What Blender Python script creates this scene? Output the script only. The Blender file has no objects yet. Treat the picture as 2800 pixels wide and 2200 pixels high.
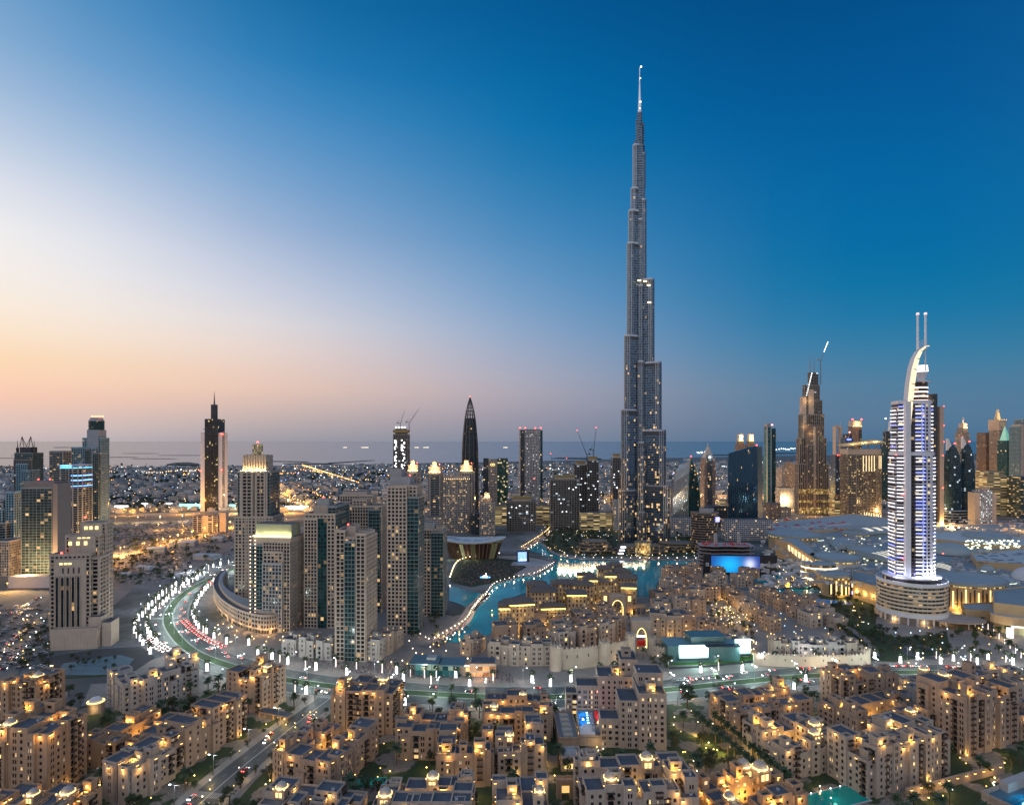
import bpy, math, random
from mathutils import Vector, Matrix
SC = bpy.context.scene
COL = SC.collection
R = math.radians
# ------------------------------------------------------------------ camera
CAMH, FPX, HZ = 180.0, 1700.0, 1206.0
cd = bpy.data.cameras.new("camera"); cam = bpy.data.objects.new("camera", cd); COL.objects.link(cam)
cam.location = (0, 0, CAMH); cam.rotation_euler = (R(90), 0, 0)
cd.sensor_width = 36; cd.lens = 36 * FPX / 2800; cd.shift_y = (HZ - 1100) / 2800
cd.clip_start = 1; cd.clip_end = 600000
SC.camera = cam
SC.view_settings.view_transform = 'Standard'; SC.view_settings.look = 'None'
SC.view_settings.exposure = 0; SC.view_settings.gamma = 1
SC.render.engine = 'CYCLES'
SC.cycles.max_bounces = 5; SC.cycles.diffuse_bounces = 2; SC.cycles.glossy_bounces = 3
SC.cycles.transmission_bounces = 3; SC.cycles.sample_clamp_indirect = 3; SC.cycles.sample_clamp_direct = 0
SC.cycles.caustics_reflective = False; SC.cycles.caustics_refractive = False
SC.cycles.use_adaptive_sampling = True; SC.cycles.adaptive_threshold = 0.02
SC.cycles.use_denoising = True

def lin(c):
    return tuple((x / 255 / 12.92) if x / 255 <= .04045 else ((x / 255 + .055) / 1.055) ** 2.4 for x in c)
# ------------------------------------------------------------------ node helper
def nd(nt, typ, ins=None, **kw):
    n = nt.nodes.new(typ)
    for k, v in kw.items(): setattr(n, k, v)
    for k, v in (ins or {}).items():
        s = n.inputs[k]
        if hasattr(v, 'is_output'): nt.links.new(v, s)
        else: s.default_value = v
    return n
def mth(nt, op, a, b=0.0, c=0.0, clamp=False):
    return nd(nt, 'ShaderNodeMath', {0: a, 1: b, 2: c}, operation=op, use_clamp=clamp).outputs[0]
# ------------------------------------------------------------------ sky: colour by azimuth and elevation (dusk, sun just set to the west)
W = bpy.data.worlds.new("World"); SC.world = W; W.use_nodes = True
nt = W.node_tree; nt.nodes.clear()
tc = nd(nt, 'ShaderNodeTexCoord'); sx = nd(nt, 'ShaderNodeSeparateXYZ', {0: tc.outputs['Generated']})
az = mth(nt, 'ARCTAN2', sx.outputs[0], sx.outputs[1])
rad = mth(nt, 'SQRT', mth(nt, 'ADD', mth(nt, 'MULTIPLY', sx.outputs[0], sx.outputs[0]), mth(nt, 'MULTIPLY', sx.outputs[1], sx.outputs[1])))
el = mth(nt, 'DIVIDE', mth(nt, 'ARCTAN2', sx.outputs[2], rad), R(90), clamp=True)
def colpx(x, stops):
    a = math.atan((x - 1400) / FPX)
    return a, [(math.degrees(math.atan((HZ - y) / FPX * math.cos(a))), c) for y, c in stops]
BACK = [(0, (176, 176, 186)), (8, (208, 202, 206)), (20, (232, 226, 228)), (36, (212, 220, 240)), (55, (192, 214, 250)), (90, (138, 186, 242))]
SKY = [(-math.pi, BACK), (-2.0, BACK),
       (-1.15, [(0, (215, 180, 165)), (4, (255, 190, 140)), (9, (255, 225, 175)), (16, (255, 245, 228)), (26, (225, 228, 238)), (40, (140, 172, 212)), (90, (80, 135, 190))]),
       colpx(20, [(1206, (194, 186, 192)), (1180, (209, 195, 195)), (1135, (226, 199, 191)), (1085, (247, 204, 184)), (1040, (253, 213, 186)), (980, (253, 221, 186)), (880, (254, 236, 216)), (760, (251, 244, 238)), (640, (246, 244, 245)), (520, (228, 231, 241)), (380, (190, 208, 231)), (220, (150, 183, 219)), (60, (112, 163, 208)), (-300, (60, 135, 190))]),
       colpx(720, [(1206, (158, 156, 166)), (1180, (172, 165, 171)), (1120, (207, 185, 180)), (1060, (234, 201, 185)), (980, (238, 212, 202)), (900, (230, 222, 222)), (800, (206, 210, 226)), (700, (180, 194, 221)), (600, (150, 177, 214)), (450, (112, 161, 208)), (300, (74, 144, 200)), (150, (38, 126, 186)), (0, (22, 112, 170)), (-300, (0, 90, 152))]),
       colpx(1420, [(1206, (130, 140, 160)), (1150, (152, 150, 168)), (1085, (172, 166, 180)), (1010, (166, 172, 194)), (900, (138, 166, 202)), (800, (108, 156, 200)), (650, (72, 140, 191)), (500, (32, 125, 181)), (350, (0, 115, 174)), (180, (0, 103, 163)), (0, (0, 90, 150)), (-300, (0, 75, 135))]),
       colpx(2070, [(1206, (86, 116, 148)), (1150, (96, 125, 154)), (1060, (92, 130, 162)), (960, (62, 128, 170)), (860, (26, 121, 170)), (750, (0, 115, 168)), (600, (0, 108, 167)), (450, (0, 101, 162)), (250, (0, 89, 150)), (0, (0, 77, 136)), (-300, (0, 66, 124))]),
       colpx(2760, [(1206, (74, 112, 146)), (1150, (84, 122, 154)), (1060, (82, 126, 158)), (960, (54, 126, 164)), (860, (20, 120, 166)), (750, (0, 114, 165)), (600, (0, 107, 165)), (450, (0, 102, 162)), (250, (0, 92, 154)), (0, (0, 84, 147)), (-300, (0, 72, 130))]),
       (1.4, [(0, (90, 110, 145)), (15, (60, 120, 165)), (40, (40, 110, 165)), (90, (60, 120, 175))]),
       (2.4, BACK), (math.pi, BACK)]
def _val(st, e):
    st = sorted((x, lin(c)) for x, c in st)
    if e <= st[0][0]: return st[0][1]
    for (e0, c0), (e1, c1) in zip(st, st[1:]):
        if e <= e1: t = (e - e0) / (e1 - e0); return tuple(p + (q - p) * t for p, q in zip(c0, c1))
    return st[-1][1]
def _sky(a, e):
    """blend of the measured columns over a few degrees of azimuth, so that no column edge shows"""
    acc = [0, 0, 0]; w = 0
    for k in range(-6, 7):
        b = max(-math.pi, min(math.pi, a + k * .035)); g = math.exp(-(k / 3) ** 2)
        for (a0, s0), (a1, s1) in zip(SKY, SKY[1:]):
            if b <= a1:
                t = (b - a0) / (a1 - a0); c0, c1 = _val(s0, e), _val(s1, e); c = [p + (q - p) * t for p, q in zip(c0, c1)]; break
        acc = [x + g * y for x, y in zip(acc, c)]; w += g
    return tuple(x / w for x in acc)
AZS = [-math.pi, -2.0, -1.15, -.85] + [-.7 + .1 * i for i in range(15)] + [.85, 1.4, 2.4, math.pi]
ELS = [0, 1, 2, 3.2, 4.5, 6, 8, 10, 12.5, 15, 18, 21, 24, 27, 30, 34, 40, 48, 65, 90]
prev = None
for i, a in enumerate(AZS):
    rmp = nd(nt, 'ShaderNodeValToRGB', {0: el}); cr = rmp.color_ramp
    for e in ELS[1:-1]: cr.elements.new(e / 90)
    for j, e in enumerate(ELS): cr.elements[j].color = _sky(a, e) + (1,)
    if prev is None: out = rmp.outputs[0]
    else:
        t = nd(nt, 'ShaderNodeMapRange', {0: az, 1: prev, 2: a, 3: 0.0, 4: 1.0}).outputs[0]
        out = nd(nt, 'ShaderNodeMix', {0: t, 6: out, 7: rmp.outputs[0]}, data_type='RGBA').outputs[2]
    prev = a
SUN_AZ, SUN_EL = -52.0, 2.0
bg = nd(nt, 'ShaderNodeBackground', {0: out, 1: 0.97})
sky = nd(nt, 'ShaderNodeTexSky', sky_type='NISHITA', sun_disc=False, sun_elevation=R(SUN_EL), sun_rotation=R(SUN_AZ), altitude=180)
bg2 = nd(nt, 'ShaderNodeBackground', {0: sky.outputs[0], 1: 0.003})
add = nd(nt, 'ShaderNodeAddShader', {0: bg.outputs[0], 1: bg2.outputs[0]})
nd(nt, 'ShaderNodeOutputWorld', {0: add.outputs[0]})
sl = bpy.data.lights.new("sun", 'SUN'); sl.energy = 0.55; sl.angle = R(14); sl.color = (1, .72, .5)
so = bpy.data.objects.new("sun", sl); COL.objects.link(so)
_d = Vector((math.sin(R(SUN_AZ)) * math.cos(R(5)), math.cos(R(SUN_AZ)) * math.cos(R(5)), math.sin(R(5))))
so.rotation_euler = _d.to_track_quat('Z', 'Y').to_euler()

# ------------------------------------------------------------------ positions: a pixel of the photograph on a level plane -> a point of the place
S = 2800 / 2174
def GP(px, py, z=0.0):
    Y = (CAMH - z) * FPX / (py - HZ); return Vector(((px - 1400) / FPX * Y, Y, z))
def G(vx, vy, z=0.0): return GP(vx * S, vy * S, z)
def YB(vy): return CAMH * FPX / (vy * S - HZ)
def XW(vx, Y): return (vx * S - 1400) / FPX * Y
def HT(vy, Y): return CAMH - (vy * S - HZ) * Y / FPX
# ------------------------------------------------------------------ mesh builder
class MB:
    def __init__(s): s.v = []; s.f = []; s.m = []; s.uv = []
    def face(s, pts, m=0, uv=None):
        b = len(s.v); s.v += [tuple(p) for p in pts]; s.f.append(tuple(range(b, b + len(pts)))); s.m.append(m)
        s.uv += uv if uv else [(0.0, 0.0)] * len(pts)
    def box(s, x0, x1, y0, y1, z0, z1, m=0, mt=None, bottom=False):
        mt = m if mt is None else mt; w = x1 - x0; d = y1 - y0
        def q(a, b, u0, u1): s.face([(a[0], a[1], z0), (b[0], b[1], z0), (b[0], b[1], z1), (a[0], a[1], z1)], m, [(u0, z0), (u1, z0), (u1, z1), (u0, z1)])
        q((x0, y0), (x1, y0), 0, w); q((x1, y0), (x1, y1), w, w + d); q((x1, y1), (x0, y1), w + d, 2 * w + d); q((x0, y1), (x0, y0), 2 * w + d, 2 * (w + d))
        s.face([(x0, y0, z1), (x1, y0, z1), (x1, y1, z1), (x0, y1, z1)], mt)
        if bottom: s.face([(x0, y1, z0), (x1, y1, z0), (x1, y0, z0), (x0, y0, z0)], m)
    def prism(s, pts, z0, z1, m=0, mt=None, top=None, bottom=False):
        """pts counter-clockwise; top = optional other outline at z1"""
        n = len(pts); tp = top or pts; u = 0.0
        for i in range(n):
            a, b = pts[i], pts[(i + 1) % n]; c, d = tp[(i + 1) % n], tp[i]; L = math.dist(a, b)
            s.face([(a[0], a[1], z0), (b[0], b[1], z0), (c[0], c[1], z1), (d[0], d[1], z1)], m, [(u, z0), (u + L, z0), (u + L, z1), (u, z1)]); u += L
        if mt is not None: s.face([(p[0], p[1], z1) for p in tp], mt, [(p[0], p[1]) for p in tp])
        if bottom: s.face([(p[0], p[1], z0) for p in reversed(pts)], m)
    def bar(s, a, b, r, n=4, m=0, r2=None):
        a = Vector(a); b = Vector(b); r2 = r if r2 is None else r2; d = (b - a).normalized()
        x = d.orthogonal().normalized(); y = d.cross(x)
        A = [a + (x * math.cos(t) + y * math.sin(t)) * r for t in [2 * math.pi * (i + .5) / n for i in range(n)]]
        B = [b + (x * math.cos(t) + y * math.sin(t)) * r2 for t in [2 * math.pi * (i + .5) / n for i in range(n)]]
        for i in range(n): s.face([A[i], A[(i + 1) % n], B[(i + 1) % n], B[i]], m)
        s.face(A[::-1], m); s.face(B, m)
    def lathe(s, prof, n=16, c=(0, 0), m=0, sx=1, sy=1):
        for k in range(len(prof) - 1):
            (r0, z0), (r1, z1) = prof[k], prof[k + 1]
            for i in range(n):
                t0, t1 = 2 * math.pi * i / n, 2 * math.pi * (i + 1) / n
                p = lambda r, t, z: (c[0] + r * sx * math.cos(t), c[1] + r * sy * math.sin(t), z)
                L = lambda t, r: t * max(r0, r1)
                if r1 < 1e-4: s.face([p(r0, t0, z0), p(r0, t1, z0), p(0, 0, z1)], m, [(L(t0, r0), z0), (L(t1, r0), z0), (L(t0, r0), z1)])
                elif r0 < 1e-4: s.face([p(0, 0, z0), p(r1, t1, z1), p(r1, t0, z1)], m, [(L(t0, r0), z0), (L(t1, r1), z1), (L(t0, r1), z1)])
                else: s.face([p(r0, t0, z0), p(r0, t1, z0), p(r1, t1, z1), p(r1, t0, z1)], m, [(L(t0, r0), z0), (L(t1, r0), z0), (L(t1, r0), z1), (L(t0, r0), z1)])
    def mesh(s, name, mats, smooth=False):
        me = bpy.data.meshes.new(name); me.from_pydata(s.v, [], s.f)
        for mt in (mats if isinstance(mats, (list, tuple)) else [mats]): me.materials.append(mt)
        me.polygons.foreach_set('material_index', s.m)
        ul = me.uv_layers.new(name='UVMap'); ul.data.foreach_set('uv', [c for p in s.uv for c in p])
        if smooth: me.polygons.foreach_set('use_smooth', [True] * len(s.f))
        me.update(); return me
    def build(s, name, mats, parent=None, smooth=False, loc=None, rot=None):
        return link(name, s.mesh(name, mats, smooth), parent, loc, rot)
def link(name, me, parent=None, loc=None, rot=None):
    o = bpy.data.objects.new(name, me); COL.objects.link(o)
    if parent is not None: o.parent = parent
    if loc is not None: o.location = loc
    if rot is not None: o.rotation_euler = (0, 0, rot)
    return o
def tag(o, label=None, cat=None, group=None, kind=None):
    if label: o['label'] = label
    if cat: o['category'] = cat
    if group: o['group'] = group
    if kind: o['kind'] = kind
    return o
def empty(name, loc, rot=0.0, label=None, cat=None, group=None):
    o = bpy.data.objects.new(name, None); COL.objects.link(o); o.location = loc; o.rotation_euler = (0, 0, rot)
    o.empty_display_size = 1
    return tag(o, label, cat, group)
KIDS = {}
def copy_tree(o, parent=None):
    c = o.copy(); COL.objects.link(c); c.parent = parent
    kids = KIDS.setdefault(o.name, list(o.children))
    for k in kids: copy_tree(k, c)
    return c
def rect(w, d, cx=0, cy=0): return [(cx - w / 2, cy - d / 2), (cx + w / 2, cy - d / 2), (cx + w / 2, cy + d / 2), (cx - w / 2, cy + d / 2)]
def ellipse(rx, ry, n=24, cx=0, cy=0, a0=0.0): return [(cx + rx * math.cos(a0 + 2 * math.pi * i / n), cy + ry * math.sin(a0 + 2 * math.pi * i / n)) for i in range(n)]
def inset(pts, t):
    n = len(pts); out = []
    for i in range(n):
        p0, p1, p2 = Vector(pts[i - 1]), Vector(pts[i]), Vector(pts[(i + 1) % n])
        e0 = (p1 - p0).normalized(); e1 = (p2 - p1).normalized()
        n0 = Vector((-e0.y, e0.x)); n1 = Vector((-e1.y, e1.x))
        b = n0 + n1; k = b.dot(n0)
        out.append(tuple(p1 + b * (t / k if abs(k) > .2 else t)))
    return out
def ring(mb, pts, t, z0, z1, m=0):
    """parapet: outer wall flush with pts, thickness t"""
    q = inset(pts, t); n = len(pts)
    for i in range(n):
        a, b, c, d = pts[i], pts[(i + 1) % n], q[(i + 1) % n], q[i]
        mb.face([(a[0], a[1], z0), (b[0], b[1], z0), (b[0], b[1], z1), (a[0], a[1], z1)], m)
        mb.face([(c[0], c[1], z0), (d[0], d[1], z0), (d[0], d[1], z1), (c[0], c[1], z1)], m)
        mb.face([(a[0], a[1], z1), (b[0], b[1], z1), (c[0], c[1], z1), (d[0], d[1], z1)], m)
def ribbon(mb, pts, o0, o1, z, m=0, n=8):
    """strip along a smooth line through pts (world xy), between lateral offsets o0 and o1"""
    P = smooth_line(pts, n)
    L = []; Rr = []
    for i, p in enumerate(P):
        d = (P[min(i + 1, len(P) - 1)] - P[max(i - 1, 0)]).normalized(); nn = Vector((-d.y, d.x))
        L.append(p + nn * o0); Rr.append(p + nn * o1)
    u = 0
    for i in range(len(P) - 1):
        l = (P[i + 1] - P[i]).length
        mb.face([(Rr[i].x, Rr[i].y, z), (Rr[i + 1].x, Rr[i + 1].y, z), (L[i + 1].x, L[i + 1].y, z), (L[i].x, L[i].y, z)][::-1 if o1 > o0 else 1], m, [(u, 0), (u + l, 0), (u + l, 1), (u, 1)]); u += l
def smooth_line(pts, n=8):
    P = [Vector(p[:2]) for p in pts]; out = []
    for i in range(len(P) - 1):
        p0, p1, p2, p3 = P[max(i - 1, 0)], P[i], P[i + 1], P[min(i + 2, len(P) - 1)]
        for k in range(n):
            t = k / n
            out.append(.5 * ((2 * p1) + (p2 - p0) * t + (2 * p0 - 5 * p1 + 4 * p2 - p3) * t * t + (3 * p1 - p0 - 3 * p2 + p3) * t ** 3))
    return out + [P[-1]]
def along(pts, step, start=0.0, off=0.0):
    """points every step metres along the smooth line, with direction"""
    P = smooth_line(pts, 10); out = []; acc = -start
    nxt = 0.0
    for i in range(len(P) - 1):
        d = P[i + 1] - P[i]; l = d.length
        while acc + l >= nxt:
            t = (nxt - acc) / l if l else 0
            if t >= 0:
                dn = d.normalized(); out.append((P[i] + d * t + Vector((-dn.y, dn.x)) * off, dn))
            nxt += step
        acc += l
    return out
# ------------------------------------------------------------------ materials
MATS = {}
def mat(name, col, rough=.7, metal=0.0, var=0.12, scale=.15, bump=0.0, em=None, es=0.0, spec=.5, sample=True, streak=0.0):
    if name in MATS: return MATS[name]
    m = bpy.data.materials.new(name); m.use_nodes = True; t = m.node_tree; b = t.nodes['Principled BSDF']
    b.inputs['Roughness'].default_value = rough; b.inputs['Metallic'].default_value = metal
    b.inputs['Specular IOR Level'].default_value = spec
    if var > 0:
        co = nd(t, 'ShaderNodeTexCoord').outputs['Object']
        nz = nd(t, 'ShaderNodeTexNoise', {'Vector': co, 'Scale': scale, 'Detail': 5.0, 'Roughness': .65})
        oi = nd(t, 'ShaderNodeObjectInfo')
        f = mth(t, 'ADD', nz.outputs['Fac'], mth(t, 'MULTIPLY', oi.outputs['Random'], .25))
        k = nd(t, 'ShaderNodeMapRange', {0: f, 1: .3, 2: .95, 3: 1 - var, 4: 1 + var}).outputs[0]
        if streak:
            sc3 = nd(t, 'ShaderNodeVectorMath', {0: co, 1: (1.1, 1.1, .07)}, operation='MULTIPLY').outputs[0]
            n3 = nd(t, 'ShaderNodeTexNoise', {'Vector': sc3, 'Scale': 1.0, 'Detail': 4.0, 'Roughness': .7}).outputs['Fac']; n4 = nd(t, 'ShaderNodeTexNoise', {'Vector': co, 'Scale': .9, 'Detail': 5.0}).outputs['Fac']
            k = mth(t, 'MULTIPLY', k, mth(t, 'MULTIPLY', nd(t, 'ShaderNodeMapRange', {0: n3, 1: .32, 2: .6, 3: 1 - streak, 4: 1.04}).outputs[0], nd(t, 'ShaderNodeMapRange', {0: n4, 1: .3, 2: .7, 3: 1 - streak * .5, 4: 1 + streak * .4}).outputs[0]))
        v = nd(t, 'ShaderNodeVectorMath', {0: tuple(col), 'Scale': k}, operation='SCALE').outputs[0]
        t.links.new(v, b.inputs['Base Color'])
        if bump: t.links.new(nd(t, 'ShaderNodeBump', {'Height': nz.outputs['Fac'], 'Strength': bump}).outputs[0], b.inputs['Normal'])
    else: b.inputs['Base Color'].default_value = tuple(col) + (1,)
    if em: b.inputs['Emission Color'].default_value = tuple(em) + (1,); b.inputs['Emission Strength'].default_value = es
    if not sample: m.cycles.emission_sampling = 'NONE'
    MATS[name] = m; return m
def glow(name, col, es, sample=False):
    m = mat(name, (.6, .6, .6), em=col, es=es, var=0, sample=sample); return m
WARM = (1.0, .62, .26); YEL = (1.0, .55, .1); WHITE = (1.0, .93, .85); COOL = (.75, .9, 1.0); AMBER = (1, .42, .06)
def facade(name, wall, glass=(.02, .03, .04), fh=3.6, bw=3.2, wu=(.15, .85), wv=(.25, .85), lit=.08, es=1.6, lc=WARM, lc2=COOL, rough=.12, wrough=.65, metal=0.0, zfade=None, gvar=.5):
    """procedural storeys and bays in UV metres; a share of the panes is lit from inside"""
    if name in MATS: return MATS[name]
    m = bpy.data.materials.new(name); m.use_nodes = True; t = m.node_tree; b = t.nodes['Principled BSDF']
    uv = nd(t, 'ShaderNodeSeparateXYZ', {0: nd(t, 'ShaderNodeTexCoord').outputs['UV']})
    cu = mth(t, 'DIVIDE', uv.outputs[0], bw); cv = mth(t, 'DIVIDE', uv.outputs[1], fh)
    fu = mth(t, 'FRACT', cu); fv = mth(t, 'FRACT', cv)
    def band(x, a, c): return mth(t, 'MULTIPLY', mth(t, 'GREATER_THAN', x, a), mth(t, 'LESS_THAN', x, c))
    win = mth(t, 'MULTIPLY', band(fu, *wu), band(fv, *wv))
    rnd = nd(t, 'ShaderNodeObjectInfo').outputs['Random']
    cell = nd(t, 'ShaderNodeCombineXYZ', {0: mth(t, 'FLOOR', cu), 1: mth(t, 'FLOOR', cv), 2: mth(t, 'MULTIPLY', rnd, 91.7)})
    wn = nd(t, 'ShaderNodeTexWhiteNoise', {'Vector': cell.outputs[0]}, noise_dimensions='3D')
    sp = nd(t, 'ShaderNodeSeparateColor', {0: wn.outputs['Color']})
    th = lit * .85 if lit < .5 else lit
    if zfade: th = nd(t, 'ShaderNodeMapRange', {0: uv.outputs[1], 1: zfade[0], 2: zfade[1], 3: lit, 4: zfade[2]}).outputs[0]
    on = mth(t, 'MULTIPLY', win, mth(t, 'LESS_THAN', wn.outputs['Value'], th))
    nz = nd(t, 'ShaderNodeTexNoise', {'Vector': nd(t, 'ShaderNodeTexCoord').outputs['Object'], 'Scale': .06, 'Detail': 4.0})
    wk = nd(t, 'ShaderNodeMapRange', {0: nz.outputs['Fac'], 1: .3, 2: .7, 3: .88, 4: 1.1}).outputs[0]
    wc = nd(t, 'ShaderNodeVectorMath', {0: tuple(wall), 'Scale': wk}, operation='SCALE').outputs[0]
    gk = nd(t, 'ShaderNodeMapRange', {0: sp.outputs[1], 1: 0.0, 2: 1.0, 3: 1 - gvar, 4: 1 + gvar}).outputs[0]
    gc = nd(t, 'ShaderNodeVectorMath', {0: tuple(glass), 'Scale': gk}, operation='SCALE').outputs[0]
    t.links.new(nd(t, 'ShaderNodeMix', {0: win, 6: wc, 7: gc}, data_type='RGBA').outputs[2], b.inputs['Base Color'])
    t.links.new(nd(t, 'ShaderNodeMapRange', {0: win, 3: wrough, 4: rough}).outputs[0], b.inputs['Roughness'])
    b.inputs['Metallic'].default_value = metal; b.inputs['Specular IOR Level'].default_value = .28
    t.links.new(nd(t, 'ShaderNodeMix', {0: mth(t, 'GREATER_THAN', sp.outputs[0], .84), 6: lc + (1,), 7: lc2 + (1,)}, data_type='RGBA').outputs[2], b.inputs['Emission Color'])
    t.links.new(mth(t, 'MULTIPLY', on, mth(t, 'MULTIPLY', mth(t, 'ADD', mth(t, 'POWER', sp.outputs[2], 2.0), .12), es * .65)), b.inputs['Emission Strength'])
    m.cycles.emission_sampling = 'NONE'
    MATS[name] = m; return m
def light(parent, loc, power, col=WARM, r=.6, name='bulb'):
    l = bpy.data.lights.new(name, 'POINT'); l.energy = power; l.color = col; l.shadow_soft_size = r
    o = bpy.data.objects.new(name, l); COL.objects.link(o); o.location = loc
    if parent is not None: o.parent = parent
    return o
STONE = mat('stone_wall', (.40, .30, .235), .85, var=.16, scale=.12)
STONE2 = mat('pale_stone_wall', (.47, .385, .315), .85, var=.14, scale=.12, streak=.15)
ROOFM = mat('roof_felt', (.075, .085, .105), .85, var=.3, scale=.2)
CONC = mat('concrete', (.30, .30, .31), .8, var=.15)
WHITEW = mat('white_cladding', (.66, .67, .70), .55, var=.08)
DARKW = mat('dark_timber', (.045, .032, .026), .7, var=.2)
METAL = mat('grey_metal', (.25, .27, .30), .4, metal=.6, var=.1)
DARKM = mat('dark_metal', (.05, .055, .065), .45, metal=.4, var=.1)
REDL = glow('red_beacon', (1, .04, .02), 9)
# ================================================================== SETTING: sea, land, lake, roads
def sheet(name, pts, z, m, kind='structure', label=None, cat=None):
    mb = MB(); mb.face([(p[0], p[1], z) for p in pts], 0, [(p[0], p[1]) for p in pts])
    o = mb.build(name, m); tag(o, label, cat, None, kind)
    return o
def water_mat(name, deep, rough, sc, st):
    m = bpy.data.materials.new(name); m.use_nodes = True; t = m.node_tree; b = t.nodes['Principled BSDF']
    co = nd(t, 'ShaderNodeTexCoord').outputs['Object']
    nz = nd(t, 'ShaderNodeTexNoise', {'Vector': co, 'Scale': sc, 'Detail': 4.0})
    big = nd(t, 'ShaderNodeTexNoise', {'Vector': co, 'Scale': sc * .06, 'Detail': 3.0})
    k = nd(t, 'ShaderNodeMapRange', {0: big.outputs['Fac'], 1: .3, 2: .7, 3: .75, 4: 1.25}).outputs[0]
    t.links.new(nd(t, 'ShaderNodeVectorMath', {0: deep, 'Scale': k}, operation='SCALE').outputs[0], b.inputs['Base Color'])
    b.inputs['Roughness'].default_value = rough; b.inputs['IOR'].default_value = 1.33; b.inputs['Specular IOR Level'].default_value = .5 if 'sea' in name else .26
    t.links.new(nd(t, 'ShaderNodeBump', {'Height': nz.outputs['Fac'], 'Strength': st, 'Distance': .3}).outputs[0], b.inputs['Normal'])
    return m
sheet('sea', [(-4e5, 2500), (4e5, 2500), (4e5, 5e5), (-4e5, 5e5)], -2.0, water_mat('sea_water', (.10, .165, .22), .24, .02, .2))
def ground_mat():
    m = bpy.data.materials.new('ground_soil'); m.use_nodes = True; t = m.node_tree; b = t.nodes['Principled BSDF']
    co = nd(t, 'ShaderNodeTexCoord').outputs['Object']
    n1 = nd(t, 'ShaderNodeTexNoise', {'Vector': co, 'Scale': .012, 'Detail': 6.0}).outputs['Fac']
    n2 = nd(t, 'ShaderNodeTexNoise', {'Vector': co, 'Scale': .15, 'Detail': 5.0, 'Roughness': .7}).outputs['Fac']
    r = nd(t, 'ShaderNodeValToRGB', {0: n1}); cr = r.color_ramp
    cr.elements[0].position = .38; cr.elements[0].color = (.05, .06, .055, 1); cr.elements[1].position = .62; cr.elements[1].color = (.165, .175, .185, 1)
    k = nd(t, 'ShaderNodeMapRange', {0: n2, 1: .3, 2: .7, 3: .65, 4: 1.25}).outputs[0]
    t.links.new(nd(t, 'ShaderNodeVectorMath', {0: r.outputs[0], 'Scale': k}, operation='SCALE').outputs[0], b.inputs['Base Color'])
    b.inputs['Roughness'].default_value = .9
    return m
coast = [G(vx, vy) for vx, vy in [(-900, 996), (0, 994), (130, 993), (240, 992), (420, 989), (560, 988), (700, 987), (830, 984), (1050, 980), (1250, 976), (1400, 972), (1520, 970), (1620, 968), (1800, 966), (2174, 962), (3200, 960)]]
sheet('ground', [(-6000, -300), (9000, -300)] + [(p.x, p.y) for p in reversed(coast)], 0.0, ground_mat())
# low islands and a breakwater in the sea
ISL = mat('island_scrub', (.035, .045, .045), .9, var=.3, scale=.01)
def island(pts, h):
    P = [(p.x, p.y) for p in (G(a, b) for a, b in pts)]
    mb = MB(); mb.prism(P, -2, h, 0, 0, [(.93 * x + .07 * P[0][0], y) for x, y in P]); tag(mb.build('island', ISL), None, None, None, 'structure')
island([(354, 986.5), (424, 988.5), (424, 985), (398, 982), (370, 983)], 6)
island([(600, 984), (720, 985.5), (700, 983.5), (640, 982.8)], 2)
island([(690, 984), (795, 977), (797, 976.6), (700, 982)], 2)
island([(560, 979), (660, 980.2), (655, 979.2), (575, 978.3)], 1.5)
island([(0, 993.5), (45, 992.5), (60, 990), (0, 989.5)], 2)
island([(1170, 973), (1280, 974.5), (1275, 972), (1190, 971)], 2)
island([(1500, 966), (1600, 966.5), (1590, 964.8), (1520, 964.5)], 2)
island([(1622, 963.5), (1695, 962.5), (1690, 960.5), (1640, 960.5)], 2)
for vx, vy, w in [(300, 962, 45), (390, 966, 60), (260, 970, 40), (60, 966, 40), (330, 973, 55), (20, 972, 30)]:
    island([(vx - w * .9, vy + .35), (vx + w * .9, vy + .45), (vx + w * .5, vy), (vx - w * .5, vy)], 1.5)
# city paving under the old town and the boulevard
PAVE = mat('paving_stone', (.21, .185, .165), .75, var=.25, scale=.08)
ASPH = mat('asphalt', (.058, .066, .068), .6, var=.25, scale=.05)
KERB = mat('kerb_stone', (.38, .37, .35), .8, var=.1)
LAWN = mat('lawn', (.02, .045, .012), .9, var=.35, scale=.12)
SAND = mat('sand_plot', (.17, .155, .145), .95, var=.4, scale=.03)
sheet('pavement', [(-330, 190), (420, 190), (640, 600), (520, 740), (60, 760), (-60, 640), (-150, 700), (-250, 640), (-330, 420)], .06, PAVE)
def VP(l, z=0): return [(p.x, p.y) for p in (G(a, b, z) for a, b in l)]
sheet('lake', VP([(926, 1361), (998, 1367), (1037, 1348), (1058, 1325), (1058, 1277), (1124, 1257), (1180, 1235), (1273, 1218), (1352, 1232), (1354, 1266), (1390, 1266), (1394, 1240), (1408, 1218), (1414, 1199), (1500, 1197), (1580, 1202), (1604, 1234), (1622, 1238), (1668, 1220), (1655, 1204), (1636, 1192), (1411, 1190.5), (1242, 1189), (1203, 1186), (1171, 1175), (1152, 1155), (1138, 1150), (1120, 1158), (1112, 1165), (1150, 1176), (1185, 1190), (1180, 1198), (1142, 1221), (1104, 1227), (1054, 1241), (1030, 1262), (985, 1252), (954, 1241), (953, 1275), (976, 1282), (1003, 1297), (990, 1317)]), .35, water_mat('lake_water', (.0, .25, .30), .10, .35, .09))
sheet('water', VP([(1640, 1244), (1762, 1244), (1748, 1256), (1700, 1262), (1650, 1270)]), .35, bpy.data.materials['lake_water'])
sheet('sand', VP([(235, 1290), (300, 1235), (470, 1190), (495, 1150), (330, 1140), (245, 1160)]), .12, SAND)
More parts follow.
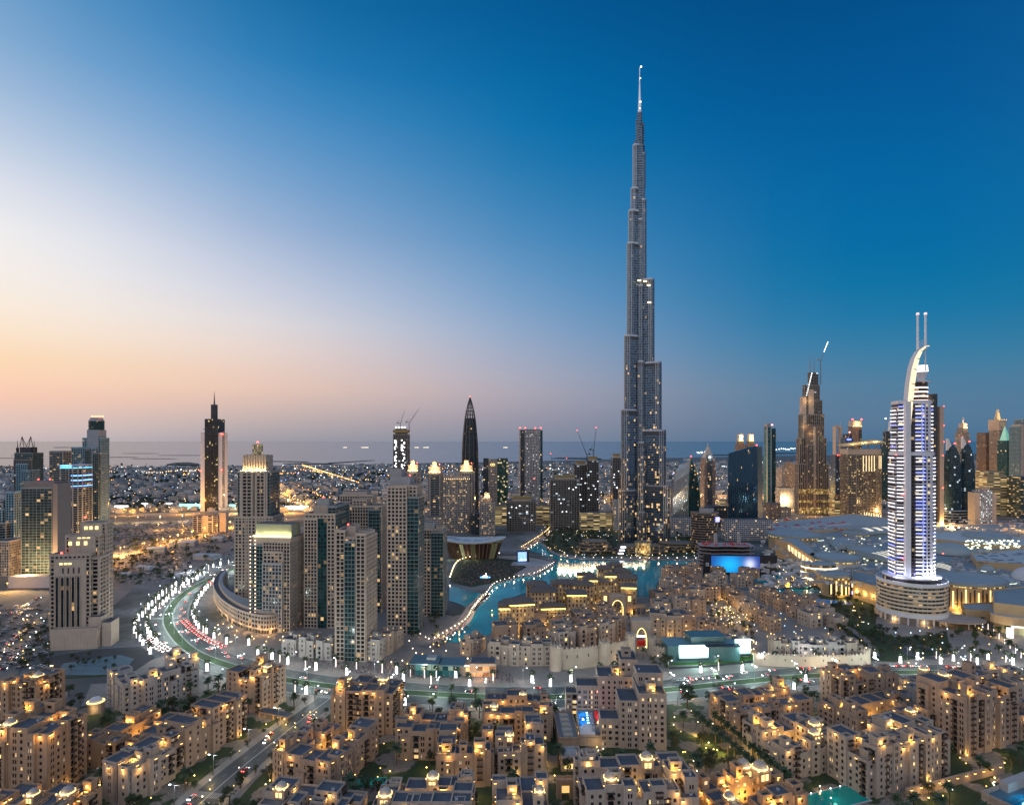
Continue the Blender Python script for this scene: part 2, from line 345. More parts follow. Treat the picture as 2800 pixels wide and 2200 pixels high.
sheet('sand', VP([(0, 1290), (140, 1272), (140, 1340), (90, 1370), (0, 1400)]), .12, mat('dry_earth', (.12, .115, .11), .95, var=.35, scale=.03))
PIT = mat('pit_floor_bluelit', (.10, .16, .19), .8, var=.4, scale=.06)  # bluish light on the pit floor is put into its colour
sheet('ground_pit', VP([(80, 1432), (95, 1395), (200, 1378), (300, 1372), (330, 1395), (285, 1425), (230, 1436)]), .14, mat('pit_slope', (.055, .055, .06), .95, var=.3, scale=.08))
sheet('ground_pit', VP([(115, 1432), (135, 1408), (255, 1390), (285, 1398), (262, 1424), (230, 1433)]), .2, PIT)
# boulevard: two carriageways round a lawn strip
BLV = [GP(*p)[:2] for p in [(760, 1520), (690, 1535), (644, 1553), (544, 1598), (490, 1635), (464, 1669), (460, 1701), (476, 1733), (509, 1768), (560, 1797), (650, 1827), (740, 1850), (854, 1870), (983, 1884), (1144, 1895), (1290, 1903), (1436, 1906), (1600, 1902), (1825, 1886), (2019, 1865), (2244, 1846), (2454, 1838), (2712, 1841), (2950, 1850)]]
mb = MB(); ribbon(mb, BLV, -18, 18, .22); tag(mb.build('road', ASPH), None, None, None, 'structure')
mb = MB(); ribbon(mb, BLV, -4.4, 4.4, .34); tag(mb.build('road_kerb', KERB), None, None, None, 'structure')
mb = MB(); ribbon(mb, BLV, -3.9, 3.9, .38); tag(mb.build('grass', LAWN), None, None, None, 'structure')
mb = MB(); ribbon(mb, BLV, 18, 18.5, .34); ribbon(mb, BLV, -18.5, -18, .34); tag(mb.build('kerb', KERB), None, None, None, 'structure')
LINE = mat('road_paint', (.33, .33, .32), .6, var=.1)
mb = MB()
for off in (-13.2, -8.8, 8.8, 13.2):
    for p, d in along(BLV, 20, 0, off):
        n = Vector((-d.y, d.x)) * .18; q = p + d * 4
        mb.face([(p.x - n.x, p.y - n.y, .226), (q.x - n.x, q.y - n.y, .226), (q.x + n.x, q.y + n.y, .226), (p.x + n.x, p.y + n.y, .226)])
for off in (-17.3, -5, 5, 17.3): ribbon(mb, BLV, off - .15, off + .15, .228)
def zebra(c, d, length, width, n):
    d = Vector(d).normalized(); s = Vector((-d.y, d.x)); c = Vector(c[:2])
    for i in range(n):
        a = c + d * (length * (i / (n - 1) - .5)); e = d * (length / n * .28); f = s * width / 2
        mb.face([(*(a - e - f), .232), (*(a + e - f), .232), (*(a + e + f), .232), (*(a - e + f), .232)][::1])
_c = GP(465, 1690); zebra(_c, (1, .1), 34, 5, 24)
STR = [GP(*p)[:2] for p in [(500, 2235), (554, 2190), (640, 2115), (745, 2030), (840, 1955), (889, 1919), (925, 1890)]]
ribbon(mb, STR, -.35, .35, .238)
for off in (-4.2, 4.2):
    for p, d in along(STR, 9, 0, off):
        n = Vector((-d.y, d.x)) * .12; q = p + d * 3
        mb.face([(p.x - n.x, p.y - n.y, .238), (q.x - n.x, q.y - n.y, .238), (q.x + n.x, q.y + n.y, .238), (p.x + n.x, p.y + n.y, .238)])
zebra(GP(560, 2172), (1, -.2), 16, 5, 14); zebra(GP(905, 1905), (1, -.1), 20, 6, 14)
tag(mb.build('road_markings', LINE), None, None, None, 'structure')
mb = MB(); ribbon(mb, STR, -8.5, 8.5, .23); tag(mb.build('road', ASPH), None, None, None, 'structure')
mb = MB(); ribbon(mb, STR, 8.5, 13.5, .3); ribbon(mb, STR, -13.5, -8.5, .3); tag(mb.build('pavement', mat('sandy_paving', (.27, .24, .205), .85, var=.2, scale=.15)), None, None, None, 'structure')
# far highways and side streets, amber under their lamps
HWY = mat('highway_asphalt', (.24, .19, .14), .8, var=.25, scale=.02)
ROADS = [([(-300, 1105), (150, 1095), (420, 1092), (640, 1090), (900, 1082), (1200, 1075), (1500, 1068), (1800, 1060), (2174, 1045), (2500, 1030)], 60),
         ([(235, 1185), (330, 1165), (420, 1140), (500, 1118), (640, 1100)], 32), ([(0, 1260), (120, 1235), (235, 1195)], 20),
         ([(1985, 1112), (2050, 1078), (2110, 1050), (2174, 1020)], 40), ([(1980, 1135), (2174, 1150), (2500, 1160)], 26),
         ([(1610, 1120), (1680, 1100), (1780, 1098), (1900, 1112)], 34), ([(1380, 1075), (1480, 1082), (1560, 1075), (1700, 1085)], 40),
         ([(560, 1030), (585, 1050), (650, 1078)], 14), ([(640, 990), (700, 1010), (760, 1030)], 16)]
WLINES = []
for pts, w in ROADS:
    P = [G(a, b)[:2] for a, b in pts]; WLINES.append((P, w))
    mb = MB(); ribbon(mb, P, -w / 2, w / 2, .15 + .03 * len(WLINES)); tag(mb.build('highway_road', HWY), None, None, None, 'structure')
LST = [G(*p)[:2] for p in [(-30, 1475), (20, 1420), (70, 1345), (112, 1300)]]
mb = MB(); ribbon(mb, LST, -9, 9, .2); tag(mb.build('road', ASPH), None, None, None, 'structure')
SSTR = [G(*p)[:2] for p in [(80, 1452), (150, 1447), (230, 1442), (300, 1440)]]
mb = MB(); ribbon(mb, SSTR, -7, 7, .2); tag(mb.build('road', ASPH), None, None, None, 'structure')
mb = MB(); ribbon(mb, [G(*p)[:2] for p in [(82, 1443), (150, 1438), (240, 1433)]], -2.5, 2.5, .24); tag(mb.build('grass', LAWN), None, None, None, 'structure')
GST = [G(*p)[:2] for p in [(125, 1540), (150, 1500), (165, 1470), (175, 1450)]]
mb = MB(); ribbon(mb, GST, -6, 6, .21); tag(mb.build('road', ASPH), None, None, None, 'structure')
# lake promenades, park lawn, gardens round the tall tower
sheet('lawn', VP([(954, 1236), (975, 1192), (1040, 1184), (1100, 1190), (1120, 1205), (1100, 1222), (1054, 1236), (1000, 1246)]), .3, mat('park_grass', (.02, .035, .014), .9, var=.4, scale=.1), 'structure')
sheet('promenade_path', VP([(1000, 1180), (1110, 1180), (1175, 1193), (1172, 1199), (1140, 1217), (1104, 1224), (1090, 1220), (1118, 1204), (1096, 1188)]), .34, mat('promenade_stone', (.3, .25, .22), .7, var=.2, scale=.1))
sheet('lawn', VP([(1150, 1152), (1180, 1120), (1300, 1108), (1480, 1108), (1500, 1140), (1480, 1180), (1240, 1182), (1180, 1172)]), .2, mat('garden_grass', (.025, .04, .018), .9, var=.5, scale=.06), 'structure')
mb = MB(); SHORE = [G(*p)[:2] for p in [(1150, 1155), (1172, 1173), (1203, 1184), (1242, 1187.5), (1330, 1188.5), (1411, 1189), (1520, 1189.5), (1640, 1191)]]
ribbon(mb, SHORE, -1, 5, .55); tag(mb.build('promenade_path', bpy.data.materials['promenade_stone']), None, None, None, 'structure')
PED = [G(*p)[:2] for p in [(1112, 1166), (1140, 1148), (1165, 1130), (1180, 1108), (1130, 1085)]]
mb = MB(); ribbon(mb, PED, -5, 5, .5); tag(mb.build('path', mat('warm_paving', (.34, .22, .15), .7, var=.2)), None, None, None, 'structure')
QUAY = [G(*p)[:2] for p in [(905, 1372), (950, 1345), (985, 1322), (1000, 1298), (1010, 1285), (1034, 1262)]]
mb = MB(); ribbon(mb, QUAY, -5, 8, .5); tag(mb.build('promenade_path', bpy.data.materials['promenade_stone']), None, None, None, 'structure')
# ------------------------------------------------------------------ the district beyond the highway: houses, trees, lamps
rng = random.Random(7)
HM = [mat('villa_wall_pale', (.42, .45, .48), .85, var=.2), mat('villa_wall_sand', (.36, .35, .34), .85, var=.2), mat('villa_wall_grey', (.20, .235, .265), .85, var=.2)]
def villa_mesh(i):
    mb = MB(); r = random.Random(i); w, d, h = r.uniform(13, 22), r.uniform(12, 20), r.uniform(6, 10)
    mb.box(-w / 2, w / 2, -d / 2, d / 2, 0, h, 0, 1); ring(mb, rect(w + .2, d + .2), .4, h - .3, h + .9, 0)
    mb.box(-w * .3, w * .1, -d * .2, d * .3, h, h + 3, 0, 1)
    if i % 2: mb.box(w / 2, w / 2 + 5, -d * .3, d * .3, 0, 3.6, 0, 1)
    for k in range(4):
        for l in range(int(h // 3.2)):
            x = -w / 2 + (k + .3) * w / 4; mb.box(x, x + 1.8, -d / 2 - .08, -d / 2 + .1, 1 + l * 3.2, 2.5 + l * 3.2, 3 if (i + k * 3 + l) % 5 == 0 else 2)
    return mb.mesh('villa', [HM[i % 3], ROOFM, mat('far_glass', (.03, .035, .045), .2, var=0), glow('far_window', WARM, 2.2)])
VIL = [villa_mesh(i) for i in range(8)]
def blocked(x, y):
    for P, w in WLINES:
        for i in range(len(P) - 1):
            a, b = Vector(P[i]), Vector(P[i + 1]); p = Vector((x, y)); t = max(0, min(1, (p - a).dot(b - a) / (b - a).length_squared))
            if (p - a - (b - a) * t).length < w / 2 + 14: return True
    return False
cells = []
y = 1560.0
while y < 5600:
    x = -y * .86
    while x < y * .86:
        px = x + rng.uniform(-9, 9); py = y + rng.uniform(-9, 9); v = (px / py * FPX + 1400) / S
        lim = 4000 + (v / 2174) * 1700
        near = 1700 if v > 1350 else 1560
        if near < py < lim and rng.random() < (.62 if py < 3000 else .5) and not blocked(px, py): cells.append((px, py))
        x += 30 if y < 2600 else 44
    y += 32 if y < 2600 else 62
cells.sort(key=lambda c: c[1] + rng.uniform(0, 250))
VGL = [('low flat-roofed house in the district on the left, between the highway and the sea', 'houses in the district on the left'), ('low flat-roofed house in the district beyond the middle towers, short of the sea', 'houses in the middle district'), ('low flat-roofed house in the district on the right, beyond the highway', 'houses in the district on the right')]
for px, py in cells[:290]:
    v = (px / py * FPX + 1400) / S; k = 0 if v < 500 else (1 if v < 1400 else 2)
    o = link('house', VIL[rng.randrange(8)], None, (px, py, 0), rng.uniform(-.2, .2) + rng.choice((0, 1.57)))
    tag(o, VGL[k][0], 'house', VGL[k][1])
mb = MB()
for px, py in cells[290:]:
    w, d, h = rng.uniform(14, 30), rng.uniform(12, 24), rng.choice((6, 7, 9, 10, 12, 14, 20)); mb.box(px - w / 2, px + w / 2, py - d / 2, py + d / 2, 0, h, rng.randrange(3), 3)
    if rng.random() < .5: mb.box(px - w / 3, px, py - d / 3, py + d / 3, h, h + 3, rng.randrange(3), 3)
tag(mb.build('far_houses', HM + [ROOFM]), 'mass of small pale houses spreading to the coast behind the towers', 'houses', None, 'stuff')
TREEG = mat('far_leaf', (.022, .038, .024), .95, var=.4, scale=.05)
mb = MB()
for i in range(2600):
    if i < 900: vx, vy = rng.uniform(230, 830), rng.uniform(1003, 1080)
    else: vx, vy = rng.uniform(-60, 2240), rng.uniform(985, 1080)
    p = G(vx, vy); r = rng.uniform(4, 10)
    if blocked(p.x, p.y): continue
    n = 6; h = r * rng.uniform(.9, 1.3)
    A = [(p.x + r * rng.uniform(.7, 1.2) * math.cos(t), p.y + r * math.sin(t)) for t in [6.283 * j / n for j in range(n)]]
    mb.prism(A, 0, h, 0, None, [(p.x + (a - p.x) * .8, p.y + (b - p.y) * .8) for a, b in A]); 
    for j in range(n): mb.face([(p.x + (A[j][0] - p.x) * .8, p.y + (A[j][1] - p.y) * .8, h), (p.x + (A[(j + 1) % n][0] - p.x) * .8, p.y + (A[(j + 1) % n][1] - p.y) * .8, h), (p.x, p.y, h * 1.3)])
tag(mb.build('far_trees', TREEG), 'dark trees scattered between the far houses', 'trees', None, 'stuff')
GLS = [glow('far_lamp_warm', (1, .6, .22), 3.4), glow('far_lamp_cool', (.85, .95, 1), 3.2), glow('far_lamp_amber', (1, .4, .05), 4), glow('far_lamp_blue', (.2, .3, 1), 6)]
mb = MB()
def dot(x, y, z, r, m): mb.bar((x, y, z - r), (x, y, z), r * .2, 4, m, r); mb.bar((x, y, z), (x, y, z + r), r, 4, m, r * .2)
for i in range(5200):
    vy = 978 + 107 * rng.random() ** 1.1; vx = rng.uniform(-40, 2200)
    p = G(vx, vy)
    if p.y > 4000 + (vx / 2174) * 1700: continue
    dot(p.x, p.y, rng.uniform(5, 12), p.y * rng.uniform(.00030, .00095) * (.7 if i % 3 else 1), rng.choice((0, 0, 1, 1, 1, 2, 0, 1, 0, 2, 3 if rng.random() < .2 else 1)))
for P, w in WLINES:
    for p, d in along(P, 38, 0, w * .5):
        if p.y < 600: continue
        dot(p.x, p.y, 11, p.y * rng.uniform(.0006, .0011), rng.choice((0, 2, 2)))
    for p, d in along(P, 13, 0, 0):
        q = p + Vector((-d.y, d.x)) * rng.uniform(-.4, .4) * w
        if rng.random() < .5: dot(q.x, q.y, 1.2, q.y * .0005, rng.choice((0, 1, 2)))
for a, b, n, m in [((585, 1008), (640, 1008), 14, 2), ((310, 1008), (420, 1000), 18, 0), ((390, 1012), (424, 1000), 8, 0), ((620, 1030), (690, 1062), 22, 2), ((1625, 955), (1690, 953), 26, 1), ((640, 1000), (700, 1008), 16, 2), ((1480, 962), (1500, 960), 9, 1)]:
    for i in range(n):
        t = i / n; p = G(a[0] + (b[0] - a[0]) * t + rng.uniform(-2, 2), a[1] + (b[1] - a[1]) * t + rng.uniform(-1.5, 1.5)); dot(p.x, p.y, 10, p.y * .0008, m)
tag(mb.build('far_lights', GLS), 'pinpoint street and house lights over the far district', 'lights', None, 'stuff')
for vx, vy, w in [(733, 940, 2.5), (775, 941, 5), (885, 938, 3), (905, 938, 4), (1073, 938, 3)]:
    Y = 17000.0; x = XW(vx, Y); mb = MB(); mb.prism([(-w * 22, -15), (w * 22, -15), (w * 26, 0), (w * 22, 15), (-w * 22, 15)], -2, 14, 0, 0); mb.box(-w * 16, -w * 8, -10, 10, 14, 40, 0); mb.box(-w * 20, w * 20, -16, -15, 8, 16, 1)
    tag(mb.build('ship', [CONC, glow('ship_light', (1, .85, .6), 3)], None, False, (x, Y, 0)), {733: 'tiny lit ship on the horizon above the beige tower with a gold crown', 775: 'longest lit ship on the horizon, nearer the twin-crane tower', 885: 'small lit ship on the horizon just beside the twin-crane tower', 905: 'lit ship on the horizon midway from twin-crane tower to pointed tower', 1073: 'lit ship on the horizon between pointed tower and grey slab tower'}[vx], 'ship', 'ships on the horizon')
# sodium light over the highways (the lamps of the far_lights rows)
for P, w in WLINES:
    for i, (p, d) in enumerate(along(P, 130, 30, w * .4)):
        if 700 < p.y < 2600 and abs(p.x) < p.y * .9: light(None, (p.x, p.y, 24), 220000 if P is not WLINES[5][0] else 50000, AMBER if i % 3 else (1, .6, .25), 3, 'sodium_lamp_glow')

for pts, col in (([(250, 1180), (330, 1163), (420, 1138), (500, 1116)], AMBER), ([(330, 1125), (420, 1122), (490, 1120)], AMBER), ([(5, 1262), (120, 1238), (225, 1200)], AMBER), ([(240, 1110), (330, 1108), (420, 1105)], (1, .6, .3))):
    for q, d in along([G(*p)[:2] for p in pts], 45, 5):
        mb = MB(); mb.bar((0, 0, 0), (0, 0, 12), .18, 5); mb.lathe([(0, 12), (1.1, 12.5), (0, 13)], 6, (0, 0), 1)
        o = mb.build('sodium_lamp', [METAL, GLS[2]], None, False, (q.x, q.y, .2)); tag(o, 'tall amber sodium lamp on the roads across the sand plot, left', 'street lamp', 'amber lamps on the left roads'); light(o, (0, 0, 11), 60000 if pts[0][0] > 100 else 18000, col, 1)
# sheds, car parks and scrub on the sand plot
SHED = mat('shed_grey', (.28, .31, .34), .7, var=.2)
for k, (vx, vy, w, d, h, lab) in enumerate([(385, 1160, 40, 30, 7, 'long grey shed on the sand plot beside the amber road'), (430, 1188, 34, 20, 6, 'white-roofed site shed by the far end of the palm bend'), (330, 1172, 26, 16, 6, 'brown low hall with lit porch on the sand plot'), (300, 1210, 22, 12, 4, 'small site hut nearest the stepped tower on the sand plot'), (460, 1150, 20, 14, 7, 'small framed office hut by the amber road'), (400, 1230, 30, 10, 3, 'row of site cabins beside the palm bend'), (260, 1225, 16, 10, 4, 'tiny hut behind the podium of the stepped tower')]):
    p = G(vx, vy); t = empty('site_shed', (p.x, p.y, .1), rng.uniform(-.3, .3), lab, 'shed'); mb = MB(); mb.box(-w / 2, w / 2, 0, d, 0, h, 0); mb.build('wall', SHED, t); mb = MB(); mb.prism([(-w / 2 - .5, -.5), (w / 2 + .5, -.5), (w / 2 + .5, d + .5), (-w / 2 - .5, d + .5)], h, h + 1.6, 0, 0, [(-w / 2, d * .4), (w / 2, d * .4), (w / 2, d * .6), (-w / 2, d * .6)]); mb.build('roof', mat('shed_roof', (.33, .37, .42), .6, var=.15), t)
mb = MB()
for i in range(900):
    vx, vy = (rng.uniform(240, 490), rng.uniform(1112, 1150)) if i < 430 else ((rng.uniform(250, 400), rng.uniform(1150, 1230)) if i < 700 else (rng.uniform(-5, 105), rng.uniform(1285, 1420))); p = G(vx, vy); l = rng.uniform(1.8, 2.4); mb.prism(rect(l * 2, 1.9, p.x, p.y), .5, 1.1, i % 3, i % 3); mb.prism(rect(l, 1.7, p.x, p.y), 1.1, 1.7, 3, i % 3)
tag(mb.build('parked_vehicles', [mat('far_car_pale', (.5, .5, .52), .4), mat('far_car_grey', (.2, .22, .24), .4), mat('far_car_dark', (.05, .05, .06), .4), MATS['far_glass']]), 'hundreds of tiny parked cars in the open lots before the left highway', 'cars', None, 'stuff')
mb = MB()
for i in range(900):
    vx, vy = rng.uniform(235, 495), rng.uniform(1110, 1240)
    if vx > 470 - (vy - 1150) * 1.5 and vy > 1180: continue
    p = G(vx, vy); r = rng.uniform(.8, 3.2); A = ellipse(r, r, 5, p.x, p.y, rng.random()); mb.prism(A, 0, r * .7, i % 2, i % 2, inset(A, r * .35))
tag(mb.build('scrub', [TREEG, mat('rubble', (.22, .2, .18), .95, var=.3)]), 'scrub and rubble heaps over the sand plot', 'scrub', None, 'stuff')
o = light(None, (G(405, 1215).x, G(405, 1215).y, 9), 30000, (.9, .95, 1), .6, 'site_floodlight'); dot_ = MB(); dot_.bar((0, 0, 0), (0, 0, 9), .2, 5); dot_.lathe([(0, 8.8), (1.3, 9.6), (0, 10.4)], 8, (0, 0), 1); tag(dot_.build('site_floodlight', [METAL, glow('site_flood', WHITE, 12)], None, False, (G(405, 1217).x, G(405, 1217).y, 0)), 'single dazzling white floodlight on the sand plot', 'floodlight')
# ================================================================== TOWERS
def core(mb, pts, z0, z1, fh, bw, m=0):
    u = 0.0; n = len(pts); nf = max(1, round((z1 - z0) / fh))
    for i in range(n):
        a, b = pts[i], pts[(i + 1) % n]; k = max(1, round(math.dist(a, b) / bw)); U = u + k * bw; f0 = round(z0 / fh) * fh; V = f0 + nf * fh
        mb.face([(a[0], a[1], z0), (b[0], b[1], z0), (b[0], b[1], z1), (a[0], a[1], z1)], m, [(u, f0), (U, f0), (U, V), (u, V)]); u = U
def relief(mb, pts, z0, z1, fh, bw, pw, sh, pr, m=0, edges=None):
    n = len(pts); nf = max(1, round((z1 - z0) / fh)); dz = (z1 - z0) / nf
    for i in range(n):
        if edges is not None and i not in edges: continue
        a, b = Vector(pts[i]), Vector(pts[(i + 1) % n]); L = (b - a).length; e = (b - a) / L; nn = Vector((e.y, -e.x)); k = max(1, round(L / bw))
        if pw > 0:
            for j in range(k + 1):
                u = j * L / k; u0 = u - pw / 2 if j else -pr; u1 = u + pw / 2 if j < k else L + pr
                p, q = a + e * u0, a + e * u1; P, Q = p + nn * (pr + .05), q + nn * (pr + .05)
                mb.face([(P.x, P.y, z0), (Q.x, Q.y, z0), (Q.x, Q.y, z1), (P.x, P.y, z1)], m)
                mb.face([(p.x, p.y, z0), (P.x, P.y, z0), (P.x, P.y, z1), (p.x, p.y, z1)], m)
                mb.face([(Q.x, Q.y, z0), (q.x, q.y, z0), (q.x, q.y, z1), (Q.x, Q.y, z1)], m)
        if sh > 0:
            P, Q = a + nn * pr, b + nn * pr
            for l in range(nf + 1):
                y0 = z0 + l * dz; y1 = y0 + sh if l < nf else y0
                y0 = y0 - sh * .0 if l < nf else y0 - sh * .6
                mb.face([(P.x, P.y, y0), (Q.x, Q.y, y0), (Q.x, Q.y, y1), (P.x, P.y, y1)], m)
                mb.face([(P.x, P.y, y1), (Q.x, Q.y, y1), (b.x, b.y, y1), (a.x, a.y, y1)], m)
                mb.face([(a.x, a.y, y0), (b.x, b.y, y0), (Q.x, Q.y, y0), (P.x, P.y, y0)], m)
GD = facade('glass_dark', (.06, .07, .08), (.014, .022, .028), 3.6, 3.4, (.02, .98), (.02, .98), .075, 1.3)
GT = facade('glass_teal', (.05, .07, .075), (.008, .045, .05), 3.6, 3.4, (.03, .97), (.0, .9), .06, 1.3)
STY = {  # glass, wall, storey, bay, pier width, spandrel height, depth
    'blank': (mat('blue_grey_panel', (.25, .30, .36), .6), None, 3.6, 3.4), 'beige': (GD, STONE2, 3.6, 3.6, 1.25, 1.2, .5), 'beigefine': (GD, STONE2, 3.5, 2.9, .8, .85, .5), 'teal': (GT, mat('grey_mullion', (.20, .23, .24), .5), 3.6, 3.4, .25, .5, .3),
    'setback': (GD, mat('dark_pier', (.25, .225, .20), .7), 3.8, 4.6, 1.5, .6, .9), 'balcony': (GD, STONE2, 3.6, 5.0, .9, 1.0, 1.3), 'lattice': (GT, mat('pale_blue_lattice', (.22, .36, .46), .6), 3.6, 4.2, .8, .8, .5), 'solid': None,
    'band': (facade('glass_band', (.12, .13, .14), (.02, .03, .035), 3.5, 4, (.02, .98), (.05, .95), .10, 1.8), mat('grey_slab', (.30, .32, .34), .6), 3.5, 7, .3, .7, .9),
    'grid': (facade('glass_gridlit', (.1, .1, .1), (.03, .035, .04), 3.5, 3, (.02, .98), (.05, .95), .30, 1.3), mat('grey_frame', (.34, .33, .33), .7), 3.5, 3.2, .9, .9, .5),
    'build': (facade('bare_floors', (.16, .15, .14), (.03, .032, .035), 3.8, 5, (.05, .95), (.2, .98), .05, 1.5, COOL, WARM), mat('raw_concrete', (.22, .21, .20), .9), 3.8, 5.5, .7, .8, .4)}
def shaft(root, pts, z0, z1, sty, roof=True, par=1.4, edges=None, names=('glazing', 'wall')):
    s = STY[sty] if isinstance(sty, str) else sty
    if s is None or s[1] is None:
        mb = MB(); core(mb, pts, z0, z1, s[2] if s else 3.6, s[3] if s else 3.4); mb.build(names[0] if s else names[1], s[0] if s else STONE2, root)
        wm = s[0] if s else STONE2
    else:
        g, wm, fh, bw, pw, sh, pr = s
        mb = MB(); core(mb, pts, z0, z1, fh, bw); mb.build(names[0], g, root)
        mb = MB(); relief(mb, pts, z0, z1, fh, bw, pw, sh, pr, 0, edges)
        if par > 0: ring(mb, inset(pts, -pr - .12), .5 + pr, z1 - .9, z1 + par)
        mb.build(names[1], wm, root)
    if roof:
        mb = MB(); mb.prism(inset(pts, .15), z1 - .2, z1 + .1, 0, 0); mb.build('roof', ROOFM, root)
def plant(root, x0, x1, y0, y1, z0, z1, m=None):
    mb = MB(); mb.box(x0, x1, y0, y1, z0, z1, 0, 1); ring(mb, [(x0 - .1, y0 - .1), (x1 + .1, y0 - .1), (x1 + .1, y1 + .1), (x0 - .1, y1 + .1)], .4, z1 - .3, z1 + .9)
    return mb.build('plant_room', [m or STONE2, ROOFM], root)
def beacons(root, pts, r=1.2, m=None):
    for p in pts:
        mb = MB(); mb.bar((0, 0, 0), (0, 0, r * 1.2), r * .3, 6); mb.bar((0, 0, r * 1.2), (0, 0, r * 2.4), r, 8, 1, r * .6); mb.build('beacon', [METAL, m or REDL], root, False, p)
def mast(root, x, y, z0, z1, r, m=METAL, name='mast'):
    mb = MB(); mb.bar((x, y, z0), (x, y, z0 + (z1 - z0) * .55), r, 8, 0, r * .8); mb.bar((x, y, z0 + (z1 - z0) * .55), (x, y, z1), r * .6, 8, 0, r * .15); return mb.build(name, m, root)
def tower(name, label, v0, v1, vb, tiers, sty, rot=0, group=None, cat='tower', Y=None, w=None):
    Y = Y or YB(vb); W = w or (v1 - v0) * S * Y / FPX; xc = XW((v0 + v1) / 2, Y)
    dd = max([t[3] for t in tiers] or [0]); ex = min(abs(xc) * dd / (Y + dd), W * .45)   # the flank that faces the middle of the view takes part of the measured width
    W -= ex; xc += ex / 2 * (1 if xc > 0 else -1)
    root = empty(name, (xc, Y, 0), R(rot), label, cat, group)
    for t in tiers:
        x0, x1, y0, y1, vt = t[:5]; s = t[5] if len(t) > 5 and t[5] else sty; z0 = HT(t[6], Y) if len(t) > 6 else 0
        shaft(root, [(x0 * W, y0), (x1 * W, y0), (x1 * W, y1), (x0 * W, y1)], z0, HT(vt, Y + max(0, y0)), s)
    return root, W, Y
def crane(root, base, h, jib, ang, az, m=METAL):
    """luffing tower crane: lattice mast, raised jib, counterweight"""
    t = empty('tower_crane', base, az); mb = MB(); s = 1.1
    for a, b in ((-s, -s), (s, -s), (s, s), (-s, s)): mb.bar((a, b, 0), (a, b, h), .3, 4)
    for k in range(int(h / 4)): mb.bar((-s, -s, k * 4), (s, -s, k * 4 + 4), .2, 4); mb.bar((s, s, k * 4), (-s, s, k * 4 + 4), .2, 4)
    mb.build('crane_mast', m, t)
    c, d = math.cos(ang), math.sin(ang); mb = MB(); e = (jib * c, 0, h + jib * d)
    for q in (-.8, .8): mb.bar((1, q, h), e, .4, 4, 0, .25)
    mb.bar((1, 0, h + 2), e, .4, 4, 0, .2)
    for k in range(10):
        f, g2 = k / 10, (k + .5) / 10; mb.bar((e[0] * f, -.8 * (1 - f), h + jib * d * f), (e[0] * g2, .8 * (1 - g2), h + jib * d * g2), .2, 4)
    mb.build('jib', m, t)
    mb = MB(); mb.box(-8, 1, -1.2, 1.2, h, h + 1.2, 0); mb.box(-9, -6, -1.6, 1.6, h - 1, h + 3, 0); mb.bar((-6, 0, h + 1), (-3, 0, h + 9), .35, 4); mb.bar((-3, 0, h + 9), (e[0] * .9, 0, h + jib * d * .9), .12, 4); mb.build('counter_jib', m, t)
    return t
# ------------------------------------------------------------------ the very tall spire-topped tower
bY = 1077.0; bX = XW(1358, bY)
BJ = empty('skyscraper', (bX, bY, 0), 0, 'immensely tall stepped silver tower tapering to a needle, rising above the whole city', 'skyscraper')
BG = facade('silver_glass', (.22, .27, .33), (.045, .085, .135), 4.2, 3.0, (.10, 1.0), (.0, .80), .15, 1.9, WARM, (.75, .85, 1), .10, .25, .75, (20, 330, .008))
BF = mat('steel_fin', (.40, .46, .53), .22, metal=.8, var=.08); BD = mat('louvre_band', (.06, .065, .075), .5, metal=.3)
def hz(v): return HT(v, bY)
def mm(v): return v * S * bY / FPX
wings = [('left', 203, [(48, 1040), (42.5, 872), (35.5, 716), (29.5, 521), (26, 452), (20.5, 404), (16, 312)]),
         ('right', 327, [(57, 1030), (49, 915), (41, 773), (28, 598), (13.5, 428), (11, 330)]),
         ('rear', 85, [(50, 1000), (44, 830), (36, 660), (27, 480), (15, 360)]),
         ('front', 272, [(30, 1085), (25, 940), (21, 770), (16.5, 610), (14, 470), (11.5, 400)])]
for wn, ang, steps in wings:
    a = R(ang); c, s_ = math.cos(a), math.sin(a)
    for i, (dv, vt) in enumerate(steps):
        r = mm(dv); r = r / abs(c) if abs(c) > .5 else r; z1 = hz(vt); hw = 8.2 - i * .55; r -= hw * .25
        if r < hw: r = hw + .5
        loc = [(0, -hw)] + [(r - hw + hw * math.sin(t), -hw * math.cos(t)) for t in [math.pi * k / 8 for k in range(9)]] + [(0, hw)]
        pts = [(x * c - y * s_, x * s_ + y * c) for x, y in loc]
        z0 = 0
        mb = MB(); mb.prism(pts, z0, z1, 0); mb.build('glazing', BG, BJ)
        mb = MB()
        for p in pts[:-1]:
            q = (p[0] * 1.012, p[1] * 1.012)
            mb.bar((q[0], q[1], z0), (q[0], q[1], z1 + 1.5), .5, 4)
        mb.build('steel_fin', BF, BJ)
        mb = MB()
        for zb in (z1 - 7,):
            o = inset(pts, -.06); mb.prism(o, zb, zb + 6.5, 0, 0, None, True)
        mb.build('louvre_band', BD, BJ)
        mb = MB(); mb.prism(pts, z1, z1 + .4, 0, 0); ring(mb, inset(pts, -.1), .6, z1 - .5, z1 + 2.5); mb.build('roof', BF, BJ)
mb = MB(); mb.prism(ellipse(9.0, 9.0, 12), 0, hz(312), 0, 0); mb.prism(ellipse(6.6, 6.6, 12), hz(312), hz(268), 0, 0); mb.prism(ellipse(4.6, 4.6, 10), hz(268), hz(240), 0, 0); mb.build('central_shaft', BG, BJ)
for k, (dx, vt) in enumerate([(-4.5, 256), (5.2, 262), (-7.5, 300), (8, 322)]):
    mb = MB(); mb.prism(ellipse(2.6, 2.6, 8, dx, -1), hz(400), hz(vt), 0, 0); mb.build('central_shaft', BG, BJ)
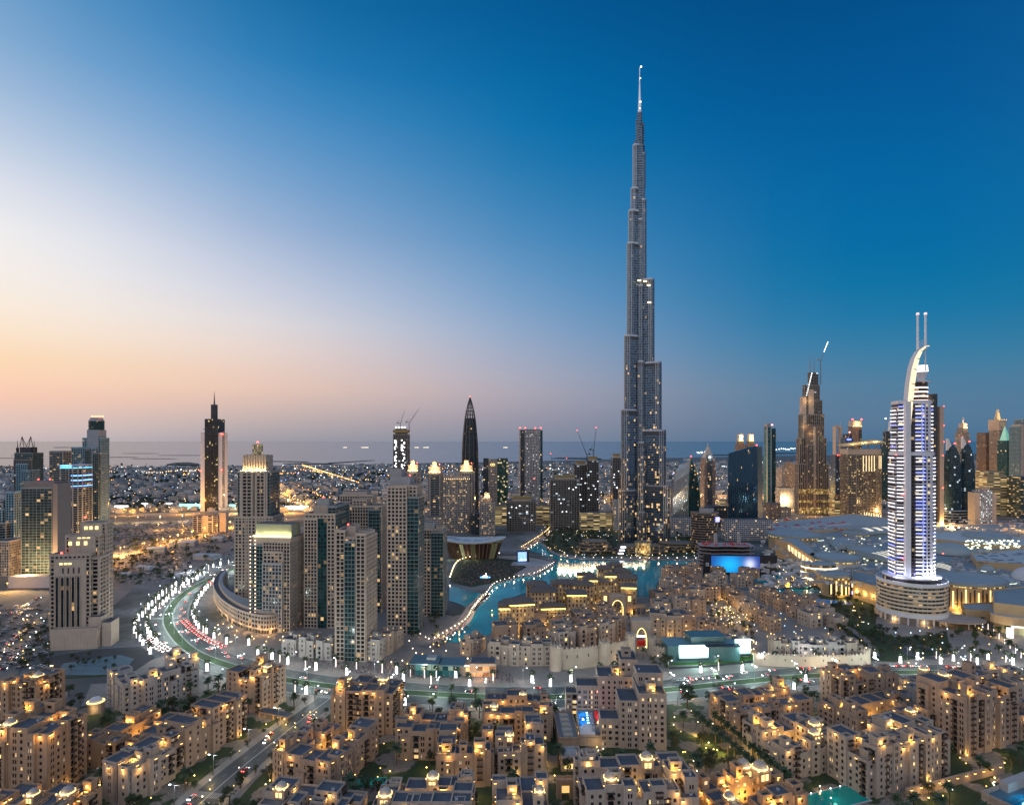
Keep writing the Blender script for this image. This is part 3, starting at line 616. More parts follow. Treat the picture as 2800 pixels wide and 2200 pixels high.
mb = MB(); mb.lathe([(3.2, hz(240)), (2.6, hz(222)), (1.9, hz(205)), (1.5, hz(190)), (.8, hz(165)), (.5, hz(146)), (0, hz(143))], 10); mb.build('spire', mat('spire_steel', (.62, .64, .68), .3, metal=.5, em=(.8, .9, 1), es=.12, var=.05), BJ)
for v, r in ((144, 1.7), (218, 1.6), (241, 1.9), (232, .9), (168, .9)):
    mb = MB(); mb.lathe([(0, -r), (r, 0), (0, r)], 8); mb.build('spire_lamp', glow('spire_lamp_white', WHITE, 7), BJ, False, ((v % 5 - 2) * .9, -2.5, hz(v)))
for x, v in ((-4, 602), (6, 604), (12, 612), (13, 648)):
    mb = MB(); mb.box(-3, 3, -.4, .4, 0, 2.4); mb.build('terrace_lamp', glow('terrace_warm', (1, .7, .35), 2.5), BJ, False, (x, -17, hz(v)))
# vertical light strings near the base
mb = MB(); rr = random.Random(3)
for x, y, n in [(-33, -20, 26), (-20, -16, 30), (-6, -24, 36), (4, -25, 40), (14, -19, 44), (24, -21, 40), (33, -25, 34), (40, -28, 22)]:
    for k in range(n):
        z = 14 + rr.random() ** 1.6 * 215; q = rr.uniform(-1.5, 1.5)
        if abs(x + 1) > 36 - z * .05: continue; mb.box(x + q - .7, x + q + .7, y - .5, y + .2, z, z + rr.uniform(1.4, 4), rr.choice((0, 0, 1)))
mb.build('facade_light', [glow('facade_warm', (1, .74, .4), 1.7), glow('facade_white', (.9, .95, 1), 1.7)], BJ)
# stepped terraces, entrance pavilion at the foot
TER = mat('terrace_stone', (.17, .155, .13), .7, var=.15)
def terrace(name, label, cx, cy, rx, ry, hs, lit=.9, group=None):
    t = empty(name, (cx, cy, 0), 0, label, 'pavilion', group)
    for i, h in enumerate(hs):
        f = 1 - i * .13; z0 = hs[i - 1] if i else 0
        P = ellipse(rx * f, ry * f, 36); mb = MB(); mb.prism(inset(P, 1.2), z0, h - 1, 0); mb.build('glazing', facade('terrace_glass', (.12, .11, .1), (.04, .04, .04), 3.2, 3, (.05, .95), (.1, .9), .35, 1.3), t)
        mb = MB(); mb.prism(P, h - 1.1, h, 0, 0, None, True); ring(mb, inset(P, -.02), .4, h - .4, h + .8); mb.build('terrace_slab', TER, t)
    return t
terrace('terraced_pavilion', 'curved terraced building among trees at the left foot of the tallest tower', XW(1262, 1010), 1010, 34, 20, (5, 10, 15, 19))
terrace('terraced_pavilion', 'low terraced ring wrapping the right foot of the tallest tower', XW(1440, 1030), 1030, 44, 24, (5, 9, 13))
terrace('terraced_pavilion', 'broad dim terraces stepping down in front of the tallest tower to the lake', XW(1355, 1000), 1005, 44, 22, (4, 8, 12))
pv = empty('entrance_pavilion', (XW(1365, 985), 985, 0), 0, 'glowing golden glass entrance pavilion at the front foot of the tallest tower', 'pavilion')
mb = MB(); mb.prism(ellipse(12, 8, 20), 0, 20, 0, 1); mb.build('glazing', [facade('gold_pavilion', (.3, .22, .1), (.1, .08, .04), 4, 2.5, (.06, .94), (.06, .94), .85, 1.6, (1, .68, .28), (1, .8, .5)), ROOFM], pv)
mb = MB(); mb.prism(ellipse(14, 10, 20), 20, 21.4, 0, 0, None, True); mb.prism(ellipse(17, 12, 20), 3.5, 4.4, 0, 0, None, True); mb.build('canopy', TER, pv); light(pv, (0, -14, 6), 9000, WARM, 2)
# ------------------------------------------------------------------ hotel tower with the curved arch and two masts
aY = 632.0; aX = XW(1935, aY)
AD = empty('hotel_tower', (aX, aY, 0), R(-8), 'white hotel tower with curved golden arch and twin masts, on a round podium', 'tower')
AW = mat('white_panel', (.62, .62, .66), .5, var=.06); AGL = facade('hotel_glass', (.10, .075, .075), (.03, .026, .034), 3.55, 3.2, (.04, .96), (.2, .98), .10, 1.8, (1, .72, .35), (.3, .4, 1))
GLW = glow('balcony_strip', (.93, .9, 1), 2.4); GLB = glow('balcony_strip_blue', (.12, .18, 1), 3.2)
def ha(v): return HT(v, aY)
P = ellipse(31, 31, 48)
for i in range(7):
    z = 12 + i * 3.75; mb = MB(); mb.prism(inset(P, 1.6), z, z + 3.2, 0); mb.build('glazing', facade('podium_glass', (.32, .27, .2), (.05, .045, .035), 3.75, 4.1, (.1, .9), (.05, .8), .32, 1.1), AD)
    mb = MB(); ring(mb, P, .5, z - .55, z + 1.0); mb.prism(P, z - .6, z - .55, 0, None); mb.build('balcony_band', mat('cream_band', (.62, .54, .44), .6, var=.06), AD)
mb = MB(); mb.prism(ellipse(26, 26, 40), 0, 12, 1, 1); mb.prism(ellipse(31.4, 31.4, 48), 7.5, 11.4, 0, 0, None, True); mb.build('podium_base', [AW, mat('podium_shade', (.25, .24, .24), .6)], AD)
for k in range(24):
    t = 2 * math.pi * k / 24; mb = MB(); mb.bar((29 * math.cos(t), 29 * math.sin(t), 0), (29 * math.cos(t), 29 * math.sin(t), 7.5), .8, 8); mb.build('column', AW, AD)
for k in range(5): light(AD, (28 * math.sin(k - 2), -27.5 * math.cos(k - 2), 3), 1500, WARM, 1, 'entrance_lamp')
mb = MB(); mb.prism(ellipse(31.2, 31.2, 48), 38.2, 39.2, 0, 0); ring(mb, ellipse(31.3, 31.3, 48), .6, 38, 41.5); mb.build('podium_roof', AW, AD)
mb = MB(); mb.prism(ellipse(25, 25, 40), 39.2, 44, 1, 0); mb.prism(ellipse(26, 26, 40), 44, 45, 0, 0, None, True); mb.build('crown_storey', [AW, AGL], AD)
def lens(w, d): return [(-w / 2, -d * .30), (-w * .32, -d * .44), (-w * .1, -d * .5), (w * .12, -d * .5), (w * .34, -d * .44), (w / 2, -d * .28), (w / 2, d * .3), (0, d * .5), (-w / 2, d * .3)]
def hotel_tier(w, d, z0, z1):
    P = lens(w, d); mb = MB(); core(mb, P, z0, z1, 3.55, 3.2); mb.build('glazing', AGL, AD)
    nf = round((z1 - z0) / 3.55); dz = (z1 - z0) / nf
    def seg(i, t0, t1, off):
        a, b = Vector(P[i]), Vector(P[(i + 1) % len(P)]); e = (b - a).normalized(); n = Vector((e.y, -e.x)); return a + (b - a) * t0, a + (b - a) * t1, n
    mb = MB(); gl = MB(); gb = MB(); rn = random.Random(int(z0))
    for l in range(nf):
        z = z0 + l * dz
        for i, t0, t1 in ((8, .05, 1), (0, 0, .95), (2, .05, 1), (4, .35, 1), (5, 0, .5)):
            a, b, n = seg(i, t0, t1, 0); A, B = a + n * 1.5, b + n * 1.5
            mb.prism([(a.x, a.y), (A.x, A.y), (B.x, B.y), (b.x, b.y)][::1], z - .25, z + .85, 0, 0, None, True)
            if rn.random() < .93:
                f = rn.uniform(.75, .95); a2, b2 = a + n * 1.56, a + (b - a) * f + n * 1.56
                tgt = gb if (i == 2 and rn.random() < .35) or rn.random() < .1 else gl
                (tgt).prism([(a2.x - n.x * .1, a2.y - n.y * .1), (a2.x + n.x * .25, a2.y + n.y * .25), (b2.x + n.x * .25, b2.y + n.y * .25), (b2.x - n.x * .1, b2.y - n.y * .1)], z + .95, z + 1.45, 0, 0, None, True)
                if i == 2:
                    c2 = b + n * 1.6; gb.box(c2.x - .2, c2.x + 1.1, c2.y - .6, c2.y, z + .5, z + 1.6)
    mb.build('balcony', AW, AD); gl.build('light_strip', GLW, AD); gb.build('light_strip', GLB, AD)
    mb = MB(); relief(mb, P, z0, z1, 3.55, 3.2, 1.0, 1.2, .8, 0, {3})
    relief(mb, [P[4], (P[4][0] * .65 + P[5][0] * .35, P[4][1] * .65 + P[5][1] * .35), (0, 0)], z0, z1, 3.55, 2.8, 1.0, 1.2, .8, 0, {0}); mb.build('wall_grid', AW, AD)
    mb = MB(); mb.prism(inset(P, -.4), z1, z1 + 1.2, 0, 0); ring(mb, inset(P, -.5), .6, z1, z1 + 3.5); mb.build('roof', AW, AD)
hotel_tier(34.5, 28, 45, ha(966)); hotel_tier(31, 25, ha(966) + 4, ha(858))
mb = MB(); mb.box(-12.5, -8, -16.6, -10, 40, ha(858) + 2, 0); mb.box(-7.9, -7, -16, -12, 40, ha(966), 1); mb.build('vertical_fin', [AW, DARKM], AD)
mb = MB(); mb.prism(ellipse(8.5, 8, 24, 6, 0), ha(858), ha(812), 0, 1); mb.build('glass_drum', [facade('drum_glass', (.1, .08, .08), (.04, .03, .03), 3.5, 3, (.05, .95), (.1, .9), .1, 1), AW], AD)
mb = MB(); mb.prism(ellipse(10.5, 9.8, 24, 7, 0), ha(812), ha(810), 0, 0, None, True); mb.build('drum_canopy', AW, AD)
for v in (852, 843, 834, 825):
    mb = MB(); mb.prism(ellipse(8.9, 8.4, 24, 6, 0), ha(v), ha(v) + 1.3, 0, 0, None, True); mb.build('light_strip', glow('strip_pink', (1, .72, .6), 2.6), AD)
# arch
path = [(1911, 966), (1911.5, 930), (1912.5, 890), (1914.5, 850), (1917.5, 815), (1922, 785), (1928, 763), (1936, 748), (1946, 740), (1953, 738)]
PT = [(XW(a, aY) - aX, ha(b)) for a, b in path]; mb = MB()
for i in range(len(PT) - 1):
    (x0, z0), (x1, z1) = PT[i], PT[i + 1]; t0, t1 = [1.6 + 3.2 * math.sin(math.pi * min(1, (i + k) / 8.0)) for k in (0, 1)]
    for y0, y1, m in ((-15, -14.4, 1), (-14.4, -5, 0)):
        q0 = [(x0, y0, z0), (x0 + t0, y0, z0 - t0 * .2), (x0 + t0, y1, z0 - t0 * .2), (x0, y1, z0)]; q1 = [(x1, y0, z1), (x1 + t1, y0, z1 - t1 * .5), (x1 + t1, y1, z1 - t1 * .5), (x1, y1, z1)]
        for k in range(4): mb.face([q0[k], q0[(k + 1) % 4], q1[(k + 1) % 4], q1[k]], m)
mb.build('arch', [AW, glow('arch_flood_glow', (1, .80, .42), 1.0)], AD)  # floodlight on the arch is put in as a glow of its front slice
mb = MB(); mb.prism([(-11.5, -15.4), (-10.2, -15.4), (-10.2, -14.8), (-11.5, -14.8)], ha(966), ha(890), 0, 0); mb.build('light_strip', glow('arch_flood_glow', (1, .80, .42), 1.0), AD)
for v in (1938.5, 1953.5):
    x = XW(v, aY) - aX; mb = MB(); mb.bar((x, -9, ha(745)), (x, -9, ha(672)), 1.15, 12, 0, .95); mb.bar((x, -9, ha(672)), (x, -9, ha(668)), 1.5, 12, 1, 1.2); mb.build('mast', [mat('mast_white', (.75, .74, .78), .45, var=.04), glow('mast_tip', (1, .55, .55), 1.2)], AD)
mb = MB(); xa, xb = XW(1938.5, aY) - aX, XW(1953.5, aY) - aX
for va, vb_ in ((739, 739), (726, 726)): mb.bar((xa, -9, ha(va)), (xb, -9, ha(vb_)), .35, 6)
mb.bar((xa, -9, ha(739)), (xb, -9, ha(726)), .25, 6); mb.bar((xb, -9, ha(739)), (xa, -9, ha(726)), .25, 6); mb.bar((xb, -9, ha(738)), (xb, -9, ha(790)), .6, 8); mb.build('mast_brace', AW, AD)
mb = MB(); mb.prism(ellipse(2.8, 2.8, 12, 8.5, -2), ha(812), ha(790), 0, 1, ellipse(5.4, 4, 12, 9, -2)); mb.build('beacon_head', [AW, ROOFM], AD)
for v in (789, 784, 779): mb = MB(); mb.prism(ellipse(5.5 - (789 - v) * .07, 4, 12, 9.4, -2), ha(v), ha(v) + 1.1, 0, 0, None, True); mb.build('light_strip', glow('strip_white', WHITE, 3), AD)
for x, z in ((-15, ha(1050)), (-15, ha(1182)), (22, ha(1035)), (22, ha(1170)), (-21, ha(967)), (22, ha(968)), (-8, ha(970))): beacons(AD, [(x, -15, z)], .7)
for x, c, p in ((17, (.8, .85, 1), 14000), (12, (.85, .88, 1), 9000), (-3, (.6, .65, 1), 4500), (-22, (.75, .8, 1), 6000)): light(AD, (x, -18.5, 47), p, c, 1, 'flood_lamp')
mb = MB(); mb.prism([(x * 1.0, y) for x, y in ellipse(26, 17, 32, 30, -22)], 6.6, 7.4, 0, 0, None, True); mb.build('canopy', mat('canopy_tan', (.40, .31, .25), .7, var=.15), AD)
for x, y in ((18, -30), (36, -32), (46, -24), (30, -12), (48, -14)): mb = MB(); mb.bar((x, y, 0), (x, y, 6.6), .5, 8); mb.build('column', AW, AD)
# ------------------------------------------------------------------ beige residential towers by the lake (left of centre)
GRB = 'beige residential towers between boulevard and lake'
def extras(root, W, d, z, n, seed):
    r = random.Random(seed)
    for k in range(n):
        x = r.uniform(-W * .4, W * .3); y = r.uniform(-d * .3, d * .3); plant(root, x, x + r.uniform(3, 6), y, y + r.uniform(3, 5), z, z + r.uniform(1.5, 3.5), CONC)
t, W_, Y_ = tower('apartment_tower', 'beige apartment tower whose gridded front stands nearest the road junction', 711, 795, 1402,
    [(-.5, .5, 0, 26, 1142, 'beige'), (-.46, -.2, -.9, 20, 1128, 'beigefine'), (-.17, .16, -2.2, 22, 1150, 'teal'), (.2, .47, -1.4, 22, 1134, 'beigefine')], 'beige', -6)
plant(t, -.18 * W_, .1 * W_, 4, 16, HT(1142, Y_), HT(1119, Y_)); plant(t, .12 * W_, .44 * W_, 8, 20, HT(1142, Y_), HT(1130, Y_)); beacons(t, [(-.16 * W_, 5, HT(1118, Y_))], .8)
t, W_, Y_ = tower('apartment_tower', 'beige apartment tower with dark glazed middle recess, left of the nearest gridded tower', 647, 736, 1332,
    [(-.5, .5, 0, 28, 1092, 'beige'), (-.5, -.08, -1.2, 20, 1102, 'beigefine'), (.25, .52, 2, 40, 1076, 'teal')], 'beige', -4)
plant(t, -.3 * W_, .3 * W_, 6, 20, HT(1092, Y_), HT(1076, Y_)); plant(t, -.2 * W_, .2 * W_, 8, 16, HT(1076, Y_), HT(1062, Y_), CONC); beacons(t, [(0, 9, HT(1060, Y_))], .8)
mb = MB(); core(mb, [(-.07 * W_, -.7), (.24 * W_, -.7), (.24 * W_, .5), (-.07 * W_, .5)], 0, HT(1100, Y_), 3.6, 3.4); mb.build('glazing', GT, t)
tower('apartment_tower', 'grey-beige tower half hidden behind the middle gridded towers', 742, 822, 1300,
    [(-.5, .5, 0, 26, 1075, 'beigefine'), (-.42, .0, 4, 22, 1062, 'beige'), (.1, .45, -.8, 20, 1082, 'teal')], 'beige', 0)
tower('apartment_tower', 'plain grey-beige tower furthest back in the lakeside cluster, just over the recessed tower', 722, 800, 1272,
    [(-.5, .5, 0, 22, 1052, 'beigefine'), (-.45, .3, 4, 18, 1043, 'solid')], 'beige', 0)
t, W_, Y_ = tower('apartment_tower', 'tallest slender beige tower of the lakeside cluster with grey stepped top and teal glass corner', 822, 898, 1346,
    [(-.5, .12, 0, 26, 1034, 'beige'), (.1, .5, .8, 24, 1056, 'teal'), (-.3, .42, 3, 24, 1032, 'beige'), (-.5, -.36, 2, 24, 1068, 'teal')], 'beige', -5)
plant(t, -.46 * W_, .2 * W_, 4, 22, HT(1034, Y_), HT(1014, Y_), CONC); plant(t, -.48 * W_, -.1 * W_, 6, 20, HT(1014, Y_), HT(998, Y_), CONC); beacons(t, [(.2 * W_, 4, HT(1012, Y_))], .8)
t, W_, Y_ = tower('apartment_tower', 'shortest lakeside tower, right end of the beige cluster beside the turquoise water', 898, 948, 1308,
    [(-.5, .4, 0, 24, 1146, 'beige'), (-.1, .48, -1, 24, 1130, 'teal'), (-.5, .2, 5, 20, 1124, 'beigefine')], 'beige', -3)
plant(t, -.48 * W_, .0, 6, 18, HT(1128, Y_), HT(1112, Y_), CONC); plant(t, .1 * W_, .42 * W_, 6, 18, HT(1130, Y_), HT(1120, Y_))
# crown-lit tower behind the curved podium
t, W_, Y_ = tower('crowned_tower', 'tall beige tower with floodlit crown and glowing lantern on top, left of the lakeside cluster', 499, 602, 1300,
    [(-.5, .5, 0, 30, 1098, 'beige'), (-.44, .42, 1.5, 28, 1002, 'teal'), (-.38, -.3, .2, 26, 1000, 'solid'), (-.3, -.06, .6, 26, 1003, 'balcony'), (-.04, -.01, .2, 20, 1000, 'solid'), (.02, .05, .2, 20, 1000, 'solid'), (.08, .28, .6, 26, 1003, 'balcony'), (.3, .36, .2, 26, 1000, 'solid'),
     (-.33, .28, 4, 24, 966, 'solid', 1003)], 'beige', 0)
zc = HT(1003, Y_); mb = MB()
for k in range(9):
    x = (-.31 + k * .0725) * W_; mb.box(x - .7, x + .7, 3.2, 4.2, zc, HT(966, Y_) + (1 if k % 2 else 0), 0)
    mb.box(x + 1.1, x + 2.6, 3.9, 4.1, zc + 4, zc + 11, 1)
mb.build('crown_pier', [STONE2, DARKM], t)
for k in range(6):
    x = (-.34 + k * .13) * W_; mb = MB(); mb.box(-.9, .9, -.5, .5, 0, 1.4); mb.build('flood_lamp', glow('flood_warm', (1, .72, .32), 6), t, False, (x, 1.2, zc + .4)); light(t, (x, .6, zc + 2.5), 3200, (1, .68, .3), .5)
mb = MB(); mb.prism(rect(8, 8, -.02 * W_, 12), HT(966, Y_), HT(943, Y_), 0, 1); mb.build('lantern', [facade('lantern_lit', (.3, .26, .2), (.2, .16, .1), 2.6, 1.6, (.12, .88), (.1, .9), .9, 1.1, (1, .75, .35), (1, .8, .5)), ROOFM], t); beacons(t, [(-.02 * W_, 12, HT(943, Y_))], 1.3)
t, W_, Y_ = tower('apartment_tower', 'dark-fronted block with glowing green-yellow roof edge, on the curved podium', 523, 642, 1340,
    [(-.5, .5, 2, 30, 1158, 'teal'), (-.14, .5, .8, 30, 1150, 'beigefine'), (-.12, .34, -.4, 26, 1172, 'beige'), (-.12, .34, -1.6, 24, 1196, 'grid'), (-.42, .5, 3, 28, 1140, 'solid')], 'teal', -9)
z1 = HT(1140, Y_); mb = MB(); mb.box(-.42 * W_, .46 * W_, 7, 24, z1, HT(1114, Y_), 0, 1); mb.build('crown_storey', [mat('crown_green', (.32, .34, .24), .6), ROOFM], t)
mb = MB(); mb.box(-.42 * W_, .5 * W_, 2.4, 2.9, z1, z1 + .9); mb.build('light_strip', glow('eave_yellow', (1, .85, .4), 5), t)
for k in range(7): light(t, ((-.4 + k * .14) * W_, 4.6, z1 + 1.6), 1100, (1, .88, .42), .4)
for k in range(2):
    mb = MB(); x = (-.46 + .12 * k) * W_
    for l in range(24): mb.box(x - .5, x + .5, .7, 1.2, 6 + l * 3.6, 7.1 + l * 3.6)
    mb.build('light_string', glow('string_peach', (1, .65, .42), 2.4), t)
# curved retail podium at the bend
p = empty('curved_podium', (0, 0, 0), 0, 'low curved arcade block with rounded end, wrapping the bend of the boulevard', 'building')
CV = smooth_line([G(*q)[:2] for q in [(472, 1240), (457, 1258), (455, 1280), (472, 1308), (510, 1333), (560, 1346), (600, 1338), (626, 1318)]], 8)
inn = [Vector((CV[i].x + (Vector((XW(560, 610), 640)) - CV[i]).normalized().x * 20, CV[i].y + (Vector((XW(560, 610), 640)) - CV[i]).normalized().y * 20)) for i in range(len(CV))]
poly = [(q.x, q.y) for q in CV] + [(q.x, q.y) for q in reversed(inn)]
mb = MB(); core(mb, poly, 0, 17, 4, 4); mb.build('glazing', facade('arcade_glass', (.3, .26, .22), (.05, .05, .05), 4, 4, (.08, .92), (.1, .85), .25, 1.4), p)
mb = MB(); relief(mb, poly, 4.5, 17, 4, 4, .8, 1.2, .5); ring(mb, inset(poly, -.6), .6, 16.2, 18.2); mb.build('wall', STONE2, p)
mb = MB(); mb.prism(poly, 16.8, 17.2, 0, 0); mb.build('roof', ROOFM, p)
mb = MB(); q2 = inset(poly, 5); n_ = len(CV) - 2; ps = q2[1:n_]; 
pp = [(a[0], a[1]) for a in ps]; qq = [(a.x, a.y) for a in inn[1:n_]]; mb.prism(pp + qq[::-1], 17.2, 20.4, 0, 1); mb.build('crown_storey', [STONE2, CONC], p)
for i in range(2, len(CV) - 2, 3): light(p, (CV[i].x - .0, CV[i].y - 3.5, 4), 1500, (1, .55, .2), .6)
# stepped beige tower on the left
t, W_, Y_ = tower('stepped_tower', 'large beige stepped tower with yellow-lit attic windows, standing alone at the left', 112, 248, 1372,
    [(-.5, .36, 0, 14, 1178, 'beige'), (-.4, .28, -1.2, 12, 1186, 'solid'), (-.28, .45, 9, 22, 1138, 'beige'), (-.2, .38, 7, 20, 1138, 'solid'), (-.05, .5, 17, 30, 1112, 'beige'), (.0, .44, 14, 28, 1110, 'solid'), (.34, .5, 4, 20, 1186, 'balcony')], 'beige', 10)
for k in range(5):
    x = (-.36 + k * .115) * W_; w_ = .055 * W_; mb = MB(); core(mb, [(x, -2.0), (x + w_, -2.0), (x + w_, -1), (x, -1)], 14, HT(1224, Y_), 3.6, 2); mb.build('window_strip', GD, t)
    mb = MB(); mb.box(x - .4, x, -2.3, -1.1, 14, HT(1221, Y_)); mb.box(x + w_, x + w_ + .4, -2.3, -1.1, 14, HT(1221, Y_)); mb.build('window_surround', STONE2, t)
    if 0 < k: mb = MB(); mb.box(x + .6, x + w_ - .3, -1.5, -1.1, HT(1216, Y_), HT(1204, Y_)); mb.build('window', DARKM, t)
ATT = glow('attic_yellow', (1, .72, .22), 1.6)
for x0, y0, va, vb_ in ((-.29, -1.45, 1198, 1194), (-.19, -1.45, 1198, 1194), (-.1, -1.45, 1198, 1194), (-.2, 6.6, 1157, 1149), (-.03, 6.6, 1157, 1149), (.14, 6.6, 1157, 1149), (.06, 13.6, 1124, 1117), (.17, 13.6, 1124, 1117), (.3, 13.6, 1124, 1117), (.0, 6.6, 1143, 1140.5), (.1, 6.6, 1143, 1140.5), (.2, 6.6, 1143, 1140.5)):
    mb = MB(); mb.box(x0 * W_, (x0 + .07) * W_, y0, y0 + .5, HT(va, Y_ + y0), HT(vb_, Y_ + y0)); mb.build('attic_window', ATT, t)
beacons(t, [(-.3 * W_, 3, HT(1178, Y_)), (-.02 * W_, 22, HT(1108, Y_))], 1)
mb = MB(); mb.box(-.38 * W_, .62 * W_, -9, -2.5, 0, 17, 0, 1); ring(mb, [(-.38 * W_, -9.1), (.63 * W_, -9.1), (.63 * W_, -2.4), (-.38 * W_, -2.4)], .5, 16, 18.2); mb.box(.35 * W_, .63 * W_, -2.4, 10, 0, 26, 0, 1); mb.box(.66 * W_, .86 * W_, -4, 12, 0, 21, 0, 1); mb.build('podium', [STONE2, ROOFM], t)
# ------------------------------------------------------------------ left group
BRW = (mat('brown_panel', (.24, .20, .18), .7), None, 3.6, 3.4)
GLB2 = facade('green_blue_glass', (.16, .18, .2), (.02, .04, .045), 3.5, 4.5, (.05, .95), (.14, 1), .10, 1.6)
t, W_, Y_ = tower('glass_tower', 'broad dark glass slab with square grid, in front of the left group', 40, 152, 1236, [(-.42, .36, 0, 26, 1036, (GLB2, mat('thin_mullion', (.22, .24, .25), .5), 3.5, 9, .3, .35, .3)), (.34, .5, .5, 26, 1026, BRW), (-.4, .4, 2, 24, 1022, BRW)], 'teal', 2); beacons(t, [(0, 1, HT(1020, Y_)), (.3 * W_, 1, HT(1020, Y_))], 1)
t, W_, Y_ = tower('stepped_tower', 'tallest blue-grey stepped tower with rounded crown and red roof lamps, back of the left group', 152, 232, 1108, [(-.5, .4, 0, 30, 950, 'lattice'), (-.18, .5, 8, 36, 930, 'lattice'), (-.0, .42, 6, 34, 912, 'blank'), (.3, .5, -1, 30, 962, 'teal'), (.0, .2, -1, 30, 954, 'teal')], 'lattice', 0, None, 'tower', 1366)
mb = MB(); P = ellipse(.27 * W_, 14, 16, .2 * W_, 20); mb.prism(P, HT(912, Y_), HT(893, Y_), 0); mb.prism(P, HT(893, Y_), HT(886, Y_), 1, 1, ellipse(.2 * W_, 11, 16, .2 * W_, 20)); mb.build('crown_drum', [GT, CONC], t); beacons(t, [(.1 * W_ + k * 6, 14, HT(886, Y_)) for k in range(5)], 1.8, glow('roof_red_gold', (1, .22, .05), 7))
t, W_, Y_ = tower('twin_frame_tower', 'dark tower carrying two triangular steel frames and corner pinnacles on its roof', 31, 92, 1108, [(-.5, .5, 0, 30, 962, 'teal'), (-.5, .48, -2, 28, 976, 'build'), (-.3, .3, -5, 20, 985, 'lattice'), (.1, .5, -9, 20, 998, 'lattice')], 'teal', 0, None, 'tower', 1300)
mb = MB()
for x in (-.26, .24):
    for q in (-.2, .2): mb.bar(((x + q * .62) * W_, 8, HT(950, Y_)), (x * W_, 8, HT(926, Y_)), .9, 4)
    mb.bar((x * W_, 8, HT(926, Y_)), (0, 8, HT(948, Y_)), .8, 4)
mb.box(-.3 * W_, .36 * W_, 4, 20, HT(962, Y_), HT(949, Y_), 0)
for x in (-.47, .47): mb.bar((x * W_, 6, HT(962, Y_)), (x * W_, 6, HT(950, Y_)), 3, 6); mb.bar((x * W_, 6, HT(950, Y_)), (x * W_, 6, HT(934, Y_)), 1, 6, 0, .2)
mb.build('roof_frame', DARKM, t)
tower('office_tower', 'plain grey banded tower with flat oversailing roof between the framed tower and the blue-lit one', 106, 152, 1105, [(-.5, .5, 0, 24, 958, 'band'), (-.2, .56, -1, 25, 949, 'blank', 950.5)], 'band', 0, None, 'tower', 1250)
t, W_, Y_ = tower('curved_glass_tower', 'dark glass tower with neon blue bands round its top', 128, 195, 1180, [(-.5, .0, 2, 26, 992, 'band')], 'band', 0, None, 'tower', 960)
P = [(-.05 * W_, 0), (.2 * W_, -3), (.42 * W_, -2), (.5 * W_, 4), (.5 * W_, 26), (-.05 * W_, 26)]; shaft(t, P, 0, HT(988, Y_), 'band')
for v, c, x0 in ((989, glow('neon_blue', (.06, .3, 1), 4.5), -.5), (993.5, glow('neon_cyan', (.1, .7, 1), 2.2), -.5), (1010, glow('neon_blue', (.06, .3, 1), 4.5), 0), (1020, glow('neon_blue', (.06, .3, 1), 4.5), 0), (1032, glow('neon_blue', (.06, .3, 1), 4.5), 0)):
    mb = MB(); Q = inset([(x0 * W_, 1)] + P[1:4] + [(.5 * W_, 26), (x0 * W_, 26)], -.9); mb.prism(Q, HT(v, Y_), HT(v, Y_) + 1.3, 0, 0, None, True); mb.build('neon_band', c, t)
tower('apartment_tower', 'pale lattice-fronted towers joined at the left picture edge, beside the dark glass slab', -8, 46, 1210, [(-.5, -.1, 0, 18, 1082, 'lattice'), (.05, .6, 4, 20, 1046, 'lattice'), (-.4, .4, 10, 24, 1060, 'teal'), (-.2, .3, -3, 20, 1110, 'band')], 'lattice', 0, None, 'tower', 880)
tower('showroom_building', 'low lit glass-fronted block at the left edge, below the lattice towers', -10, 42, 1190, [(-.5, .5, 0, 30, 1150, 'grid')], 'grid', 0, None, 'building', 830)
t = empty('site_hoarding', (XW(66, 760), 760, 0), R(3), 'long blank pale-grey hoarding below the dark glass slab on the left', 'hoarding'); mb = MB(); mb.box(-26, 26, -1, 14, 0, 15, 0, 1); mb.box(-27, 27, -1.5, -1.2, -.1, 1, 1); mb.build('hoarding_panel', [mat('hoarding_grey', (.42, .43, .46), .7), ROOFM], t)
# spire tower on the left skyline
t, W_, Y_ = tower('spire_tower', 'dark glass tower with white side fins and a tall needle spire, left skyline', 424, 487, 1088, [(-.28, .3, 0, 40, 889, (facade('bronze_glass', (.05, .05, .055), (.028, .032, .04), 3.8, 3, (.04, .96), (.1, .95), .055, 2, (1, .75, .3), WARM), None, 3.8, 3)), (-.5, -.3, 4, 36, 918, None), (.3, .46, 4, 36, 918, None)], 'solid', 0, None, 'tower', 1594)
for o in t.children:
    if o.name.startswith('wall'): o.data.materials[0] = mat('white_fin', (.60, .60, .66), .6, var=.05)
mb = MB(); mb.box(-4, 8, 8, 20, HT(889, Y_), HT(858, Y_), 0); mb.bar((2, 14, HT(858, Y_)), (2, 14, HT(829, Y_)), 2.2, 6, 0, .2); mb.box(-.62, .62, -.5, 0, 20, HT(889, Y_)); mb.box(-.4 * W_, -.28 * W_, 6, 9, HT(911, Y_), HT(910, Y_)); mb.box(.3 * W_, .42 * W_, 6, 9, HT(911, Y_), HT(910, Y_)); mb.build('spire', DARKM, t)
mb = MB(); mb.box(.46 * W_, .52 * W_, 6, 12, 0, HT(916, Y_)); mb.build('scaffold_strip', facade('scaffold', (.3, .3, .32), (.1, .1, .1), 3.5, 2, (.2, .8), (.2, .8), .1, 2), t); beacons(t, [(.44 * W_, 3, HT(924, Y_)), (.5 * W_, 3, HT(924, Y_)), (.46 * W_, 3, HT(1000, Y_)), (-.5 * W_, 3, HT(1002, Y_))], 2)
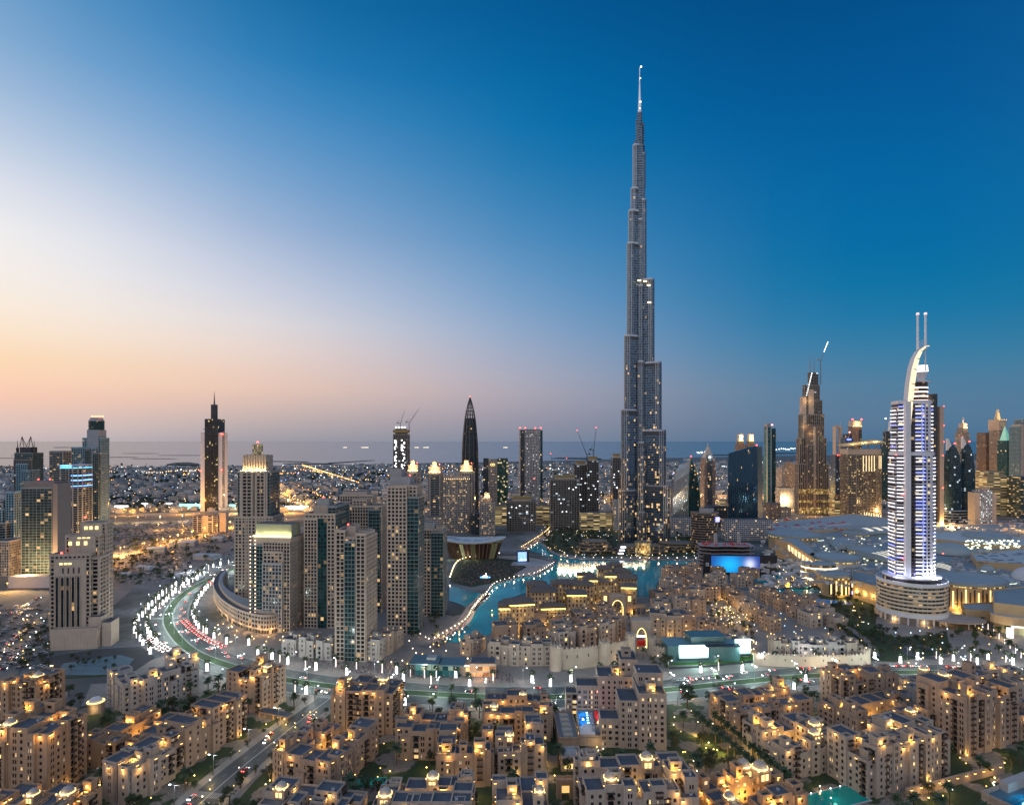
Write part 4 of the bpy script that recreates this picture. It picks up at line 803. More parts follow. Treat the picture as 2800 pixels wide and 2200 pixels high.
tower('annex_block', 'low grey office block with framed fronts at the foot of the needle-spired tower', 409, 472, 1130, [(-.5, -.12, 0, 20, 1095, (facade('annex_glass', (.4, .4, .42), (.04, .04, .05), 4, 12, (.12, .88), (.12, .9), .1, 1), None, 4, 12)), (-.14, .12, 2, 18, 1094), (.1, .5, 0, 20, 1093, (facade('annex_glass', (.4, .4, .42), (.04, .04, .05), 4, 12), None, 4, 12)), (.5, .8, 5, 16, 1088)], 'solid', 0, None, 'building')
# ================================================================== MIDDLE AND RIGHT SKYLINE
def fac(name, *a, **k): return (facade(name, *a, **k), None, k.get('fh', 3.6), k.get('bw', 3.2))
F_BEI = fac('far_beige', (.34, .30, .27), (.03, .03, .035), fh=3.6, bw=3.4, wu=(.2, .8), wv=(.3, .85), lit=.12, es=1.8)
F_DRK = fac('far_dark', (.10, .12, .14), (.02, .03, .04), fh=3.8, bw=3.4, wu=(.08, .95), wv=(.15, .95), lit=.07, es=1.6)
F_TEAL = fac('far_teal', (.05, .10, .12), (.012, .055, .07), fh=3.8, bw=4, wu=(.05, .97), wv=(.08, .98), lit=.04, es=1.6)
F_BLU = fac('far_blue', (.10, .14, .20), (.02, .04, .075), fh=3.6, bw=3.2, wu=(.1, .9), wv=(.3, .95), lit=.06, es=1.6, lc=COOL)
F_BRN = fac('far_brown', (.22, .17, .15), (.03, .028, .03), fh=3.6, bw=3.0, wu=(.25, .8), wv=(.3, .85), lit=.10, es=1.6)
F_CON = fac('far_concrete', (.16, .155, .15), (.02, .022, .026), fh=3.8, bw=5.5, wu=(.08, .92), wv=(.28, .98), lit=.05, es=2, lc=COOL, lc2=WARM)
F_WGR = fac('far_white_grid', (.42, .43, .46), (.04, .045, .055), fh=3.6, bw=3.6, wu=(.2, .85), wv=(.25, .85), lit=.16, es=2)
F_GAR = fac('garage_lit', (.30, .27, .2), (.1, .09, .06), fh=3.4, bw=14, wu=(.04, .96), wv=(.35, .9), lit=.75, es=1.4, lc=(1, .72, .3), lc2=(.95, .85, .5))
F_SLB = fac('slab_grid', (.36, .36, .37), (.03, .033, .038), fh=3.7, bw=3.7, wu=(.22, .82), wv=(.3, .85), lit=.16, es=1.7, lc=WHITE, lc2=WARM)
CROWN = glow('crown_lamp', (1, .6, .18), 2.4)
def crown(t, x0, x1, y0, y1, z0, z1, es=True):
    mb = MB(); mb.box(x0, x1, y0, y1, z0, z1, 0, 1); mb.build('crown', [mat('lit_crown_stone', (.5, .42, .34), .7), ROOFM], t); light(t, ((x0 + x1) / 2, y0 - 7, (z0 + z1) / 2), 9000 * max(1, (z1 - z0) / 9), (1, .6, .24), 1, 'crown_flood')
    mb = MB(); mb.box(x0 - .6, x1 + .6, y0 - .9, y0 - .3, z0 - .2, z0 + 2.2, 0); mb.build('flood_lamp', CROWN, t)
t, W_, Y_ = tower('unfinished_tower', 'unfinished concrete tower topped by two raised cranes, between crowned tower and pointed tower', 835, 870, 0, [(-.5, .5, 0, 32, 922, 'build'), (-.38, .4, 2, 26, 910, F_CON), (-.44, .42, -.8, 8, 935, F_CON)], 'build', 0, None, 'tower', 1545)
mb = MB(); mb.box(-.52 * W_, .52 * W_, -1.2, 30, HT(918, Y_), HT(912, Y_)); mb.build('formwork', mat('yellow_formwork', (.28, .21, .08), .8), t)
mb = MB(); rr = random.Random(5)
for k in range(70): x = rr.choice((-.38, -.3, .1, .18, .28)) * W_; z = rr.uniform(70, HT(935, Y_)); mb.box(x - 1.3, x + 1.3, -1.6, -1, z, z + 2.4)
for k in range(4): x = (-.3 + k * .2) * W_; mb.box(x - 1.6, x + 1.6, -2, -1, HT(908, Y_), HT(908, Y_) + 3)
mb.build('work_light', glow('work_white', (.95, .97, 1), 5), t)
c = crane(t, (-2, 10, HT(910, Y_)), 14, 36, 1.25, 0); c.parent = t; c = crane(t, (20, 12, HT(915, Y_)), 22, 46, .95, .1); c.parent = t
for a, b, vt, Y, lab in ((864, 894, 1000, 1250, 'slim beige tower with glowing peach crown just behind the tallest lakeside tower'), (908, 942, 1003, 1230, 'slim balconied tower with glowing stepped crown, middle of three crowned ones'), (975, 1009, 1000, 1330, 'slim beige tower with lit crown and red beacon, in front of the pointed tower')):
    t, W_, Y_ = tower('crowned_tower', lab, a, b, 0, [(-.5, .5, 0, 24, vt, F_BEI), (-.3, .3, -1.5, 20, vt + 3, 'band')], 'beige', 0, 'crown-lit towers behind the opera house', 'tower', Y)
    crown(t, -.42 * W_, .35 * W_, 2, 18, HT(vt, Y_), HT(vt - 13, Y_)); crown(t, -.2 * W_, .1 * W_, 4, 14, HT(vt - 13, Y_), HT(vt - 23, Y_)); beacons(t, [(.3 * W_, 3, HT(vt - 15, Y_))], 1.3)
t, W_, Y_ = tower('apartment_block', 'wide cream gridded block with lamps along its top, left above the opera house', 941, 1003, 0, [(-.5, .42, 0, 26, 1012, 'grid'), (.2, .5, 4, 34, 1030, 'beigefine')], 'grid', 0, None, 'tower', 1225)
mb = MB(); [mb.box((-.48 + k * .09) * W_, (-.455 + k * .09) * W_, -.6, 3, HT(1012, Y_), HT(1004, Y_)) for k in range(11)]; mb.build('crown_pier', STONE2, t)
mb = MB(); [mb.box((-.46 + k * .075) * W_, (-.44 + k * .075) * W_, -1.4, -.9, HT(1017, Y_), HT(1015, Y_)) for k in range(13)]; mb.build('flood_lamp', CROWN, t)
# pointed tower
Y = 1500.0; t = empty('pointed_tower', (XW(998, Y), Y, 0), 0, 'dark pointed glass tower shaped like a bud, open lattice tip with red beacon', 'tower')
lev = [(1110, 17), (1040, 17.3), (1000, 17.2), (960, 16.5), (930, 15), (905, 12.8), (888, 10.8), (872, 8.2), (858, 5), (848, 2), (843, .3)]
def oct_(r): return ellipse(r, r * .8, 12)
k_ = S * Y / FPX; mb = MB(); fr = MB()
for (va, ra), (vb_, rb) in zip(lev, lev[1:]):
    A, B = oct_(ra * k_), oct_(rb * k_); za, zb = max(0, HT(va, Y)), HT(vb_, Y)
    if vb_ >= 888: mb.prism(inset(A, 1.2), za, zb, 0, 1, inset(B, 1.2))
    for i in range(12): fr.bar((*A[i], za), (*B[i], zb), 1.1 if vb_ > 860 else .8, 4)
    for q in range(2):
        f = q / 2; C = [((a[0] * (1 - f) + b[0] * f), (a[1] * (1 - f) + b[1] * f)) for a, b in zip(A, B)]
        for i in range(12): fr.bar((*C[i], za + (zb - za) * f), (*C[(i + 1) % 12], za + (zb - za) * f), .6, 4)
mb.build('glazing', [facade('pointed_glass', (.03, .045, .055), (.014, .04, .055), 4, 4, (.05, .95), (.1, .95), .015, 1.5), ROOFM], t); fr.build('lattice_frame', mat('dark_lattice', (.10, .10, .11), .5, metal=.4), t); beacons(t, [(0, 0, HT(844, Y))], 1.6)
t, W_, Y_ = tower('office_tower', 'office tower half beige, half green glass, with a small gold emblem, below the pointed tower', 1026, 1079, 0, [(-.5, .1, 0, 30, 975, F_BEI), (.08, .5, -1, 30, 973, fac('green_lit', (.05, .09, .08), (.015, .06, .05), fh=3.8, bw=3.4, wu=(.05, .95), wv=(.1, .9), lit=.22, es=1.7, lc=(1, .8, .4), lc2=(.9, 1, .8))), (-.5, -.3, -1, 28, 973, F_DRK)], 'solid', 0, None, 'tower', 1400)
mb = MB(); zz = HT(986, Y_)
for x in (-2.4, 2.4): mb.lathe([(2.0, -.4), (2.6, -.4), (2.6, .4), (2.0, .4), (2.0, -.4)], 14, (x, 0))
o = mb.build('emblem', glow('gold_emblem', (1, .7, .2), 3), t, False, (-.12 * W_, -1.6, zz)); o.rotation_euler = (R(90), 0, 0)
t, W_, Y_ = tower('apartment_tower', 'slim lit-crowned tower right behind the opera house roof, before the green glass tower', 1019, 1051, 0, [(-.5, .5, 0, 22, 1068, 'grid'), (-.35, .3, 2, 18, 1056, F_BEI)], 'grid', 0, None, 'tower', 1180); crown(t, -.2 * W_, .15 * W_, 4, 14, HT(1056, Y_), HT(1046, Y_))
t, W_, Y_ = tower('slab_tower', 'tall rectangular grey slab tower with dark glazed end and red roof lamps', 1102, 1152, 0, [(-.5, -.28, 0, 34, 912, F_DRK), (-.27, .40, -1.5, 34, 911, F_SLB), (.39, .5, 1, 34, 913, F_TEAL), (-.51, -.46, -1, 33, 911, 'solid')], 'solid', 0, None, 'tower', 1500)
beacons(t, [(-.48 * W_, 0, HT(911, Y_)), (-.25 * W_, 0, HT(911, Y_)), (.42 * W_, 0, HT(911, Y_)), (.2 * W_, 30, HT(911, Y_))], 2)
for a, b, vt, Y, st, nm, lab in [(1050, 1112, 1074, 1330, F_GAR, 'parking_garage', 'yellow-lit multi-storey garage left of the dark unfinished block'), (1136, 1168, 1074, 1330, F_GAR, 'parking_garage', 'short yellow-lit garage between two dark unfinished blocks'),
    (1075, 1138, 1064, 1240, 'build', 'unfinished_block', 'dark unfinished block with stepped top, between the two yellow garages'), (1166, 1230, 1018, 1260, 'build', 'unfinished_block', 'broad unfinished mid-rise with work lights, right of the short garage'),
    (1216, 1246, 988, 1420, F_CON, 'unfinished_tower', 'brownish unfinished tower with yellow formwork top, right of the broad unfinished mid-rise'), (1243, 1271, 978, 1400, F_CON, 'unfinished_tower', 'grey unfinished tower with red-lit crane, nearest left of the tallest tower but one'), (1296, 1320, 972, 1380, F_CON, 'unfinished_tower', 'unfinished tower tight against the left flank of the tallest tower')]:
    t, W_, Y_ = tower(nm, lab, a, b, 0, [(-.5, .5, 0, 34, vt, st), (-.3, .35, 3, 28, vt - 5, 'solid' if nm != 'parking_garage' else F_BEI)], 'build', 0, None, 'building' if 'tower' not in nm else 'tower', Y)
    if 'unfinished' in nm:
        mb = MB(); mb.box(-.32 * W_, .37 * W_, 2, 29, HT(vt - 5, Y_), HT(vt - 9, Y_)); mb.build('formwork', MATS['yellow_formwork'], t)
        mb = MB(); rr = random.Random(a)
        for k in range(6): x = rr.uniform(-.45, .45) * W_; z = rr.uniform(.35, .85) * HT(vt, Y_); mb.box(x - .9, x + .9, -1.4, -.9, z, z + 1.2)
        mb.build('work_light', MATS['work_white'], t)
for v, Y, h, j, an, az, lab in [(1176, 1700, 100, 45, 1.35, 2.6, 'dark luffing crane left of two standing before the sea'), (1208, 1700, 92, 40, 1.4, 2.8, 'dark luffing crane right of two standing before the sea'), (1246, 1420, 150, 60, 1.1, 2.4, 'crane with leaning red-tipped jib over the grey unfinished tower'), (1260, 1430, 160, 50, 1.45, 0, 'upright crane over the grey unfinished tower'), (1128, 1320, 70, 30, 1.2, 1, 'small crane behind the stepped unfinished block')]:
    c = crane(None, (XW(v, Y), Y, 0), h, j, an, az, DARKM); tag(c, lab, 'crane', 'construction cranes'); beacons(c, [(j * math.cos(an), 0, h + j * math.sin(an))], 1.2)
# opera house: glazed boat-shaped hall with a curved roof
oY = 965.0; t = empty('opera_house', (XW(1003, oY), oY, 0), R(-4), 'boat-shaped opera house with curved pale roof and glass walls by the park', 'building')
P0, P1 = ellipse(36, 20, 40, 2), ellipse(46, 25, 40)
mb = MB(); core(mb, P0, 0, .1, 4, 4); mb.prism(P0, 0, 25, 0, None, [(x * 1.0, y) for x, y in P1]); mb.build('glazing', facade('opera_glass', (.16, .10, .08), (.05, .03, .025), 25, 5, (.08, .95), (.02, .96), .30, .45, (.8, .9, .45), (1, .7, .3), .15), t)
mb = MB()
for i in range(0, 40): mb.bar((*P0[i], 0), (P1[i][0] * 1.003, P1[i][1] * 1.003, 25), .25, 4)
mb.build('mullion', mat('bronze_mullion', (.20, .13, .10), .5), t)
mb = MB(); E = ellipse(52, 29, 48)
zr = lambda x, y: 27 + 5.5 * (abs(x) / 52) ** 2 + 3 * (1 - (x / 52) ** 2 - (y / 29) ** 2)
for i in range(48):
    a, b = E[i], E[(i + 1) % 48]
    for f0, f1 in ((1, .75), (.75, .5), (.5, .25), (.25, .0)):
        q = [(a[0] * f0, a[1] * f0), (b[0] * f0, b[1] * f0), (b[0] * f1, b[1] * f1), (a[0] * f1, a[1] * f1)]
        if f1 == 0: q = q[:3]
        mb.face([(x, y, zr(x, y)) for x, y in q], 1 if f0 == .75 and i % 4 else 0)
    mb.face([(*a, zr(*a) - 1.5), (*b, zr(*b) - 1.5), (*b, zr(*b)), (*a, zr(*a))], 0); mb.face([(a[0] * .8, a[1] * .8, 24.5), (b[0] * .8, b[1] * .8, 24.5), (*b, zr(*b) - 1.5), (*a, zr(*a) - 1.5)][::-1], 0)
mb.build('roof', [mat('opera_roof', (.40, .44, .46), .5, var=.1), mat('opera_roof_panel', (.20, .24, .27), .4)], t)
for x in (-30, -18, -6, 8): light(t, (x, -27, 3), 900, (.9, 1, .5), 1)
# ------------------------------------------------------------------ right of the tallest tower
def loft(name, label, levels, Y, m, cat='tower', d=(20, 0, 12, 45), parts='glazing'):
    xs = [l[1] for l in levels] + [l[3] for l in levels]; cx = (min(xs) + max(xs)) / 2
    t = empty(name, (XW(cx, Y), Y, 0), 0, label, cat); mb = MB()
    sec = [(max(0, HT(v, Y)), [((a - cx) * S * Y / FPX, yy) for a, yy in zip((xl, xm, xr, (xl + xr) / 2), d)]) for v, xl, xm, xr in levels]
    for (z0, A), (z1, B) in zip(sec, sec[1:]):
        for i in range(4):
            a, b, c, e = A[i], A[(i + 1) % 4], B[(i + 1) % 4], B[i]; w0 = math.dist(a, b)
            mb.face([(*a, z0), (*b, z0), (*c, z1), (*e, z1)], i if i < 2 else 1, [(0, z0), (w0, z0), (w0, z1), (0, z1)])
    mb.face([(*p, sec[-1][0]) for p in sec[-1][1]], 1); mb.build(parts, m, t); return t, sec
BLR = facade('ribbed_blue_glass', (.04, .06, .08), (.03, .085, .14), 4, 1.8, (.22, 1), (.0, 1), .02, 1.6, WARM, COOL, .08, .3, .6, None, .15)
t, sec = loft('sail_tower', 'sail-shaped glass tower with curved silver flank and pointed tip, first right of the tallest tower', [(1100, 1433, 1461, 1491), (1060, 1434, 1461, 1490), (1025, 1436.5, 1462, 1487), (1003, 1440, 1463, 1482), (987, 1447, 1465, 1476), (978, 1455, 1466, 1472), (971, 1464, 1467, 1469)], 1240.0, [facade('ribbed_silver_glass', (.12, .13, .14), (.26, .31, .36), 4, 2.4, (.15, 1), (.0, 1), .01, 1.5, WARM, COOL, .12, .3, .8, None, .15), GT])
mb = MB()
for (z0, A), (z1, B) in zip(sec, sec[1:]): mb.bar((*A[2], z0), (*B[2], z1), 1.3, 4); mb.bar((*A[1], z0), (*B[1], z1), .8, 4)
mb.build('edge_fin', mat('green_edge', (.12, .22, .18), .4), t); beacons(t, [(*sec[-1][1][1], sec[-1][0])], 1.5)
t, sec = loft('slanted_tower', 'blue mirror-glass tower with slanted roofline and vertical ribs', [(1112, 1551, 1608, 1624), (1000, 1551, 1607.5, 1623), (962, 1553, 1607, 1622.5), (947.5, 1600, 1606.5, 1622)], 1180.0, [BLR, mat('slanted_edge', (.10, .13, .12), .3)], d=(14, 0, 10, 40)); beacons(t, [(*sec[-1][1][1], sec[-1][0])], 1.5)
mb = MB()
for k in range(15):
    f = k / 14; A = sec[0][1]; z = sec[2][0] + (sec[3][0] - sec[2][0]) * max(0, (f * 57 + 0 - 0) / 57) * .97; x = A[0][0] + (A[1][0] - A[0][0]) * f; y = A[0][1] + (A[1][1] - A[0][1]) * f; mb.box(x - .3, x + .3, y - .7, y - .05, 2, z)
mb.build('glass_rib', mat('blue_rib', (.03, .06, .10), .3), t)
t, W_, Y_ = tower('spired_tower', 'brown-beige tower with stepped pointed cap between the sail tower and the slanted blue one', 1487, 1519, 0, [(-.5, .5, 0, 34, 972, F_BRN), (-.2, .2, -1.5, 32, 966, F_DRK)], 'solid', 0, None, 'tower', 1600)
mb = MB(); mb.prism(rect(W_ * .8, 26, 0, 17), HT(972, Y_), HT(962, Y_), 0, 0, rect(W_ * .55, 18, 0, 17)); mb.prism(rect(W_ * .5, 16, 0, 17), HT(962, Y_), HT(950, Y_), 0, 0, rect(W_ * .2, 8, 0, 17)); mb.bar((0, 17, HT(952, Y_)), (0, 17, HT(938, Y_)), 3, 8, 0, .3); mb.build('crown', mat('pale_cap', (.42, .38, .36), .6), t); light(t, (0, -4, HT(970, Y_)), 20000, WHITE, 2)
for a, b, lab in ((1560, 1582, 'left of two golden-crowned brown towers behind the slanted blue tower'), (1582, 1604, 'right of two golden-crowned brown towers behind the slanted blue tower')):
    t, W_, Y_ = tower('gold_crowned_tower', lab, a, b, 0, [(-.5, .5, 0, 30, 944, F_BRN), (-.35, .35, 3, 26, 936, F_BRN)], 'solid', 0, 'pair of gold-crowned towers', 'tower', 2000); crown(t, -.3 * W_, .3 * W_, 5, 22, HT(936, Y_), HT(921, Y_))
    mb = MB(); mb.box(-.26 * W_, .26 * W_, 4, 4.6, HT(934, Y_), HT(923, Y_)); mb.build('light_panel', glow('gold_panel', (1, .6, .12), 1.5), t)
t, W_, Y_ = tower('slab_tower', 'thin teal glass slab with white edge and pink beacon, right behind the slanted blue tower', 1621, 1647, 0, [(-.48, .5, 0, 26, 909, F_TEAL), (-.5, .0, -1.2, 24, 906, fac('teal_light', (.25, .32, .34), (.03, .12, .14), fh=4, bw=30, wu=(.04, .7), wv=(.06, .98), lit=0, es=0)), (.46, .53, 1, 26, 911, 'solid')], 'solid', 0, None, 'tower', 1700); beacons(t, [(.1 * W_, 2, HT(905, Y_))], 2.6, glow('pink_beacon', (1, .3, .35), 6)); plant(t, -.5 * W_, -.1 * W_, 2, 20, HT(907, Y_), HT(900, Y_), CONC)
# setback tower under construction
t, W_, Y_ = tower('setback_tower', 'tall setback tower still under construction, work-lit crane on top, left of the white hotel', 1687, 1759, 0,
    [(-.5, .5, 0, 20, 985, 'setback'), (-.44, .44, 3, 19, 930, 'setback'), (-.38, .37, 4, 18, 880, 'setback'), (-.2, .0, -1.6, 16, 945, 'setback'), (.16, .3, -1.6, 16, 925, 'setback'), (-.28, .26, -1, 17, 900, F_BRN), (-.32, .32, 5, 17, 850, 'build'), (-.26, .24, 5.5, 16, 818, 'build'), (-.1, .2, 6, 15, 791, F_CON), (-.02, .06, -2, 20, 905, 'solid'), (-.34, -.22, 3, 20, 842, 'solid'), (-.14, .04, 4, 20, 826, 'solid')], 'beige', 0, None, 'tower', 1545)
for va, vb_ in ((1048, 1037), (1066, 1061), (1092, 1076)):
    mb = MB(); mb.box(-.5 * W_, .5 * W_, -2.6, -.9, HT(va, Y_), HT(vb_, Y_)); mb.build('lit_storey', facade('lit_floor', (.2, .16, .1), (.2, .15, .08), 4, 3, (.08, .94), (.06, .94), .8, .9, (1, .72, .25), (1, .8, .4)), t)
for x, zv in ((-.25, 850), (-.12, 850), (-.28, 905), (-.1, 920)): light(t, (x * W_, -6, HT(zv, Y_)), 3500, (1, .6, .22), 2)
for x, v in ((-.02, 748), (.12, 750)): mast(t, x * W_, 16, HT(792, Y_), HT(v, Y_), 1.3)
c = crane(t, (.3 * W_, 10, HT(815, Y_)), 60, 52, 1.2, 0); c.parent = t
mb = MB()
for k in range(12): f = .45 + k * .045; x = .3 * W_ + 52 * math.cos(1.2) * f; mb.box(x - .6, x + .6, 8.5, 9.5, HT(815, Y_) + 60 + 52 * math.sin(1.2) * f - .6, HT(815, Y_) + 60 + 52 * math.sin(1.2) * f + .6)
for k in range(12): x = (-.2 + k * .016) * W_; z = HT(838 - k * 4.2, Y_); mb.box(x - .8, x + .8, 4, 5.2, z - .8, z + .8)
mb.build('work_light', MATS['work_white'], t)
for a, b, tiers, Y, nm, lab in [
    (1763, 1790, [(-.5, .5, 0, 30, 965, F_BLU), (-.42, -.3, 2, 20, 905, 'solid'), (.3, .42, 2, 20, 905, 'solid'), (-.3, .3, 3, 19, 903, 'solid', 909)], 1900, 'framed_tower', 'dark blue tower topped by a white open portal frame, right of the setback tower'),
    (1784, 1812, [(-.5, .5, 0, 30, 930, F_BLU), (-.3, .4, 3, 26, 921, F_DRK)], 1850, 'office_tower', 'dark blue tower with blue-lit crown right of the white portal frame'),
    (1800, 1829, [(-.5, .5, 0, 30, 905, F_BRN), (.2, .52, -1, 28, 912, F_DRK)], 2100, 'gold_crowned_tower', 'distant tower with flat golden cap and red lamps above the slanted golden roof'),
    (1872, 1894, [(-.5, .5, 0, 30, 940, F_TEAL), (-.4, .2, -1, 20, 915, F_DRK)], 1800, 'office_tower', 'dark teal tower tight against the left of the white hotel, slanting white blade on top'),
    (1964, 1990, [(-.5, .5, 0, 36, 840, fac('lit_lattice', (.24, .22, .2), (.03, .03, .035), fh=4, bw=4, wu=(.12, .9), wv=(.15, .9), lit=.18, es=1.7)), (-.1, .45, -1.5, 34, 836, F_DRK)], 1300, 'office_tower', 'tall lit-windowed tower right behind the white hotel'),
    (1988, 2004, [(-.5, .5, 0, 30, 863, 'solid')], 1310, 'fin_tower', 'blank beige floodlit fin standing right of the tall lit-windowed tower'),
    (2035, 2058, [(-.5, .5, 0, 34, 918, F_BEI), (-.35, .35, 3, 30, 908, F_BEI)], 1800, 'spired_tower', 'beige tower with glowing pointed lantern behind the two bullet domes'),
    (2080, 2109, [(-.5, .5, 0, 36, 918, F_BRN)], 1800, 'office_tower', 'plain dark brown tower with one white roof lamp, left of the clock tower'),
    (2106, 2122, [(-.5, .5, 0, 36, 938, F_TEAL)], 1790, 'office_tower', 'narrow teal tower at the foot of the clock tower'),
    (2108, 2136, [(-.42, .42, 0, 38, 908, F_BEI), (-.5, .5, -1, 39, 890, 'solid', 913)], 1750, 'clock_tower', 'beige clock tower with round dial and stepped golden cupola'),
    (2129, 2151, [(-.5, .5, 0, 36, 935, F_TEAL)], 1700, 'spired_tower', 'dark tower with pale green glass pyramid right of the clock tower'),
    (2146, 2190, [(-.5, .5, 0, 36, 905, 'lattice'), (-.1, .5, 5, 34, 890, 'lattice'), (-.44, -.2, -2, 30, 900, 'solid')], 1650, 'apartment_tower', 'white stepped tower at the right picture edge'),
    (2063, 2138, [(-.5, .5, 0, 40, 1010, F_GAR), (-.3, .5, 8, 50, 1000, F_GAR)], 1500, 'terraced_building', 'low gold-banded building below the clock tower'),
    (2140, 2200, [(-.5, .5, 0, 40, 1012, fac('green_office', (.08, .1, .1), (.02, .05, .05), fh=4, bw=6, wu=(.03, .97), wv=(.3, .85), lit=.3, es=1.3))], 1450, 'office_block', 'dark low office block with green-lit floors at the right edge'),
    (2053, 2118, [(-.5, -.26, 2, 22, 1045, 'solid'), (-.26, .26, 0, 22, 1040, fac('white_lit_grid', (.38, .38, .4), (.1, .12, .14), fh=3.6, bw=3.4, wu=(.18, .85), wv=(.2, .85), lit=.55, es=2, lc=(.85, .97, 1), lc2=(1, .9, .7))), (.26, .5, 3, 24, 1048, 'solid'), (-.2, .2, 3, 18, 1035, 'solid')], 1280, 'hotel_block', 'wide block whose middle grid glows white, right of the hotel tower'),
    (1632, 1660, [(-.5, .5, 0, 24, 992, F_WGR)], 2050, 'apartment_block', 'pale mid-rise left of three behind the teal slab'), (1660, 1688, [(-.5, .5, 0, 24, 985, F_BEI), (-.3, .2, 3, 20, 980, F_BEI)], 2100, 'apartment_block', 'pinkish mid-rise beside the left flank of the setback tower'), (1646, 1686, [(-.5, .5, 0, 30, 1035, F_WGR)], 1650, 'apartment_block', 'broad low pale block before the pinkish mid-rise'),
    (1760, 1806, [(-.5, .5, 0, 26, 1060, F_GAR), (-.2, .2, 4, 22, 1050, F_BRN)], 1480, 'apartment_block', 'amber-lit low block between setback tower and golden-roofed tower'),
    (1520, 1552, [(-.5, .5, 0, 26, 1062, F_GAR)], 1450, 'office_block', 'low lit block behind the gap of sail tower and slanted tower'), (1413, 1436, [(-.5, .5, 0, 26, 1035, F_BEI)], 1600, 'apartment_block', 'small beige block between tallest tower and sail tower'),
    (1494, 1548, [(-.5, .5, 0, 24, 1075, F_DRK)], 1300, 'office_block', 'dark low block with yellow cornice right of the sail tower'), (1624, 1680, [(-.5, .0, 0, 24, 1068, F_BRN), (0, .5, 2, 26, 1078, F_BEI)], 1420, 'office_block', 'low brown blocks among amber roads right of the slanted tower'),
    (1300, 1316, [(-.5, .5, 0, 22, 1060, F_WGR)], 1250, 'office_block', 'small white ribbed block at the left root of the tallest tower'), (1230, 1300, [(-.5, .5, 0, 20, 1088, F_GAR)], 1260, 'retail_block', 'low green-lit retail strip left of the tallest tower'),
    (1418, 1470, [(-.5, .5, 0, 24, 1098, F_WGR)], 1180, 'parking_garage', 'white open parking garage under the sail tower'), (1530, 1640, [(-.5, .5, 0, 24, 1103, F_WGR)], 1130, 'parking_garage', 'long white open parking garage under the slanted tower'),
    (905, 940, [(-.5, .5, 0, 26, 1098, F_BEI)], 1150, 'apartment_block', 'low beige block right of the tallest lakeside tower'), (1000, 1030, [(-.5, .5, 0, 20, 1090, F_DRK)], 1200, 'office_block', 'small dark block over the opera house roof')]:
    t, W_, Y_ = tower(nm, lab, a, b, 0, tiers, 'solid', 0, None, 'tower' if 'tower' in nm else 'building', Y)
    if nm == 'gold_crowned_tower': crown(t, -.5 * W_, .5 * W_, -1, 26, HT(905, Y_), HT(893, Y_)); beacons(t, [(-.5 * W_, 0, HT(893, Y_)), (.5 * W_, 0, HT(893, Y_))], 3)
    if nm == 'fin_tower': beacons(t, [(.5 * W_, 0, HT(v, Y_)) for v in (864, 905, 940)], 1.3); light(t, (0, -8, 6), 60000, (1, .6, .2), 2)
    if 'golden pointed' in lab or 'pointed lantern' in lab: crown(t, -.3 * W_, .3 * W_, 4, 24, HT(908, Y_), HT(898, Y_)); mb = MB(); mb.bar((0, 14, HT(898, Y_)), (0, 14, HT(884, Y_)), .16 * W_, 8, 0, .3); mb.build('spire', mat('lit_spire', (.5, .45, .4), var=0), t); light(t, (0, 0, HT(893, Y_)), 12000, (1, .75, .45), 1, 'spire_flood'); beacons(t, [(-.5 * W_, 2, HT(930, Y_))], 2)
    if nm == 'clock_tower':
        mb = MB(); mb.lathe([(7.2, 0), (7.2, .8), (0, .8)], 24, (0, 0), 0); mb.lathe([(7.6, 0), (8.6, 0), (8.6, 1.2), (7.6, 1.2)], 24, (0, 0), 1); mb.box(-.4, .4, 0, 5.5, .8, 1.1, 1); mb.box(0, 4, -.4, .4, .8, 1.1, 1); o = mb.build('clock_face', [mat('clock_dial', (.25, .2, .16), .6, em=(1, .7, .4), es=.15), STONE2], t, False, (0, -1.2, HT(900, Y_))); o.rotation_euler = (R(90), 0, 0)
        for k, (ra, va, vb_) in enumerate(((.4, 890, 883), (.3, 883, 876), (.2, 876, 869))): mb = MB(); mb.prism(ellipse(ra * W_, ra * W_, 8, 0, 18), HT(va, Y_), HT(vb_, Y_), 0, 0, ellipse(ra * W_ * .8, ra * W_ * .8, 8, 0, 18)); mb.build('cupola', mat('lit_cupola', (.5, .42, .3), var=0), t); light(t, (0, 1, HT((va + vb_) / 2, Y_)), 6000, (1, .66, .26), 1, 'cupola_flood')
        mast(t, 0, 18, HT(869, Y_), HT(862, Y_), .8); mb = MB(); [mb.box((-.45 + k * .3) * W_, (-.38 + k * .3) * W_, -1.6, -1.1, HT(890, Y_) - 2, HT(890, Y_)) for k in range(4)]; mb.build('flood_lamp', CROWN, t)
    if 'green glass pyramid' in lab: mb = MB(); mb.prism(rect(W_ * .8, 26, 0, 17), HT(935, Y_), HT(904, Y_), 0, 0, rect(1, 1, -.1 * W_, 17)); mb.build('pyramid_roof', mat('green_pyramid', (.2, .4, .36), .3, em=(.3, 1, .75), es=.3, var=0), t)
    if 'white blade' in lab: mb = MB(); mb.prism([(-.1 * W_, 0), (.25 * W_, 0), (.25 * W_, 5), (-.1 * W_, 5)], HT(915, Y_), HT(895, Y_), 0, 0, [(.1 * W_, 0), (.25 * W_, 0), (.25 * W_, 5), (.1 * W_, 5)]); mb.bar((.2 * W_, 2, HT(895, Y_)), (.2 * W_, 2, HT(882, Y_)), 1.2, 6, 0, .3); mb.build('blade', WHITEW, t); mast(t, -.5 * W_, 4, HT(940, Y_), HT(890, Y_), .9); mb = MB(); mb.lathe([(0, -2.5), (2.5, 0), (0, 2.5)], 8); mb.build('mast_lamp', glow('mast_white_lamp', WHITE, 5), t, False, (-.5 * W_, 4, HT(888, Y_)))
